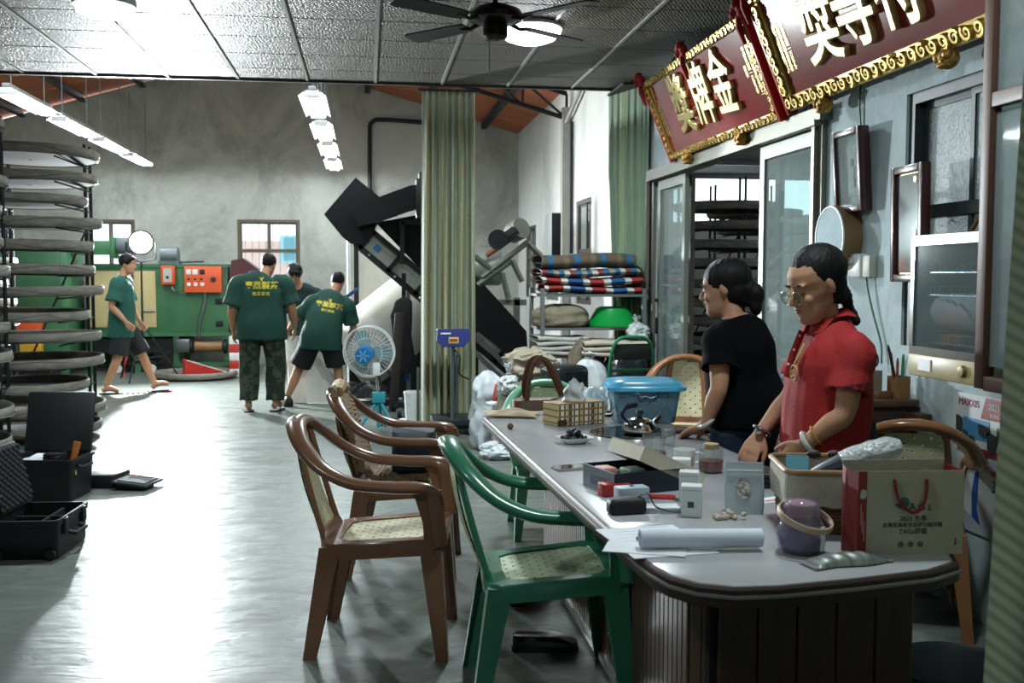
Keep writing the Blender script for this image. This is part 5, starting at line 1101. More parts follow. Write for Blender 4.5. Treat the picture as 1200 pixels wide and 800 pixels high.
single('red_strip', MB().box((0, 0, .008), (.18, .03, .014)), mat('bright_red_plastic', '#c02a23'), 'short red strip on the floor in front of the walking boy', 'strip', fl(193, 459), 0)
single('bamboo_mat', MB().grid(lambda u, v: (-.2+.4*u, -.06+.12*v, .012+.008*sin(u*40)), 60, 4, thick=.006), mat('pale_bamboo', '#a3977a', .7), 'pale strip of bamboo matting under the feet of the walking boy', 'mat', fl(152, 463)+V((0, .2, 0)), 4)
t = thing('wheel_dolly', 'low dolly with small castors behind the legs of the walking boy', 'dolly', fl(168, 436)+V((-.1, .1, 0)))
part('deck', MB().box((0, 0, .16), (.6, .4, .04)), BLACKM, t, None)
for x in (-.24, .24): part('castor', MB().cyl((0, 0, 0), .06, .03, 14, T(x, -.18, .062) @ RX(90)), WHITEP, t)
single('red_broom_stick', MB().tube([(0, 0, .01), (.06, .2, .55)], .012, 6), mat('bright_red_plastic', '#c02a23'), 'short red stick leaning on the dolly by the boy', 'stick', fl(144, 443))
# pipes on the back wall
t = thing('wall_pipe', 'dark bent pipe running up the back wall', 'pipe', (.05, 16.9, 0))
part('pipe', MB().tube(spline([(.0, 0, 1.5), (.0, 0, 3.6), (.04, 0, 3.9), (.25, 0, 3.95), (.9, 0, 3.92)], 5), .035, 8), BLACKM, t)
for z in (2.0, 2.8): part('pipe_clip', MB().box((0, 0.03, z), (.1, .06, .03)), BLACKM, t, None)
# ---------------------------------------------------------------- inclined conveyor
YC = 11.3
def pc(px, py, Y=YC): return dY(px, py, Y)
A, B = pc(418, 283), pc(640, 470); t = thing('inclined_conveyor', 'black inclined conveyor with a pale belt, rising behind the curtain', 'conveyor', (A.x, YC, 0)); oc = V((A.x, YC, 0))
dv = (B-A).normalized(); up_ = V((-dv.z, 0, dv.x)); up_ = up_ if up_.z > 0 else -up_; ln = (B-A).length
mc = Matrix(((dv.x, 0, up_.x, A.x-oc.x), (0, 1, 0, 0), (dv.z, 0, up_.z, A.z), (0, 0, 0, 1)))
PB = mat('pale_belt', '#a7a9a2', .5, var=.15); DKS = mat('charcoal_steel', '#1a1c1e', .5, .3, var=.2)
for y in (-.25, .25):
    part('side_rail', MB().box((ln/2, y, -.03), (ln, .03, .06), mc), DKS, t, None)
    part('top_rail', MB().box((ln/2, y, .19), (ln, .03, .05), mc), DKS, t, None)
for k in range(8): part('cross_bar', MB().box((.08+k*(ln-.1)/7, -.255, .08), (.05, .02, .24), mc), DKS, t, None)
part('belt', MB().box((ln/2, -.2, .08), (ln, .02, .16), mc), PB, t, None); part('belt_deck', MB().box((ln/2, 0, .13), (ln, .46, .02), mc), PB, t, None)
part('blue_label', MB().box((.22, -.213, .08), (.08, .006, .06), mc), mat('blue_label', '#2f7cc0'), t, None)
for k in range(5): part('bolt', MB().cyl((0, 0, 0), .014, .02, 8, mc @ T(.2+.35*k, -.27, -.03) @ RX(90)), CHROME, t)
pl_ = [pc(417, 211), pc(381, 253), pc(402, 279), pc(412, 287), pc(432, 286), pc(453, 240)]
part('hopper_plate', MB().prism([(p.x-oc.x, p.z) for p in pl_], 0, .02, T(0, -.28, 0) @ RX(90)), mat('black_sheet', '#090b0d', .6, spec=.25), t, 20)
arm = [pc(414, 250), pc(440, 236), pc(478, 222), pc(520, 216), pc(520, 240), pc(478, 250), pc(445, 262), pc(420, 268)]
part('drive_arm', MB().prism([(p.x-oc.x, p.z) for p in arm], -.3, -.12, T(0, -.62, 0) @ RX(90)), mat('black_sheet', '#15181b'), t, 20)
q = pc(496, 240)-oc; part('drive_box', MB().box((q.x+.1, -.38, q.z+.03), (.4, .3, .42), b=.01), DKS, t); part('drive_box', MB().box((q.x+.03, -.38, q.z+.27), (.2, .2, .08), b=.01), DKS, t)
q = pc(470, 262)-oc; q2 = pc(472, 310)-oc
part('upright_frame', MB().box((q.x, -.34, (q.z+q2.z)/2), (.05, .04, q.z-q2.z)).box((q.x+.24, -.34, q.z-.35), (.05, .04, .75)).box((q.x+.12, -.34, q.z), (.26, .04, .05)), DKS, t, None)
part('back_sheet', MB().prism([(p.x-oc.x, p.z) for p in (pc(440, 262), pc(505, 250), pc(505, 330), pc(498, 322))], 0, .02, T(0, -.2, 0) @ RX(90)), mat('black_sheet', '#15181b'), t, 20)
for px in (472, 479):
    q = pc(px, 320)-oc; part('leg', MB().box((q.x, -.3+.5*(px > 475), q.z/2), (.045, .045, q.z)), (BLACKM if px < 475 else STEEL), t, None)
part('blue_leg_cover', MB().box((pc(475.5, 400).x-oc.x, -.3, .45), (.05, .06, .3)), mat('blue_paint', '#1f4a86', .4), t, None)
for px in (560, 600):
    q = pc(px, 395)-oc; part('leg', MB().box((q.x, .2, q.z/2), (.05, .05, q.z)), DKS, t, None)
part('foot_rail', MB().box((.6, -.0, .03), (.9, .05, .05)), DKS, t, None)
# black chute board and head gear right of the curtain
YB = 10.55
t = thing('chute_machine', 'steel machine with a black slanting chute and belt pulley beside the blankets', 'machine', (1.35, YB, 0)); oc = V((1.35, YB, 0))
def pz(px, py): p = dY(px, py, YB); return (p.x-oc.x, p.z)
part('chute_board', MB().prism([pz(540, 304), pz(557, 322), pz(617, 388), pz(618, 408), pz(600, 420), pz(540, 372)], -.05, 0, RX(90)), mat('black_sheet', '#15181b'), t, 20)
for a, b in (((545, 380), (612, 448)), ((545, 402), (600, 455))): part('slide_rail', MB().box((0, 0, 0), ((V(pz(*b))-V(pz(*a))).length, .06, .05), T((pz(*a)[0]+pz(*b)[0])/2, -.06, (pz(*a)[1]+pz(*b)[1])/2) @ RY(45)), STEEL, t, None)
GF = mat('grey_green_steel', '#6b7066', .5, .3, var=.2)
def bar(a, b, w=.06, m=GF, y=0.0, nm='frame_bar'):
    p, q_ = V((pz(*a)[0], y, pz(*a)[1])), V((pz(*b)[0], y, pz(*b)[1])); part(nm, MB().tube([p, q_], w/2, 4, up=(0, 1, 0)), m, t, 30)
for a, b in (((565, 325), (618, 284)), ((618, 284), (634, 300)), ((560, 334), (600, 305)), ((600, 305), (612, 330)), ((556, 300), (580, 320)), ((588, 320), (596, 350))): bar(a, b)
bar((580, 288), (604, 270), .12, BLACKM, -.1, 'motor_body'); bar((568, 300), (590, 285), .05, mat('copper_shaft', '#7b5238', .4, .6), -.15, 'shaft')
part('pulley', MB().cyl((0, 0, 0), .1, .06, 20, T(pz(581, 281)[0], -.15, pz(581, 281)[1]) @ RX(90)).cyl((0, 0, 0), .035, .09, 12, T(pz(581, 281)[0], -.15, pz(581, 281)[1]) @ RX(90)), BLACKM, t)
part('roller', MB().cyl((0, 0, 0), .11, .16, 20, T(pz(606, 270)[0], 0, pz(606, 270)[1]) @ RX(70) @ RY(30)), GF, t)
part('drum', MB().cyl((0, 0, 0), .2, .4, 24, T(pz(566, 312)[0], .2, pz(566, 312)[1]) @ RY(90)), mat('pale_drum', '#9aa09c', .4, .3), t)
for x in (-.45, .2): part('leg', MB().box((x, .1, .6), (.06, .06, 1.2)), GF, t, None)
part('cross_beam', MB().box((-.1, .1, 1.15), (.8, .06, .06)), GF, t, None)
# white drum
a, b = dY(420, 425, 12.4), dY(540, 330, 12.4); t = thing('tumbling_drum', 'large pale tilted tumbling drum behind the men', 'drum', (a.x, 12.4, 0)); o_ = V((a.x, 12.4, 0))
ax_ = (b-a).normalized(); q = ax_.to_track_quat('Z', 'Y').to_matrix().to_4x4(); L_ = (b-a).length
part('shell', MB().lathe([(.3, -.1), (.52, -.08), (.55, 0), (.55, L_), (.5, L_+.02), (.3, L_+.04)], 40, T(*(a-o_)) @ q), mat('pale_drum_sheet', '#b3b3a8', .45, .1, var=.1, vs=2), t)
for k in (.15, .8): part('hoop', MB().tube([(.56*cos(R(w)), .56*sin(R(w)), L_*k) for w in range(0, 360, 12)], .02, 6, closed=True, xf=T(*(a-o_)) @ q), STEEL, t)
part('cradle', MB().box((.45, 0, .3), (1.1, .9, .6)), BLACKM, t, None); part('back_panel', MB().box((.35, .62, 1.0), (1.0, .03, 2.0)), mat('pale_panel', '#b9b8ae', .6), t, None)
part('side_pipe', MB().tube([(-.1, .3, .0), (-.1, .3, 2.1)], .035, 8), mat('white_pipe', '#b9bbb7', .4), t)
part('side_pipe', MB().tube([(-.02, .3, .0), (-.02, .3, 2.1)], .03, 8), BLACKM, t)
t = thing('hanging_jacket', 'dark jacket hanging from the conveyor legs', 'jacket', (0, 0, 0)); p = dY(472, 350, 10.9); t.location = (p.x, 10.9, .4)
part('jacket', MB().loft([[(x*s+.02*sin(z*9), y*s, z) for x, y in rrect(.22, .12, .04)] for s, z in ((.8, 0), (1, .15), (.9, .4), (1.05, .6), (.8, .76), (.3, .8))]), mat('dark_cloth', '#1e2021', .9, bump=.6, bs=14), t, 60)
part('hanger', MB().tube([(0, 0, .78), (0, .0, .92)], .008, 6), BLACKM, t)
single('blue_tarp', MB().box((0, 0, .02), (.22, .2, .04), RY(-35), b=.01), mat('blue_paint', '#1f4a86'), 'small bright blue sheet tucked beside the pale drum', 'tarp', dY(412, 346, 11.9))
# ---------------------------------------------------------------- pedestal fan, scale, bits around the curtain
fb = fl(444, 503); t = thing('pedestal_fan', 'pedestal fan with a blue motor and turquoise tripod', 'fan', fb)
TQ = mat('turquoise_paint', '#2c93a0', .4, var=.1); GB = mat('fan_blue', '#1c76b4', .3, var=.08)
hc = dY(431, 414, fb.y)-fb; hm = T(hc.x, .12, hc.z) @ RZ(-14) @ RX(90+6)
for a in (80, 200, 320): part('tripod_leg', MB().tube([(0, 0, .28), (.2*cos(R(a)), .2*sin(R(a)), .012)], .017, 8), TQ, t)
part('collar', MB().box((0, 0, .3), (.12, .09, .1), b=.01), TQ, t)
part('post', MB().tube([(0, 0, .02), (0, 0, .34)], .02, 8), TQ, t); part('riser', MB().tube([(0, 0, .34), (-.02, .02, .58)], .016, 8), CHROME, t)
part('neck', MB().box((-.02, .02, .56), (.07, .06, .12), b=.01), WHITEP, t)
part('motor', MB().lathe([(.02, .19), (.075, .18), (.082, .15), (.082, .06), (.07, .04), (.02, .03)], 22, hm), GB, t)
for k in range(6): part('motor_vent', MB().box((.035, 0, .191), (.05, .01, .006), hm @ RZ(60*k)), mat('pale_vent', '#7fb7d6'), t, None)
for s in (0, 1):
    gr = part('guard_rim', MB().tube([(.24*cos(R(a)), .24*sin(R(a)), -.02-.06*s) for a in range(0, 360, 8)], .006, 6, closed=True, xf=hm), WHITEP, t)
    for k in range(36): part('guard_wire', MB().tube([(.03*cos(R(10*k)), .03*sin(R(10*k)), .03-.17*s), (.15*cos(R(10*k)), .15*sin(R(10*k)), .02-.15*s), (.24*cos(R(10*k)), .24*sin(R(10*k)), -.02-.06*s)], .0016, 4, xf=hm), WHITEP, gr)
    part('guard_ring', MB().tube([(.14*cos(R(a)), .14*sin(R(a)), .021-.152*s) for a in range(0, 360, 10)], .0025, 5, closed=True, xf=hm), WHITEP, t)
for k in range(3): part('blade', MB().prism([(.03, -.03), (.1, -.09), (.19, -.08), (.215, .0), (.17, .06), (.05, .04)], -.052, -.048, hm @ RZ(120*k) @ RX(8)), mat('pale_blade', '#8fb9c0', .2, trans=.4, ior=1.1), t)
part('power_cord', MB().tube(spline([(0, .0, .5), (.03, -.02, .4), (.01, -.02, .2), (.06, 0, .02)], 5), .006, 6), BLACK, t)
sp = fl(531, 509); t = thing('platform_scale', 'platform scale with a blue digital head, before the curtain', 'scale', (sp.x, sp.y+.12, 0))
part('platform', MB().box((0, 0, .12), (.38, .42, .06), b=.01), mat('dark_plate', '#2b3138', .4, .4), t); part('base_frame', MB().box((0, 0, .075), (.32, .36, .05)), BLACKM, t, None)
for x in (-.14, .14):
    for y in (-.16, .16): part('castor', MB().cyl((0, 0, 0), .032, .025, 14, T(x, y, .033) @ RY(90)), BLACK, t)
part('column', MB().tube([(0, -.12, .14), (0, -.12, .8)], .02, 10), STEEL, t); part('column', MB().tube([(.035, -.12, .14), (.035, -.12, .72)], .012, 8), STEEL, t)
hd = part('scale_head', MB().prism([(-.14, .08), (.14, .08), (.15, -.02), (.1, -.075), (-.1, -.075), (-.15, -.02)], -.04, .04, T(0, -.15, .87) @ RX(80)), mat('royal_blue', '#16266b', .35), t, 25)
part('head_top', MB().box((0, -.12, .945), (.29, .1, .012), b=.004), WHITEP, hd); part('logo_plate', MB().box((.0, -.197, .855), (.09, .006, .055), b=.002), mat('yellow_label', '#c8b25a'), hd); part('logo_red', MB().box((.0, -.201, .855), (.07, .003, .025)), mat('logo_red', '#a8342a'), hd, None); part('white_plate', MB().box((-.07, -.188, .915), (.09, .006, .014)), WHITEP, hd, None)
part('cable', MB().tube(spline([(.0, -.12, .78), (.06, -.16, .7), (.05, -.16, .56), (.14, -.15, .5)], 5), .008, 6), BLACK, t)
q = fl(487, 499); t = thing('plastic_pail', 'white plastic pail beside the curtain', 'pail', (q.x, q.y+.1, 0)); part('pail', MB().lathe([(.02, 0), (.09, 0), (.105, .3), (.11, .3), (.11, .32), (.1, .32), (.086, .01), (.02, .01)], 24), WHITEP, t); part('bail', MB().tube([(-.105, 0, .3), (-.06, -.08, .2), (.06, -.08, .2), (.105, 0, .3)], .004, 6), STEEL, t)
q = fl(490, 512); t = thing('pole_stand', 'thin grey pole standing in a crumpled foil base', 'stand', (q.x, q.y, 0)); part('pole', MB().tube([(0, 0, .05), (0, 0, .62)], .012, 8), STEEL, t)
part('foil_base', MB().grid(crump(.3, .16, .1, 2), 20, 12, thick=.004), mat('crumpled_foil', '#9fa4a4', .25, .7, var=.3, vs=20), t, 30)
q = fl(468, 492); t = thing('hand_truck', 'dark hand truck with small castors behind the fan', 'hand truck', (q.x, q.y+.2, 0))
part('plank', MB().box((-.06, 0, .55), (.09, .04, 1.0), RY(4), b=.005), mat('dark_plank', '#2b2622', .7), t); part('deck', MB().box((.06, 0, .14), (.22, .3, .05)), BLACKM, t, None)
for x in (.0, .14): part('castor', MB().cyl((0, 0, 0), .055, .04, 16, T(x, -.14, .058) @ RY(75)), BLACK, t)
q = fl(472, 497); single('white_plug', MB().ball((0, 0, .03), (.05, .04, .03), 10, 7), WHITEP, 'small white plug lying on the floor by the hand truck', 'plug', q)
# ---------------------------------------------------------------- shelf with blankets and the heap of sacks
YS = 9.0
t = thing('steel_shelf', 'grey angle steel shelf loaded with blankets and folded canvas', 'shelf', (1.95, YS, 0))
def lx_(px, py): p = dY(px, py, YS-.3); return p.x-1.95, p.z
zA, zB, zC = 1.27, .98, .74
for x in (-.46, .44):
    for y in (-.3, .3): part('post', MB().box((x, y, .66), (.035, .035, 1.32)), mat('grey_angle', '#6d7374', .5, .4), t, None)
for z in (zA, zB, zC, .25): part('shelf_board', MB().box((0, 0, z-.012), (.94, .64, .022)), mat('grey_angle', '#6d7374'), t, None)
def blanket(z, h, m, lb, dx=0.0, w=.9, nf=2, seed=0.0):
    t = thing('folded_blanket', lb, 'blanket', (1.93+dx, YS-.05, z))
    for k in range(nf):
        def f(u, v, k=k):
            a = 2*pi*v; hy = .26+.02*sin(seed+k); hz = h/nf/2
            return (-w/2+w*u+.012*sin(9*v+seed), hy*cos(a)*(abs(cos(a))**-.35 if abs(cos(a)) > .1 else 1)*.95, h/nf*(k+.5)+hz*sin(a)*(1.0)+.012*sin(5*u+seed+k)+.006*noise.noise(V((u*6, v*3, seed+k))))
        part('fold', MB().grid(f, 30, 18), m, t, 60)
    return t
def stripes(name, cols, sc):
    m = mat(name, cols[0], .9, var=0, bump=.4, bs=90); N, L, b = nodes(m); tc = N.new('ShaderNodeTexCoord'); sx = N.new('ShaderNodeSeparateXYZ'); L.new(tc.outputs['Object'], sx.inputs[0])
    nz = N.new('ShaderNodeTexNoise'); nz.inputs['Scale'].default_value = 4; L.new(tc.outputs['Object'], nz.inputs[0]); ma = N.new('ShaderNodeMath'); ma.operation = 'MULTIPLY_ADD'; ma.inputs[1].default_value = .05; L.new(nz.outputs['Fac'], ma.inputs[0]); L.new(sx.outputs[0], ma.inputs[2])
    ml = N.new('ShaderNodeMath'); ml.operation = 'MULTIPLY'; ml.inputs[1].default_value = sc; L.new(ma.outputs[0], ml.inputs[0]); fr = N.new('ShaderNodeMath'); fr.operation = 'FRACT'; L.new(ml.outputs[0], fr.inputs[0])
    cr = N.new('ShaderNodeValToRGB'); cr.color_ramp.interpolation = 'CONSTANT'; e = cr.color_ramp.elements
    e[0].color = lin(cols[0]); e[1].position = 1/len(cols); e[1].color = lin(cols[1])
    for k in range(2, len(cols)): q = e.new(k/len(cols)); q.color = lin(cols[k])
    L.new(fr.outputs[0], cr.inputs[0]); L.new(cr.outputs[0], b.inputs['Base Color']); return m
RB = stripes('red_blue_stripes', ['#8d2b29', '#8d2b29', '#b9b9b2', '#244b7c', '#244b7c', '#b9b9b2'], 2.6)
BB = stripes('brown_blue_stripes', ['#5c4f3e', '#6b5c47', '#4a4a44', '#2d5d80', '#5c4f3e'], 4.2)
blanket(zA, .075, RB, 'lowest red, white and blue striped blanket of the stack', .02, .86, 1, 1)
blanket(zA+.075, .075, RB, 'middle red, white and blue striped blanket of the stack', 0, .9, 1, 2.2)
blanket(zA+.15, .07, stripes('blue_tan_stripes', ['#2d5d80', '#b9b9b2', '#7a3a33', '#2d5d80', '#8b8672'], 4), 'blue and tan blanket third up in the stack', -.02, .88, 1, 3.1)
blanket(zA+.22, .13, BB, 'brown checked blanket lying on top of the stack', -.03, .84, 1, 4.4)
SACK = mat('hessian', '#7d7562', .9, var=.2, vs=14, bump=.5, bs=80); CANV = mat('canvas', '#b5ae9c', .85, var=.12, vs=9)
def sack(name, label, cat, loc, dims, m, rz=0, neck=0.0, seed=0.0, lump=.03, extra=None):
    """stuffed sack with a tied neck"""
    t = thing(name, label, cat, loc, rz); a, b, h = dims; rg = []
    prof = [(.55, 0), (.9, .04), (1.02, .22), (1.0, .5), (.9, .75), (.6, .92), (.22, 1.0)]
    if neck: prof += [(.14, 1.0+neck*.3), (.3, 1.0+neck*.8), (.36, 1.0+neck)]
    P = spline([(r, 0, z) for r, z in prof], 5); n_ = 36
    for i, p in enumerate(P):
        r_ = []
        for k in range(n_):
            c, s = cos(2*pi*k/n_), sin(2*pi*k/n_); q = V((c*1.6, s*1.6, p.z*2.2+seed)); d = lump*(1.1*noise.noise(q)+.7*noise.noise(q*2.6+V((3, 1, 0)))+.4*noise.noise(q*6))*min(1, p.x*1.5)
            c_, s_ = math.copysign(abs(c)**.8, c), math.copysign(abs(s)**.8, s)
            r_.append(((a*p.x+d)*c_, (b*p.x+d)*s_, h*p.z+(.8*lump*noise.noise(V((c*2+seed, s*2, 5)))*p.z if p.z > .3 else 0)))
        rg.append(r_)
    part('sack_body', MB().loft(rg), m, t, 70)
    if neck: part('tie', MB().tube([(a*.2*cos(R(w)), b*.2*sin(R(w)), h*(1.0+neck*.15)) for w in range(0, 360, 30)], .008, 6, closed=True), mat('tie_string', '#8d8b80'), t)
    return t
sack('stuffed_sack', 'plump brown hessian sack lying on the shelf under the blankets', 'sack', (1.68, YS-.12, zB), (.25, .2, .2), SACK, 0, 0, 1.0, .02)
t = thing('green_basin', 'bright green plastic basin turned upside down on the shelf', 'basin', (2.16, YS-.1, zB)); part('basin', MB().lathe([(.24, .0), (.245, .012), (.23, .02), (.15, .16), (.13, .168), (.01, .168)], 32), mat('vivid_green_plastic', '#128a3d', .3, coat=.3), t); part('foot_ring', MB().tube([(.12*cos(R(a)), .12*sin(R(a)), .17) for a in range(0, 360, 12)], .006, 6, closed=True), mat('vivid_green_plastic', '#128a3d'), t)
def folded(label, loc, w, d, h, n, m, rz=0, seed=0.0):
    t = thing('folded_canvas', label, 'canvas', loc, rz)
    for k in range(n):
        def f(u, v, k=k):
            a = 2*pi*v; hz = h/n*.5; return (-w/2+w*u+.01*sin(7*v+k+seed), d/2*max(-1, min(1, 1.25*cos(a))), h/n*(k+.5)+hz*max(-1, min(1, 1.3*sin(a)))+.006*sin(6*u+k*2+seed))
        part('fold', MB().grid(f, 20, 18), m, t, 60)
folded('grey white folded cloth under the hessian sack', (1.66, YS-.14, zC+.002), .44, .4, .16, 4, mat('grey_white_cloth', '#a9aaa3', .85), 0, 1)
folded('pale folded canvas sheet lying on the shelf below the basin', (2.1, YS-.3, zC+.002), .56, .5, .13, 3, CANV, -4, 2)
sack('clear_sack', 'clear plastic sack of goods at the right end of the shelf', 'bag', (2.33, YS-.3, zC+.14), (.1, .1, .14), mat('clear_sack', '#b9c1c0', .2, var=.4, vs=25, bump=1.0, bs=40), 0, .4, 3.0)
YF = 8.3
def sk(px, py0, py1, wpx, Y, z0=0.0):
    """base point, half width and height of a sack seen between two pixel rows"""
    a = dY(px, py0, Y); b = dY(px, py1, Y); return (a.x, Y, z0), wpx/1200*Y*1.0/2, a.z-z0
WS = mat('white_woven_sack', '#b9c0c2', .6, var=.08, vs=20, bump=.3, bs=70)
b_, w_, h_ = sk(690, 412, 470, 44, 8.1, .0); sack('woven_sack', 'full white woven sack with a knotted top', 'sack', b_, (w_*1.12, w_*.95, h_*.93), WS, 0, .06, 2.0, .03)
b_, w_, h_ = sk(735, 405, 470, 60, 8.5); sack('black_sack', 'large black plastic sack behind the green folding chair', 'sack', b_, (w_, w_*.8, h_*1.02), mat('black_bag_film', '#1a1e20', .25, bump=.8, bs=14), 0, 0, 4.0, .05)
b_, w_, h_ = sk(685, 398, 470, 50, 8.62); sack('brown_sack', 'brown cloth sack rumpled behind the white knotted sack', 'sack', b_, (w_, w_*.5, h_*1.0), mat('brown_canvas', '#6f6656', .9, var=.2, bump=.8, bs=14), 0, 0, 6.0, .06)
b_, w_, h_ = sk(607, 447, 500, 60, 8.0); sack('stained_sack', 'stained beige sack behind the handbag', 'sack', b_, (w_, w_*.8, h_), mat('stained_canvas', '#8b8676', .85, var=.3, vs=8, bump=.5, bs=20), 0, 0, 7.0, .05)
b_, w_, h_ = sk(620, 412, 440, 56, 8.15); sack('slumped_sack', 'beige cloth sack slumped over the stained sack', 'sack', (b_[0], b_[1], .62), (w_, w_*.7, .22), mat('beige_canvas', '#948b78', .9, var=.2, bump=.7, bs=16), 0, 0, 8.0, .07)
b_, w_, h_ = sk(594, 408, 440, 26, 8.0); sack('clear_bag', 'tied clear bag of dry goods on top of the stained sack', 'bag', (b_[0], 7.9, .5), (w_*.9, w_*.8, .15), mat('clear_sack', '#b9c1c0'), 0, .6, 9.0, .03)
single('black_bundle', MB().box((0, 0, .11), (.32, .26, .22), b=.05, seg=3), mat('black_bag_film', '#1a1e20'), 'folded black bundle between the beige and white sacks', 'bundle', (1.5, 7.75, .52), 24)
single('bundle_support', MB().box((0, 0, .26), (.42, .4, .52), b=.03), mat('grey_carton', '#6d695f', .8), 'grey carton under the folded black bundle', 'carton', (1.5, 7.8, 0), 10)
b_, w_, h_ = sk(572, 432, 512, 38, 8.35); sack('white_bag', 'white plastic bag with red print standing by the scale', 'bag', b_, (w_*1.1, w_, h_*.96), mat('white_film', '#bfc6cb', .3, var=.08, bump=.7, bs=14), 0, 0, 10.0, .05)
part_o = thing('red_label_pack', 'red and white printed packet on top of the white bag', 'packet', (b_[0]+.06, 8.15, h_*.62), 20); part('packet', MB().box((0, 0, .07), (.1, .05, .14), RY(12), b=.008), mat('crate_red', '#b4332d'), part_o); part('fold', MB().box((-.02, 0, .0), (.16, .08, .03), RY(-8), b=.01), WHITEP, part_o)
b_, w_, h_ = sk(580, 495, 522, 34, 8.0); sack('white_bag', 'small white plastic bag on the floor near the table corner', 'bag', (b_[0], b_[1]-.1, 0), (w_*1.1, w_, .13), mat('white_film', '#bfc6cb'), 0, 0, 11.0, .04)
b_, w_, h_ = sk(712, 455, 500, 26, 7.0); sack('white_bag', 'crumpled white bag beside the pale green armchair', 'bag', b_, (w_*1.2, w_, h_*1.02), mat('white_film', '#bfc6cb'), 0, 0, 12.0, .06)
b_, w_, h_ = sk(675, 452, 490, 46, 7.2); sack('beige_bag', 'beige cloth bag behind the pale green armchair', 'bag', b_, (w_*1.1, w_*.7, h_*1.0), CANV, 0, 0, 13.0, .06)
# green tubular chair
q = fl(745, 470, .62); t = thing('folding_chair', 'green tubular folding chair against the sacks', 'chair', (1.95, 7.5, 0), 10); TG = mat('green_tube', '#1d6b48', .35)
P = spline([(-.2, .1, .0), (-.19, .0, .45), (-.17, -.05, .82), (-.12, -.06, .95), (0, -.06, .97), (.12, -.06, .95), (.17, -.05, .82), (.19, .0, .45), (.2, .1, .0)], 5)
part('back_hoop', MB().tube(P, .014, 8), TG, t); part('front_legs', MB().tube(spline([(-.17, -.05, .0), (-.17, .12, .42), (-.15, .2, .44), (.15, .2, .44), (.17, .12, .42), (.17, -.05, .0)], 4), .013, 8), TG, t)
part('seat', MB().box((0, .05, .45), (.34, .34, .025), b=.01), mat('dark_seat_vinyl', '#1c2220', .5), t); part('cross_tube', MB().tube([(-.175, -.03, .72), (.175, -.03, .72)], .012, 8), TG, t); part('backrest', MB().box((0, -.055, .86), (.3, .02, .12), b=.008), mat('dark_seat_vinyl', '#1c2220'), t)
single('steel_bowl', MB().lathe([(.01, 0), (.03, 0), (.07, .04), (.068, .042), (.03, .006), (.01, .006)], 20), CHROME, 'small steel bowl resting on the green folding chair seat', 'bowl', (1.96, 7.53, .464))
armchair('plastic_armchair', 'brown plastic armchair by the sliding door behind the woman in black', mat('tan_chair_plastic', '#8a5c3c'), WEV, (2.1, 6.62, 0), 250)
# electrical box and floor paper in the hall
t = thing('fuse_box', 'large grey and black fuse box on the white hall wall', 'fuse box', (2.5, 12.9, 1.68)); part('box', MB().box((-.11, 0, .27), (.22, .5, .54), b=.01), mat('pale_metal_shell', '#aab0ae'), t); part('front', MB().box((-.12, -.255, .27), (.2, .02, .52), b=.005), BLACKM, t)
for k in range(3): part('cable', MB().tube([(-.08, -.1+.1*k, 0), (-.08, -.08+.1*k, -.3)], .012, 6), BLACK, t)
# white sheet the men are emptying
q = dY(372, 474, 11.75); t = thing('white_dust_sheet', 'big white sheet held up by the men, spilling onto the floor', 'sheet', (q.x, 11.75, 0)); SH = mat('white_sheet', '#e2e2dc', .8, var=.06)
def shf(u, v):
    a = 2*pi*u; w = v; cxx = -.30*w+.06; r = (.36*(1-w)+.1*w)*(1+.1*sin(9*a+3*w)); return (cxx+r*cos(a), .55*r*sin(a), .005+.74*w**.8)
part('bag_cloth', MB().grid(shf, 72, 14, thick=.004), SH, t, 70)
part('floor_cloth', MB().grid(lambda u, v: (-.1+1.1*u, -.25+.55*v, .006+.02*abs(noise.noise(V((u*5, v*4, 2))))), 30, 14, thick=.004), SH, t, 60)
q = fl(430, 470); single('dark_tarpaulin', MB().grid(crump(.6, .5, .35, 4), 24, 18, thick=.006), mat('black_bag_film', '#1a1e20'), 'dark tarpaulin heaped behind the pedestal fan', 'tarpaulin', (q.x, 11.6, 0), ang=60)
# shoes under the table
SHOE = mat('black_shoe_leather', '#131415', .3, coat=.2)
for k, (x, y, r, lb) in enumerate(((.72, 4.75, 30, 'black shoe on its own, toe towards the far chair leg'), (.76, 4.55, 12, 'black shoe tipped beside the table planks'), (.70, 4.38, 35, 'black shoe nearest the green armchair seat'), (.66, 3.78, -10, 'flat black slipper under the green armchair'))):
    t = thing('leather_shoe', lb, 'shoe', (x, y, 0), r)
    part('sole', MB().loft([[(x_*1.0, y_*1.0, z) for x_, y_ in rrect(.26, .09, .04)] for z in (0, .018)]), BLACK, t)
    part('upper', MB().loft([[(x_*sx_+dx_, y_*s, z) for x_, y_ in rrect(.25, .085, .038)] for s, sx_, dx_, z in ((1, 1, 0, .016), (1, 1, 0, .035), (.85, .75, -.03, .055), (.7, .45, -.06, .075 if k < 3 else .058), (.5, .4, -.062, .07 if k < 3 else .055))]), SHOE, t, 60)
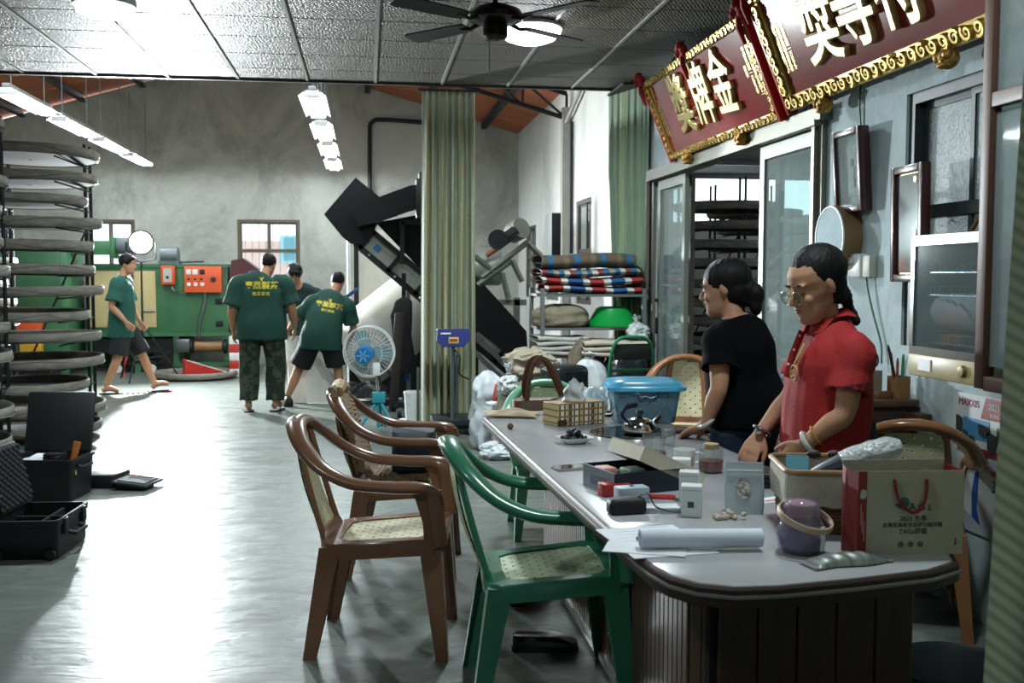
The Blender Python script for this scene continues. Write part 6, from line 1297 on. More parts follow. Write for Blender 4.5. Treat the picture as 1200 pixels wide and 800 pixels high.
# ---------------------------------------------------------------- people
from mathutils.bvhtree import BVHTree
def trunk(mb, P, lat, prof, n=22, sub=4, e=.8):
    """torso loft: spine points, lateral vectors, (half width, front depth, back depth) at each"""
    S = spline(P, sub); m = len(S); A = [lerpl([v[i] for v in lat], m) for i in range(3)]; Q = [lerpl([q[i] for q in prof], m) for i in range(3)]; rg = []
    for i in range(m):
        t = (S[min(i+1, m-1)]-S[max(i-1, 0)]).normalized(); a = V((A[0][i], A[1][i], A[2][i])); a = (a-t*a.dot(t)).normalized(); f = t.cross(a)   # a right, f forward
        r = []
        for k in range(n):
            w = 2*pi*k/n; c, s = cos(w), sin(w); c_ = math.copysign(abs(c)**e, c); s_ = math.copysign(abs(s)**e, s)
            r.append(S[i]+a*Q[0][i]*c_+f*(Q[1][i] if s > 0 else Q[2][i])*s_)
        rg.append(r)
    mb.loft(rg)
def limb(mb, P, rad, sub=5, n=14, hollow=0.0, hw=.02):
    S = spline(P, sub); rr = lerpl(rad, len(S)); mb_ = MB().tube(S, rr, n, cap=True)
    if hollow:
        e = S[-1]; d = (S[-1]-S[-2]).normalized(); S2 = S+[e+d*.001, e-d*hollow]; rr2 = rr+[rr[-1]-hw, rr[-1]-hw*1.2]
        prev = None; rg = []
        for i, p in enumerate(S2):
            t = d if i >= len(S)-1 else (S[min(i+1, len(S)-1)]-S[max(i-1, 0)]).normalized()
            a = (t.orthogonal() if prev is None else prev-t*prev.dot(t)).normalized(); b = t.cross(a); prev = a
            rg.append([p+(a*cos(2*pi*k/n)+b*sin(2*pi*k/n))*rr2[i] for k in range(n)])
        mb_ = MB().loft(rg)
    mb.add(mb_.v, mb_.f)
def hand(mb, w, d, pn, side, s=1.0, curl=(12, 22, 18), spread=1.0, thumb=(.75, .55)):
    """palm and five fingers; w wrist, d towards the fingers, pn palm normal, side +1 if thumb lies on d x pn"""
    w, d, pn = V(w), V(d).normalized(), V(pn); pn = (pn-d*pn.dot(d)).normalized(); l = d.cross(pn)*side
    rg = []
    for q, hw, ht, o in ((-.01, .024, .018, 0), (.02, .03, .017, .002), (.055, .04, .015, 0), (.085, .041, .0125, 0), (.094, .036, .009, 0)):
        rg.append([w+d*q*s+l*(hw*cos(2*pi*k/12)+o)*s+pn*ht*sin(2*pi*k/12)*s for k in range(12)])
    mb.loft(rg)
    for k, (o, ln) in enumerate(((.0315, .068), (.0105, .077), (-.0105, .071), (-.031, .055))):
        p = w+d*.082*s+l*o*s; v = (d+l*o*2.2*spread).normalized(); pts = [p]; a = 0
        for j, (fr, cu) in enumerate(zip((.45, .3, .25), curl)):
            a += R(cu+2*k); v2 = (v*cos(a)+pn*sin(a)).normalized(); p = p+v2*ln*fr*s; pts.append(p)
        mb.tube(spline(pts, 3), lerpl([.0088*s, .0086*s, .008*s, .0066*s], 10), 8)
    p = w+d*.028*s+l*.026*s; v = (d*thumb[0]+l*thumb[1]+pn*.35).normalized(); v2 = (d*.95+l*.1+pn*.35).normalized()
    mb.tube(spline([p-v*.01, p+v*.032*s, p+v*.04*s+v2*.028*s, p+v*.04*s+v2*.05*s], 3), lerpl([.013*s, .0115*s, .0095*s, .007*s], 10), 8)
HEADP = [(-.118, .062, .018, .020), (-.108, .082, .004, .036), (-.09, .088, -.02, .047), (-.068, .087, -.045, .055), (-.045, .0855, -.064, .06), (-.02, .083, -.08, .065), (.0, .079, -.089, .0685), (.025, .0855, -.095, .0715), (.055, .081, -.096, .072), (.08, .064, -.083, .063), (.1, .036, -.055, .042), (.108, .004, -.02, .014)]
def head_geo(mb, Hm, s=1.0, female=False):
    S = Hm @ SCL(s, s, s); rg = []
    for z, yf, yb, w in HEADP:
        if female and z < -.03: w *= .93
        c = (yf+yb)/2; h = (yf-yb)/2
        rg.append([(w*cos(2*pi*k/24), c+h*math.copysign(abs(sin(2*pi*k/24))**.9, sin(2*pi*k/24)), z) for k in range(24)])
    mb.loft(rg, xf=S)
    mb.tube([(0, .074, .022), (0, .086, .005), (0, .101, -.02), (0, .104, -.029), (0, .084, -.036)], [.0075, .008, .0105, .012, .008], 8, xf=S)      # nose
    for q in (-1, 1):
        mb.ball((.0105*q, .09, -.03), (.0085, .009, .0065), 8, 6, S)                                  # nostril wings
        mb.ball((.034*q, .066, -.028), (.02, .018, .02), 10, 7, S)                                   # cheek
        mb.ball((.03*q, .074, .022), (.024, .0105, .006), 10, 6, S)                                  # brow ridge
        mb.ball((.0295*q, .068, .001), (.0145, .0125, .0105), 10, 8, S)                               # eyelid bulge
        mb.ball((0, 0, 0), (.0075, .0155, .03), 10, 8, S @ T(.0715*q, -.012, -.004) @ RZ(-18*q) @ RX(-10))   # ear
    mb.ball((0, .086, -.051), (.021, .0095, .0052), 12, 6, S); mb.ball((0, .0845, -.0615), (.018, .0095, .0062), 12, 6, S)       # lips
    mb.ball((0, .077, -.092), (.016, .014, .014), 10, 7, S)                                           # chin
SKIN = mat('skin', '#a87d62', .6, spec=.35, var=.08, vs=30, sss=.08); HAIR = mat('black_hair', '#0d0b0c', .55, spec=.25, var=.3, vs=8, stretch=(40, 40, 3), bump=.5, bs=3)
LIP = mat('lip', '#8a4b45', .4); EYEW = mat('eye_white', '#b9b3aa', .25); DKLASH = mat('brow_hair', '#1b1412', .7)
def face_parts(root, Hm, s=1.0, closed=True):
    S = Hm @ SCL(s, s, s)
    for q in (-1, 1):
        part('eyebrow', MB().tube([(.013*q, .085, .024), (.03*q, .0865, .0285), (.046*q, .074, .023)], [.0026, .0032, .0016], 6, xf=S), DKLASH, root)
        if closed: part('eyelash', MB().tube([(.0175*q, .0795, -.0035), (.03*q, .0815, -.0075), (.043*q, .0725, -.003)], .0016, 5, xf=S), DKLASH, root)
        else:
            e = part('eye', MB().ball((.0295*q, .0735, .0), (.011, .0085, .0052), 12, 8, S), EYEW, root); part('iris', MB().ball((.0295*q, .0795, .0), (.0048, .0035, .0048), 10, 6, S), DKLASH, e)
    part('lips', MB().ball((0, .0885, -.0515), (.0195, .0085, .0042), 12, 6, S).ball((0, .0875, -.0605), (.017, .008, .005), 12, 6, S), LIP, root)
def hmat(c, f, up=(0, 0, 1)):
    f = V(f).normalized(); r = f.cross(V(up)).normalized(); u = r.cross(f); c = V(c)
    return Matrix(((r.x, f.x, u.x, c.x), (r.y, f.y, u.y, c.y), (r.z, f.z, u.z, c.z), (0, 0, 0, 1)))
def hair_geo(mb, Hm, s, kind):
    S = Hm @ SCL(s, s, s)
    if kind == 'crop': mb.ball((0, -.02, .03), (.0775, .0935, .086), 24, 14, S)
    elif kind == 'mop':
        mb.ball((0, -.018, .035), (.083, .1, .09), 24, 14, S)
        for k in range(9): mb.ball(((k-4)*.015, .058-.0016*(k-4)**2, .078-.0012*(k-4)**2), (.016, .024, .026), 8, 6, S)
        for k in range(7): mb.ball(((k-3)*.02, -.01-.004*k, .112-.003*(k-3)**2), (.022, .03, .018), 8, 6, S)
    elif kind == 'woman':
        mb.ball((0, -.029, .043), (.081, .101, .089), 28, 16, S); mb.ball((0, -.045, -.01), (.068, .066, .07), 20, 12, S); mb.ball((0, -.07, -.045), (.048, .042, .045), 16, 10, S)
    elif kind == 'swept':
        mb.ball((0, -.022, .04), (.082, .104, .09), 28, 16, S); mb.ball((0, -.05, -.015), (.07, .066, .07), 20, 12, S); mb.ball((0, -.065, -.05), (.05, .045, .045), 16, 10, S)
def figure(name, label, base, H):
    t = thing(name, label, 'person', base); return t
def loc_mesh(me, base):
    me.transform(T(-base[0], -base[1], -base[2])); return me
def cloth_disp(seed, amp=.006, sc=(9, 9, 4)):
    return lambda c: amp*noise.noise(V((c.x*sc[0]+seed, c.y*sc[1], c.z*sc[2])))+amp*.5*noise.noise(V((c.x*sc[0]*2.3, c.y*sc[1]*2.3+seed, c.z*sc[2]*1.6)))
def build(root, base, mb, vox, nm, m, smooth=2, disp=None):
    return link(nm, loc_mesh(remesh(mb, vox, smooth, disp), base), m, root)
def decal(root, base, shirt_me, body, size, m, org, right, up, into, **k):
    """print text laid onto the shirt surface"""
    me = text_mesh(body, size, .0008, **k); bv = BVHTree.FromPolygons([v.co[:] for v in shirt_me.vertices], [p.vertices[:] for p in shirt_me.polygons])
    right, up, into = V(right).normalized(), V(up).normalized(), V(into).normalized()
    for v in me.vertices:
        o = V(org)+right*v.co.x+up*v.co.y-V(base); h = bv.ray_cast(o-into*.6, into); v.co = (h[0]-into*(.003+.001*v.co.z)) if h[0] else o
    link('shirt_print', me, m, root)
def make_person(name, label, base, spine, lat, girth, head, arms, legs, vox=.009, skin=SKIN, female=False, hs=1.0, ls=1.0):
    """continuous skin body: torso, neck, head, arms with hands, legs with feet"""
    root = figure(name, label, base, 1.7); mb = MB(); g = girth
    prof = [(.11*g, .085*g, .09*g), (.15*g, .1*g, .11*g), (.125*g, .09*g, .09*g), (.145*g, .1*g, .1*g), (.13*g, .075*g, .085*g), (.055, .05, .055)]
    trunk(mb, spine, [lat[0]]*2+[lat[0].lerp(lat[1], .5)]+[lat[1]]*3, prof)
    Hm = head; hc = V(Hm.translation); nb = V(spine[-1]); back = Hm @ V((0, -.02, -.075*hs))
    limb(mb, [nb-V((0, 0, .03)), nb.lerp(back, .5), back], [.058, .05, .052] if not female else [.05, .043, .045], 4); head_geo(mb, Hm, hs, female)
    for a in arms:
        s, e, w = V(a['s']), V(a['e']), V(a['w']); k = a.get('r', 1.0)
        limb(mb, [s, s.lerp(e, .5), e, e.lerp(w, .35), w], [.05*k, .046*k, .038*k, .039*k, .025*k]); hand(mb, w, a['d'], a['n'], a['side'], a.get('hs', 1.0), a.get('curl', (14, 24, 18)))
    for l in legs:
        h, kn, an, td = V(l['h']), V(l['k']), V(l['a']), V(l['t']).normalized(); k = l.get('r', 1.0)
        limb(mb, [h, h.lerp(kn, .5), kn, kn.lerp(an, .35), an+V((0, 0, .02))], [.082*k, .07*k, .053*k, .054*k, .034*k])
        up = V((0, 0, 1)); heel = V(l.get('heel', an-td*.045-V((0, 0, .035)))); toe = V(l.get('toe', an+td*.15-V((0, 0, .05))))
        limb(mb, [heel, an+td*.02-V((0, 0, .01)), an.lerp(toe, .65)+V((0, 0, .012)), toe], [.032, .036, .034, .024])
    build(root, base, mb, vox, 'body', skin, 2); return root
def tee(root, base, spine, lat, arms, prof, sl=.75, vox=.012, m=None, seed=0.0, sr=(.085, .092), amp=.008, nm='t_shirt', neck=(.066, .062, .066)):
    mb = MB(); trunk(mb, spine, [lat[0]]*2+[lat[0].lerp(lat[1], .5)]+[lat[1]]*3, prof[:5]+[neck])
    for a in arms:
        s, e = V(a['s']), V(a['e']); nb = V(spine[-1]); limb(mb, [nb.lerp(s, .45)-V((0, 0, .03)), s, s.lerp(e, sl*.5), s.lerp(e, sl)], [sr[0]*.9, sr[0], sr[0]*.97, sr[1]], hollow=.06, hw=vox*1.9)
    return build(root, base, mb, vox, nm, m, 3, cloth_disp(seed, amp))
def trousers(root, base, hipc, latv, legs, end, m, r0=.11, r1=.09, vox=.012, nm='trousers', seed=0.0, amp=.008, hip=(.18, .13, .15), top=.16):
    mb = MB(); hc = V(hipc); trunk(mb, [hc-V((0, 0, .1)), hc, hc+V((0, 0, top))], [latv]*3, [(hip[0]*.8, hip[1]*.8, hip[2]*.8), hip, (hip[0]*.88, hip[1]*.9, hip[2]*.85)])
    for l in legs:
        h, k, a = V(l['h']), V(l['k']), V(l['a'])
        if end <= 1: limb(mb, [h, h.lerp(k, end*.5), h.lerp(k, end)], [r0, (r0+r1)/2, r1], hollow=.06, hw=vox*1.9)
        else: limb(mb, [h, h.lerp(k, .5), k, k.lerp(a, .5), k.lerp(a, end-1)], [r0, r0*.95, (r0+r1)/2, r1, r1], hollow=.04, hw=vox*1.9)
    return build(root, base, mb, vox, nm, m, 3, cloth_disp(seed, amp, (7, 7, 5)))
TEAL = mat('bottle_green_cotton', '#0f3a31', .85, var=.12, vs=6, bump=.15, bs=120); NAVYS = mat('dark_shorts', '#101418', .8, var=.15); YEL = mat('yellow_print', '#c9b92e', .6, var=.05)
W_ = lambda *a: V(a)
# --- boy walking towards the dryer end
b = (-2.88, 12.9, 0); lt = W_(0, -1, 0)     # faces +X, his right is towards the camera
sp = [W_(-2.93, 12.9, .78), W_(-2.93, 12.9, .92), W_(-2.93, 12.9, 1.1), W_(-2.93, 12.9, 1.26), W_(-2.93, 12.9, 1.36), W_(-2.92, 12.9, 1.42)]
Hm = hmat((-2.86, 12.9, 1.565), (1, -.18, -.16))
arms = [dict(s=W_(-2.94, 12.73, 1.33), e=W_(-3.0, 12.66, 1.06), w=W_(-2.84, 12.64, .88), d=(.7, 0, -.7), n=(0, 1, 0), side=-1), dict(s=W_(-2.92, 13.07, 1.33), e=W_(-2.9, 13.14, 1.06), w=W_(-2.78, 13.12, .86), d=(.5, 0, -.8), n=(0, -1, 0), side=1)]
legs = [dict(h=W_(-2.92, 12.82, .82), k=W_(-2.97, 12.8, .46), a=W_(-3.12, 12.8, .08), t=(1, -.1, 0)), dict(h=W_(-2.92, 12.98, .82), k=W_(-2.74, 13.0, .47), a=W_(-2.6, 13.0, .1), t=(1, 0, .2), toe=W_(-2.43, 13.0, .09), heel=W_(-2.63, 13.0, .05))]
p = make_person('person', 'person in a loose green T-shirt and dark shorts walking in flip-flops', b, sp, [lt, lt], .92, Hm, arms, legs, .011)
mb = MB(); hair_geo(mb, Hm, 1.0, 'mop'); build(p, b, mb, .009, 'hair', HAIR, 2, cloth_disp(1, .004, (30, 30, 12))); face_parts(p, Matrix.Translation(-V(b)) @ Hm, closed=False)
tee(p, b, [W_(-2.95, 12.9, .68)]+[W_(-2.94, 12.9, .84)]+sp[2:], [lt, lt], arms, [(.2, .15, .17), (.2, .14, .15), (.19, .14, .14), (.19, .13, .13), (.15, .08, .1)], .8, .013, mat('teal_cotton', '#124a3f', .85, var=.1, vs=6), 2.0, (.085, .1), .012)
trousers(p, b, (-2.93, 12.9, .84), lt, legs, .98, NAVYS, .11, .115, .013, 'shorts', 3.0)
for l in legs:
    a, td = l['a'], V(l['t']).normalized(); z = l.get('toe', a+td*.15-V((0, 0, .05))).z-.034; t0 = a+td*.05
    part('flip_flop', MB().prism(rrect(.26, .095, .045), 0, .016, Matrix.Translation(V((t0.x-b[0], t0.y-b[1], max(.0, l['a'].z-.095)))) @ RY(-4 if l is legs[1] else 0)), BLACK, p)
# --- heavy man, back to us, in camouflage trousers
b = (-1.13, 10.97, 0); lt = W_(1, -.08, 0)
sp = [W_(-1.1, 10.97, .8), W_(-1.1, 10.97, .93), W_(-1.1, 10.99, 1.08), W_(-1.1, 11.0, 1.26), W_(-1.09, 11.0, 1.38), W_(-1.07, 11.01, 1.44)]
Hm = hmat((-1.03, 11.08, 1.545), (.25, .9, -.38), (.12, 0, 1))
arms = [dict(s=W_(-1.33, 10.99, 1.33), e=W_(-1.4, 10.97, 1.06), w=W_(-1.4, 11.04, .86), d=(0, .1, -1), n=(1, 0, 0), side=-1, r=1.25, hs=1.1), dict(s=W_(-.86, 10.98, 1.33), e=W_(-.79, 10.97, 1.08), w=W_(-.77, 11.08, .88), d=(-.05, .2, -1), n=(-1, 0, 0), side=1, r=1.25, hs=1.1)]
legs = [dict(h=W_(-1.22, 10.97, .82), k=W_(-1.235, 11.0, .46), a=W_(-1.245, 10.97, .09), t=(-.25, 1, 0), r=1.2), dict(h=W_(-.99, 10.97, .82), k=W_(-.965, 11.0, .46), a=W_(-.97, 10.97, .09), t=(.3, 1, 0), r=1.2)]
p = make_person('person', 'broad person seen from behind in green T-shirt and camouflage trousers', b, sp, [lt, lt], 1.25, Hm, arms, legs, .011)
mb = MB(); hair_geo(mb, Hm, 1.0, 'crop'); build(p, b, mb, .009, 'hair', HAIR, 2)
s_ = tee(p, b, [W_(-1.1, 10.97, .76), W_(-1.1, 10.97, .92), W_(-1.1, 10.99, 1.08)]+sp[3:], [lt, lt], arms, [(.255, .2, .18), (.255, .2, .18), (.245, .19, .17), (.24, .16, .165), (.2, .1, .125)], .82, .013, TEAL, 5.0, (.1, .115), .012, neck=(.075, .07, .075))
decal(p, b, s_.data, '專業製茶', .085, YEL, (-1.1, 10.7, 1.32), (1, -.08, 0), (0, .1, 1), (.08, 1, 0), off=.002); decal(p, b, s_.data, '製茶研究', .042, YEL, (-1.1, 10.7, 1.235), (1, -.08, 0), (0, .1, 1), (.08, 1, 0), off=.001, spacing=1.15); decal(p, b, s_.data, 'v', .08, YEL, (-1.1, 10.7, 1.395), (1, -.08, 0), (0, .1, 1), (.08, 1, 0), off=.003)
CAMO = mat('camouflage', '#1c241d', .85, col2='#3a4534', vs=11, mixlo=.5, mixhi=.54)
trousers(p, b, (-1.1, 10.97, .86), lt, legs, 1.93, CAMO, .118, .1, .012, 'camouflage_trousers', 6.0, .012, (.2, .14, .13), .02)
for l in legs:
    t0 = l['a']+V(l['t']).normalized()*.05; part('slipper', MB().prism(rrect(.1, .27, .045), 0, .018, T(t0.x-b[0], t0.y-b[1], 0) @ RZ(math.degrees(-math.atan2(l['t'][0], l['t'][1])))), BLACK, p)
# --- young man facing us, looking down
b = (-.78, 12.25, 0); lt = W_(-1, .1, 0)
sp = [W_(-.72, 12.2, .78), W_(-.72, 12.2, .9), W_(-.74, 12.15, 1.04), W_(-.75, 12.08, 1.16), W_(-.76, 12.04, 1.25), W_(-.79, 12.0, 1.3)]
Hm = hmat((-.82, 11.93, 1.44), (-.1, -.75, -.66), (.1, 0, 1))
arms = [dict(s=W_(-.93, 12.06, 1.2), e=W_(-.97, 11.98, .96), w=W_(-.9, 11.85, .8), d=(.1, -.4, -.9), n=(1, 0, 0), side=1), dict(s=W_(-.57, 12.08, 1.2), e=W_(-.53, 12.0, .95), w=W_(-.62, 11.85, .8), d=(-.1, -.4, -.9), n=(-1, 0, 0), side=-1)]
legs = [dict(h=W_(-.82, 12.2, .82), k=W_(-.84, 12.12, .45), a=W_(-.85, 12.2, .08), t=(-.2, -1, 0)), dict(h=W_(-.62, 12.2, .82), k=W_(-.6, 12.12, .45), a=W_(-.6, 12.2, .08), t=(.1, -1, 0))]
p = make_person('person', 'person with thick dark hair looking down, behind the other two workers', b, sp, [lt, lt], .95, Hm, arms, legs, .011)
mb = MB(); hair_geo(mb, Hm, 1.02, 'mop'); build(p, b, mb, .009, 'hair', HAIR, 2, cloth_disp(2, .006, (30, 30, 12))); face_parts(p, Matrix.Translation(-V(b)) @ Hm)
s_ = tee(p, b, [W_(-.72, 12.2, .7)]+sp[1:], [lt, lt], arms, [(.2, .14, .14), (.2, .14, .14), (.19, .14, .13), (.185, .12, .12), (.16, .08, .09)], .8, .013, mat('dark_green_cotton', '#0c2b26', .85), 7.0, (.082, .09), .01)
decal(p, b, s_.data, '茶', .06, YEL, (-.63, 11.7, 1.13), (1, 0, 0), (0, 0, 1), (0, 1, -.1), off=.002)
trousers(p, b, (-.72, 12.2, .84), lt, legs, .95, NAVYS, .1, .1, .013, 'shorts', 3.0)
for l in legs: t0 = l['a']-V((0, .05, 0)); part('shoe', MB().loft([[(x*s, y*s, z) for x, y in rrect(.1, .27, .045)] for s, z in ((1, 0), (1.02, .03), (.85, .07), (.5, .1))], xf=T(t0.x-b[0], t0.y-b[1], 0)), mat('grey_shoe', '#4b4f52', .7), p, 60)
# --- stooping man in black shorts
b = (-.6, 11.4, 0); lt = W_(.98, -.12, -.1)
sp = [W_(-.52, 11.4, .66), W_(-.51, 11.4, .79), W_(-.47, 11.44, .96), W_(-.42, 11.52, 1.1), W_(-.40, 11.56, 1.19), W_(-.38, 11.6, 1.24)]
Hm = hmat((-.335, 11.7, 1.35), (.05, .8, -.55), (.1, 0, 1))
arms = [dict(s=W_(-.59, 11.5, 1.13), e=W_(-.79, 11.56, .95), w=W_(-.88, 11.68, .82), d=(-.3, .5, -.6), n=(.7, 0, -.4), side=-1), dict(s=W_(-.21, 11.5, 1.08), e=W_(-.16, 11.52, .84), w=W_(-.22, 11.62, .68), d=(-.2, .4, -.8), n=(-1, 0, 0), side=1)]
legs = [dict(h=W_(-.61, 11.4, .72), k=W_(-.76, 11.46, .4), a=W_(-.88, 11.38, .08), t=(-.35, .9, 0)), dict(h=W_(-.41, 11.4, .72), k=W_(-.33, 11.44, .4), a=W_(-.31, 11.38, .08), t=(.35, .9, 0))]
p = make_person('person', 'stooping person with legs apart in green T-shirt and black shorts', b, sp, [lt, lt], 1.0, Hm, arms, legs, .011)
mb = MB(); hair_geo(mb, Hm, 1.02, 'crop'); build(p, b, mb, .009, 'hair', HAIR, 2, cloth_disp(3, .004, (30, 30, 12)))
s_ = tee(p, b, [W_(-.52, 11.39, .62), W_(-.51, 11.39, .76), W_(-.47, 11.43, .95)]+sp[3:], [lt, lt], arms, [(.235, .15, .15), (.225, .15, .15), (.205, .15, .14), (.2, .13, .13), (.165, .08, .1)], .8, .013, TEAL, 9.0, (.085, .095), .012)
decal(p, b, s_.data, '專業製茶', .075, YEL, (-.44, 11.1, 1.17), (.97, -.1, -.18), (.1, .35, .9), (.08, 1, -.25), off=.002); decal(p, b, s_.data, '製茶研究', .036, YEL, (-.45, 11.1, 1.1), (.97, -.1, -.18), (.1, .35, .9), (.08, 1, -.25), off=.001); decal(p, b, s_.data, 'v', .07, YEL, (-.43, 11.1, 1.235), (.97, -.1, -.18), (.1, .35, .9), (.08, 1, -.25), off=.003)
trousers(p, b, (-.51, 11.4, .74), lt, legs, .88, mat('black_shorts', '#0c0e10', .8), .12, .125, .013, 'shorts', 8.0)
for l in legs:
    r_ = math.degrees(-math.atan2(l['t'][0], l['t'][1])); t0 = l['a']+V(l['t']).normalized()*.05
    part('shoe', MB().loft([[(x*s, y*s-(.03 if z > .06 else 0), z) for x, y in rrect(.1, .28, .045)] for s, z in ((1, 0), (1.03, .03), (.85, .075), (.5, .11))], xf=T(t0.x-b[0], t0.y-b[1], 0) @ RZ(r_)), mat('black_shoe', '#121314', .6), p, 60)
# --- woman in black at the far side of the table
b = (1.56, 4.15, 0); lt = W_(.72, .69, 0)      # faces away from us to the left
sp = [W_(1.57, 4.15, .76), W_(1.58, 4.15, .88), W_(1.57, 4.15, 1.0), W_(1.56, 4.15, 1.12), W_(1.545, 4.15, 1.2), W_(1.53, 4.15, 1.255)]
Hm = hmat((1.5, 4.19, 1.372), (-.84, .5, -.16))
arms = [dict(s=W_(1.435, 4.045, 1.155), e=W_(1.41, 3.98, .975), w=W_(1.37, 4.02, .815), d=(-.62, .62, -.42), n=(-.3, 0, -1), side=-1, r=.95, hs=.92, curl=(6, 12, 10)), dict(s=W_(1.66, 4.27, 1.155), e=W_(1.67, 4.36, .96), w=W_(1.56, 4.42, .8), d=(-.2, .0, -.9), n=(-.3, 0, -1), side=1, r=.9, hs=.92, curl=(6, 12, 10))]
legs = [dict(h=W_(1.52, 4.09, .78), k=W_(1.51, 4.1, .42), a=W_(1.53, 4.09, .08), t=(-.8, .6, 0)), dict(h=W_(1.64, 4.21, .78), k=W_(1.63, 4.22, .42), a=W_(1.65, 4.21, .08), t=(-.6, .8, 0))]
p = make_person('person', 'person in a black T-shirt and jeans leaning one hand on the table', b, sp, [lt, lt], .95, Hm, arms, legs, .0065, female=True)
mb = MB(); hair_geo(mb, Hm, 1.0, 'swept'); S_ = Hm
for c, r in (((0, -.1, -.02), (.045, .04, .045)), ((.005, -.125, -.045), (.042, .04, .05)), ((0, -.12, -.085), (.032, .03, .05))): mb.ball(c, r, 14, 10, S_)
build(p, b, mb, .006, 'hair', HAIR, 2, cloth_disp(4, .0016, (60, 60, 14))); face_parts(p, Matrix.Translation(-V(b)) @ Hm, closed=False)
part('hair_band', MB().tube([(.028*cos(R(a)), -.097+.01*sin(R(a)), -.03+.028*sin(R(a))) for a in range(0, 360, 24)], .007, 6, closed=True, xf=Matrix.Translation(-V(b)) @ Hm), mat('brown_band', '#4a3428', .6), p)
tee(p, b, [W_(1.59, 4.15, .8), W_(1.585, 4.15, .9)]+sp[2:], [lt, lt], arms, [(.205, .145, .175), (.195, .14, .16), (.175, .13, .125), (.185, .125, .125), (.165, .08, .1)], .62, .008, mat('black_cotton', '#090a0c', .95, spec=.12, var=.15, bump=.15, bs=150), 11.0, (.074, .083), .008)
JEAN = mat('dark_denim', '#16263b', .8, var=.2, vs=10, bump=.3, bs=200)
tr_ = trousers(p, b, (1.58, 4.15, .78), lt, legs, 1.95, JEAN, .105, .07, .01, 'jeans', 4.0, .006, (.18, .12, .145), .03)
part('pocket', MB().prism(rrect(.11, .13, .02), 0, .006, T(1.735-b[0], 4.06-b[1], .7) @ RZ(43) @ RX(90)), JEAN, p)
for l in legs: t0 = l['a']+V((-.05, 0, 0)); part('shoe', MB().loft([[(x*s, y*s, z) for x, y in rrect(.25, .09, .04)] for s, z in ((1, 0), (1.02, .03), (.85, .065), (.5, .09))], xf=T(t0.x-b[0], t0.y-b[1], 0)), mat('black_shoe', '#121314'), p, 60)
w_ = arms[0]['w']-V(b); part('bangle', MB().tube([(.034*cos(R(a))*.9+w_.x-.0, w_.y+.034*sin(R(a)), w_.z+.012+.02*cos(R(a))) for a in range(0, 360, 20)], .0085, 8, closed=True), mat('pale_jade', '#b4bab2', .2), p)
# --- woman in the red polo shirt
b = (1.62, 3.4, 0); lt = W_(-.08, .997, 0)     # faces -X and a little towards the camera
F_ = W_(-.997, -.08, 0)
sp = [W_(1.62, 3.42, .76), W_(1.62, 3.42, .88), W_(1.612, 3.41, 1.0), W_(1.605, 3.4, 1.13), W_(1.6, 3.4, 1.215), W_(1.592, 3.395, 1.27)]
Hm = hmat((1.54, 3.385, 1.392), (-.93, -.2, -.33), (-.06, 0, 1))
arms = [dict(s=W_(1.63, 3.25, 1.165), e=W_(1.575, 3.215, .965), w=W_(1.47, 3.27, .86), d=(-.6, .3, -.7), n=(-.4, .5, -.5), side=-1, r=.95, hs=.92, curl=(10, 18, 14)), dict(s=W_(1.61, 3.54, 1.165), e=W_(1.545, 3.585, .985), w=W_(1.42, 3.56, .85), d=(-.45, -.25, -.62), n=(-.35, 0, -1), side=1, r=.9, hs=.95, curl=(8, 18, 14))]
legs = [dict(h=W_(1.66, 3.33, .78), k=W_(1.65, 3.33, .42), a=W_(1.67, 3.33, .08), t=(-1, -.2, 0)), dict(h=W_(1.64, 3.5, .78), k=W_(1.63, 3.5, .42), a=W_(1.65, 3.5, .08), t=(-1, .0, 0))]
p = make_person('person', 'person in a red polo shirt and round glasses looking down at the table', b, sp, [lt, lt], .95, Hm, arms, legs, .0055, female=True, hs=1.06)
L0 = Matrix.Translation(-V(b)); mb = MB(); hair_geo(mb, Hm, 1.06, 'woman')
for k in range(8): mb.ball((.006*sin(k*1.6), -.098-.003*k, -.005-.024*k), (.03-.0016*k, .026-.001*k, .02), 12, 8, Hm)
build(p, b, mb, .005, 'hair', HAIR, 2, cloth_disp(6, .0016, (60, 60, 14))); face_parts(p, L0 @ Hm @ SCL(1.06, 1.06, 1.06))
part('hair_clip', MB().ball((.012, -.125, -.07), (.014, .02, .012), 10, 7, L0 @ Hm).ball((.012, -.118, -.1), (.012, .018, .01), 10, 7, L0 @ Hm), mat('amber_clip', '#7d5a3a', .3), p)
REDP_ = mat('red_polo', '#93191a', .8, var=.12, vs=8, bump=.2, bs=140)
s_ = tee(p, b, [W_(1.615, 3.42, .72), W_(1.615, 3.42, .86)]+sp[2:], [lt, lt], arms, [(.18, .155, .135), (.175, .155, .13), (.165, .15, .125), (.165, .13, .12), (.14, .08, .09)], .66, .007, REDP_, 12.0, (.068, .076), .008, 'polo_shirt')
HL = L0 @ hmat((1.6, 3.398, 1.262), F_)
for q in (-1, 1):
    part('collar', MB().loft([[(q*.012, .088, -.045), (q*.014, .094, -.045), (q*.07, .06, -.028), (q*.068, .054, -.03)], [(q*.02, .062, .008), (q*.024, .066, .006), (q*.068, .02, .02), (q*.062, .016, .02)], [(q*.048, .03, .018), (q*.052, .034, .014), (q*.075, -.03, .028), (q*.068, -.032, .03)], [(q*.01, -.058, .052), (q*.01, -.066, .05), (q*.03, -.095, .02), (q*.028, -.088, .02)]], xf=HL), REDP_, p, 70)
part('placket', MB().tube([(0, .1, -.03), (0, .135, -.11), (0, .155, -.19)], .014, 6, flat=(1, .3), xf=HL), mat('red_placket', '#841416', .8), p)
for k in range(3): part('button', MB().ball((0, .112+.02*k, -.045-.05*k), .006, 8, 6, HL), mat('pale_button', '#c4b9b4', .3), p)
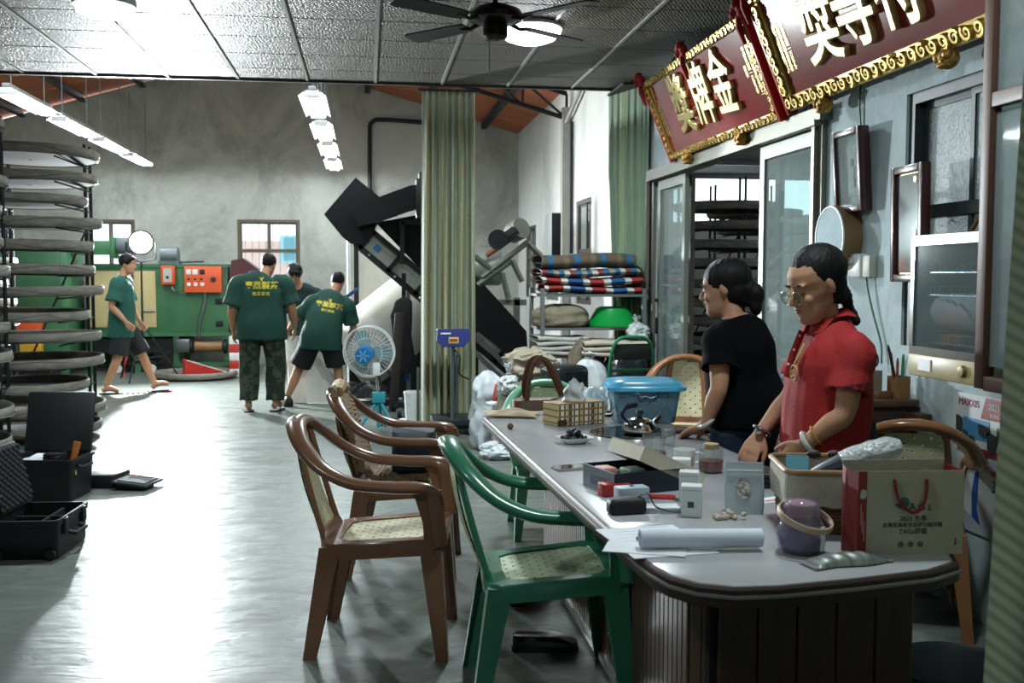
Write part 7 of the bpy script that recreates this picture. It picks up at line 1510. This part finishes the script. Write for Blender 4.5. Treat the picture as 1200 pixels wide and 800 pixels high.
# glasses
GLS = L0 @ Hm @ SCL(1.06, 1.06, 1.06); gl = part('spectacles', MB().tube([(.012, .104, -.004), (0, .107, -.001), (-.012, .104, -.004)], .0014, 6, xf=GLS), mat('gold_wire', '#b59a6a', .2, .9), p)
for q in (-1, 1):
    part('rim', MB().tube([(.033*q+.0225*cos(R(a)), .1-.012*abs(.033+q*.0225*cos(R(a))*q-.033)-.1*max(0, (abs(.033*q+.0225*cos(R(a)))-.033))*.5, -.01+.021*sin(R(a))) for a in range(0, 360, 15)], .0014, 6, closed=True, xf=GLS), mat('gold_wire', '#b59a6a'), gl)
    part('lens', MB().lathe([(.0005, 0), (.0215, 0), (.0215, .0006), (.0005, .0006)], 20, GLS @ T(.033*q, .0985, -.01) @ RX(90)), glass('lens_glass', '#e4ecee', .02, .05), gl)
    part('temple', MB().tube([(.054*q, .094, -.006), (.072*q, .05, .0), (.076*q, -.01, .004)], .0013, 6, xf=GLS), mat('gold_wire', '#b59a6a'), gl)
# brooch cord and pendant on the shirt front, bracelets, watch
part('pendant_cord', MB().tube(spline([(-.055, .12, -.07), (-.06, .143, -.11), (-.05, .153, -.14)], 5), .005, 6, xf=HL), mat('gold_thread', '#a98a4a', .5), p)
part('pendant', MB().tube([(-.05+.024*cos(R(a)), .156, -.17+.026*sin(R(a))) for a in range(0, 360, 20)], .0035, 6, closed=True, xf=HL).tube([(-.062, .158, -.16), (-.04, .16, -.165), (-.058, .16, -.178), (-.038, .158, -.186)], .003, 6, xf=HL), mat('gold_thread', '#a98a4a'), p)
def ring(a, q, r, m, nm, tr=.006, tilt=.3):
    w, e = a['w'], a['e']; d = (w-e).normalized(); c = w.lerp(e, q)-V(b); u = d.orthogonal().normalized(); v = d.cross(u)
    return part(nm, MB().tube([c+(u*cos(R(k))+v*sin(R(k)))*r+d*tilt*.02*cos(R(k)) for k in range(0, 360, 18)], tr, 8, closed=True), m, p)
ring(arms[0], .02, .034, mat('pale_jade', '#b4bab2'), 'jade_bangle', .0085); ring(arms[0], .26, .033, mat('amber_beads', '#a0702c', .4, var=.4, vs=80), 'bead_bracelet', .004)
ring(arms[1], .06, .031, mat('watch_strap', '#4c3b44', .4), 'watch_strap', .007); w_ = arms[1]['w']-V(b); part('watch_face', MB().cyl((w_.x-.012, w_.y-.028, w_.z+.008), .016, .01, 16), CHROME, p)
decal(p, b, s_.data, '製茶所', .032, mat('dark_red_print', '#3a0a0d'), (1.6, 2.9, 1.055), (1, 0, .1), (-.1, 0, 1), (0, 1, 0), off=.001)
trousers(p, b, (1.65, 3.42, .78), lt, legs, 1.95, mat('dark_trousers', '#181a1e', .8), .1, .07, .011, 'trousers', 4.0, .005, (.165, .12, .13))
for l in legs: t0 = l['a']+V((-.05, 0, 0)); part('shoe', MB().loft([[(x*s, y*s, z) for x, y in rrect(.25, .09, .04)] for s, z in ((1, 0), (1.02, .03), (.85, .065), (.5, .09))], xf=T(t0.x-b[0], t0.y-b[1], 0)), mat('black_shoe', '#121314'), p, 60)
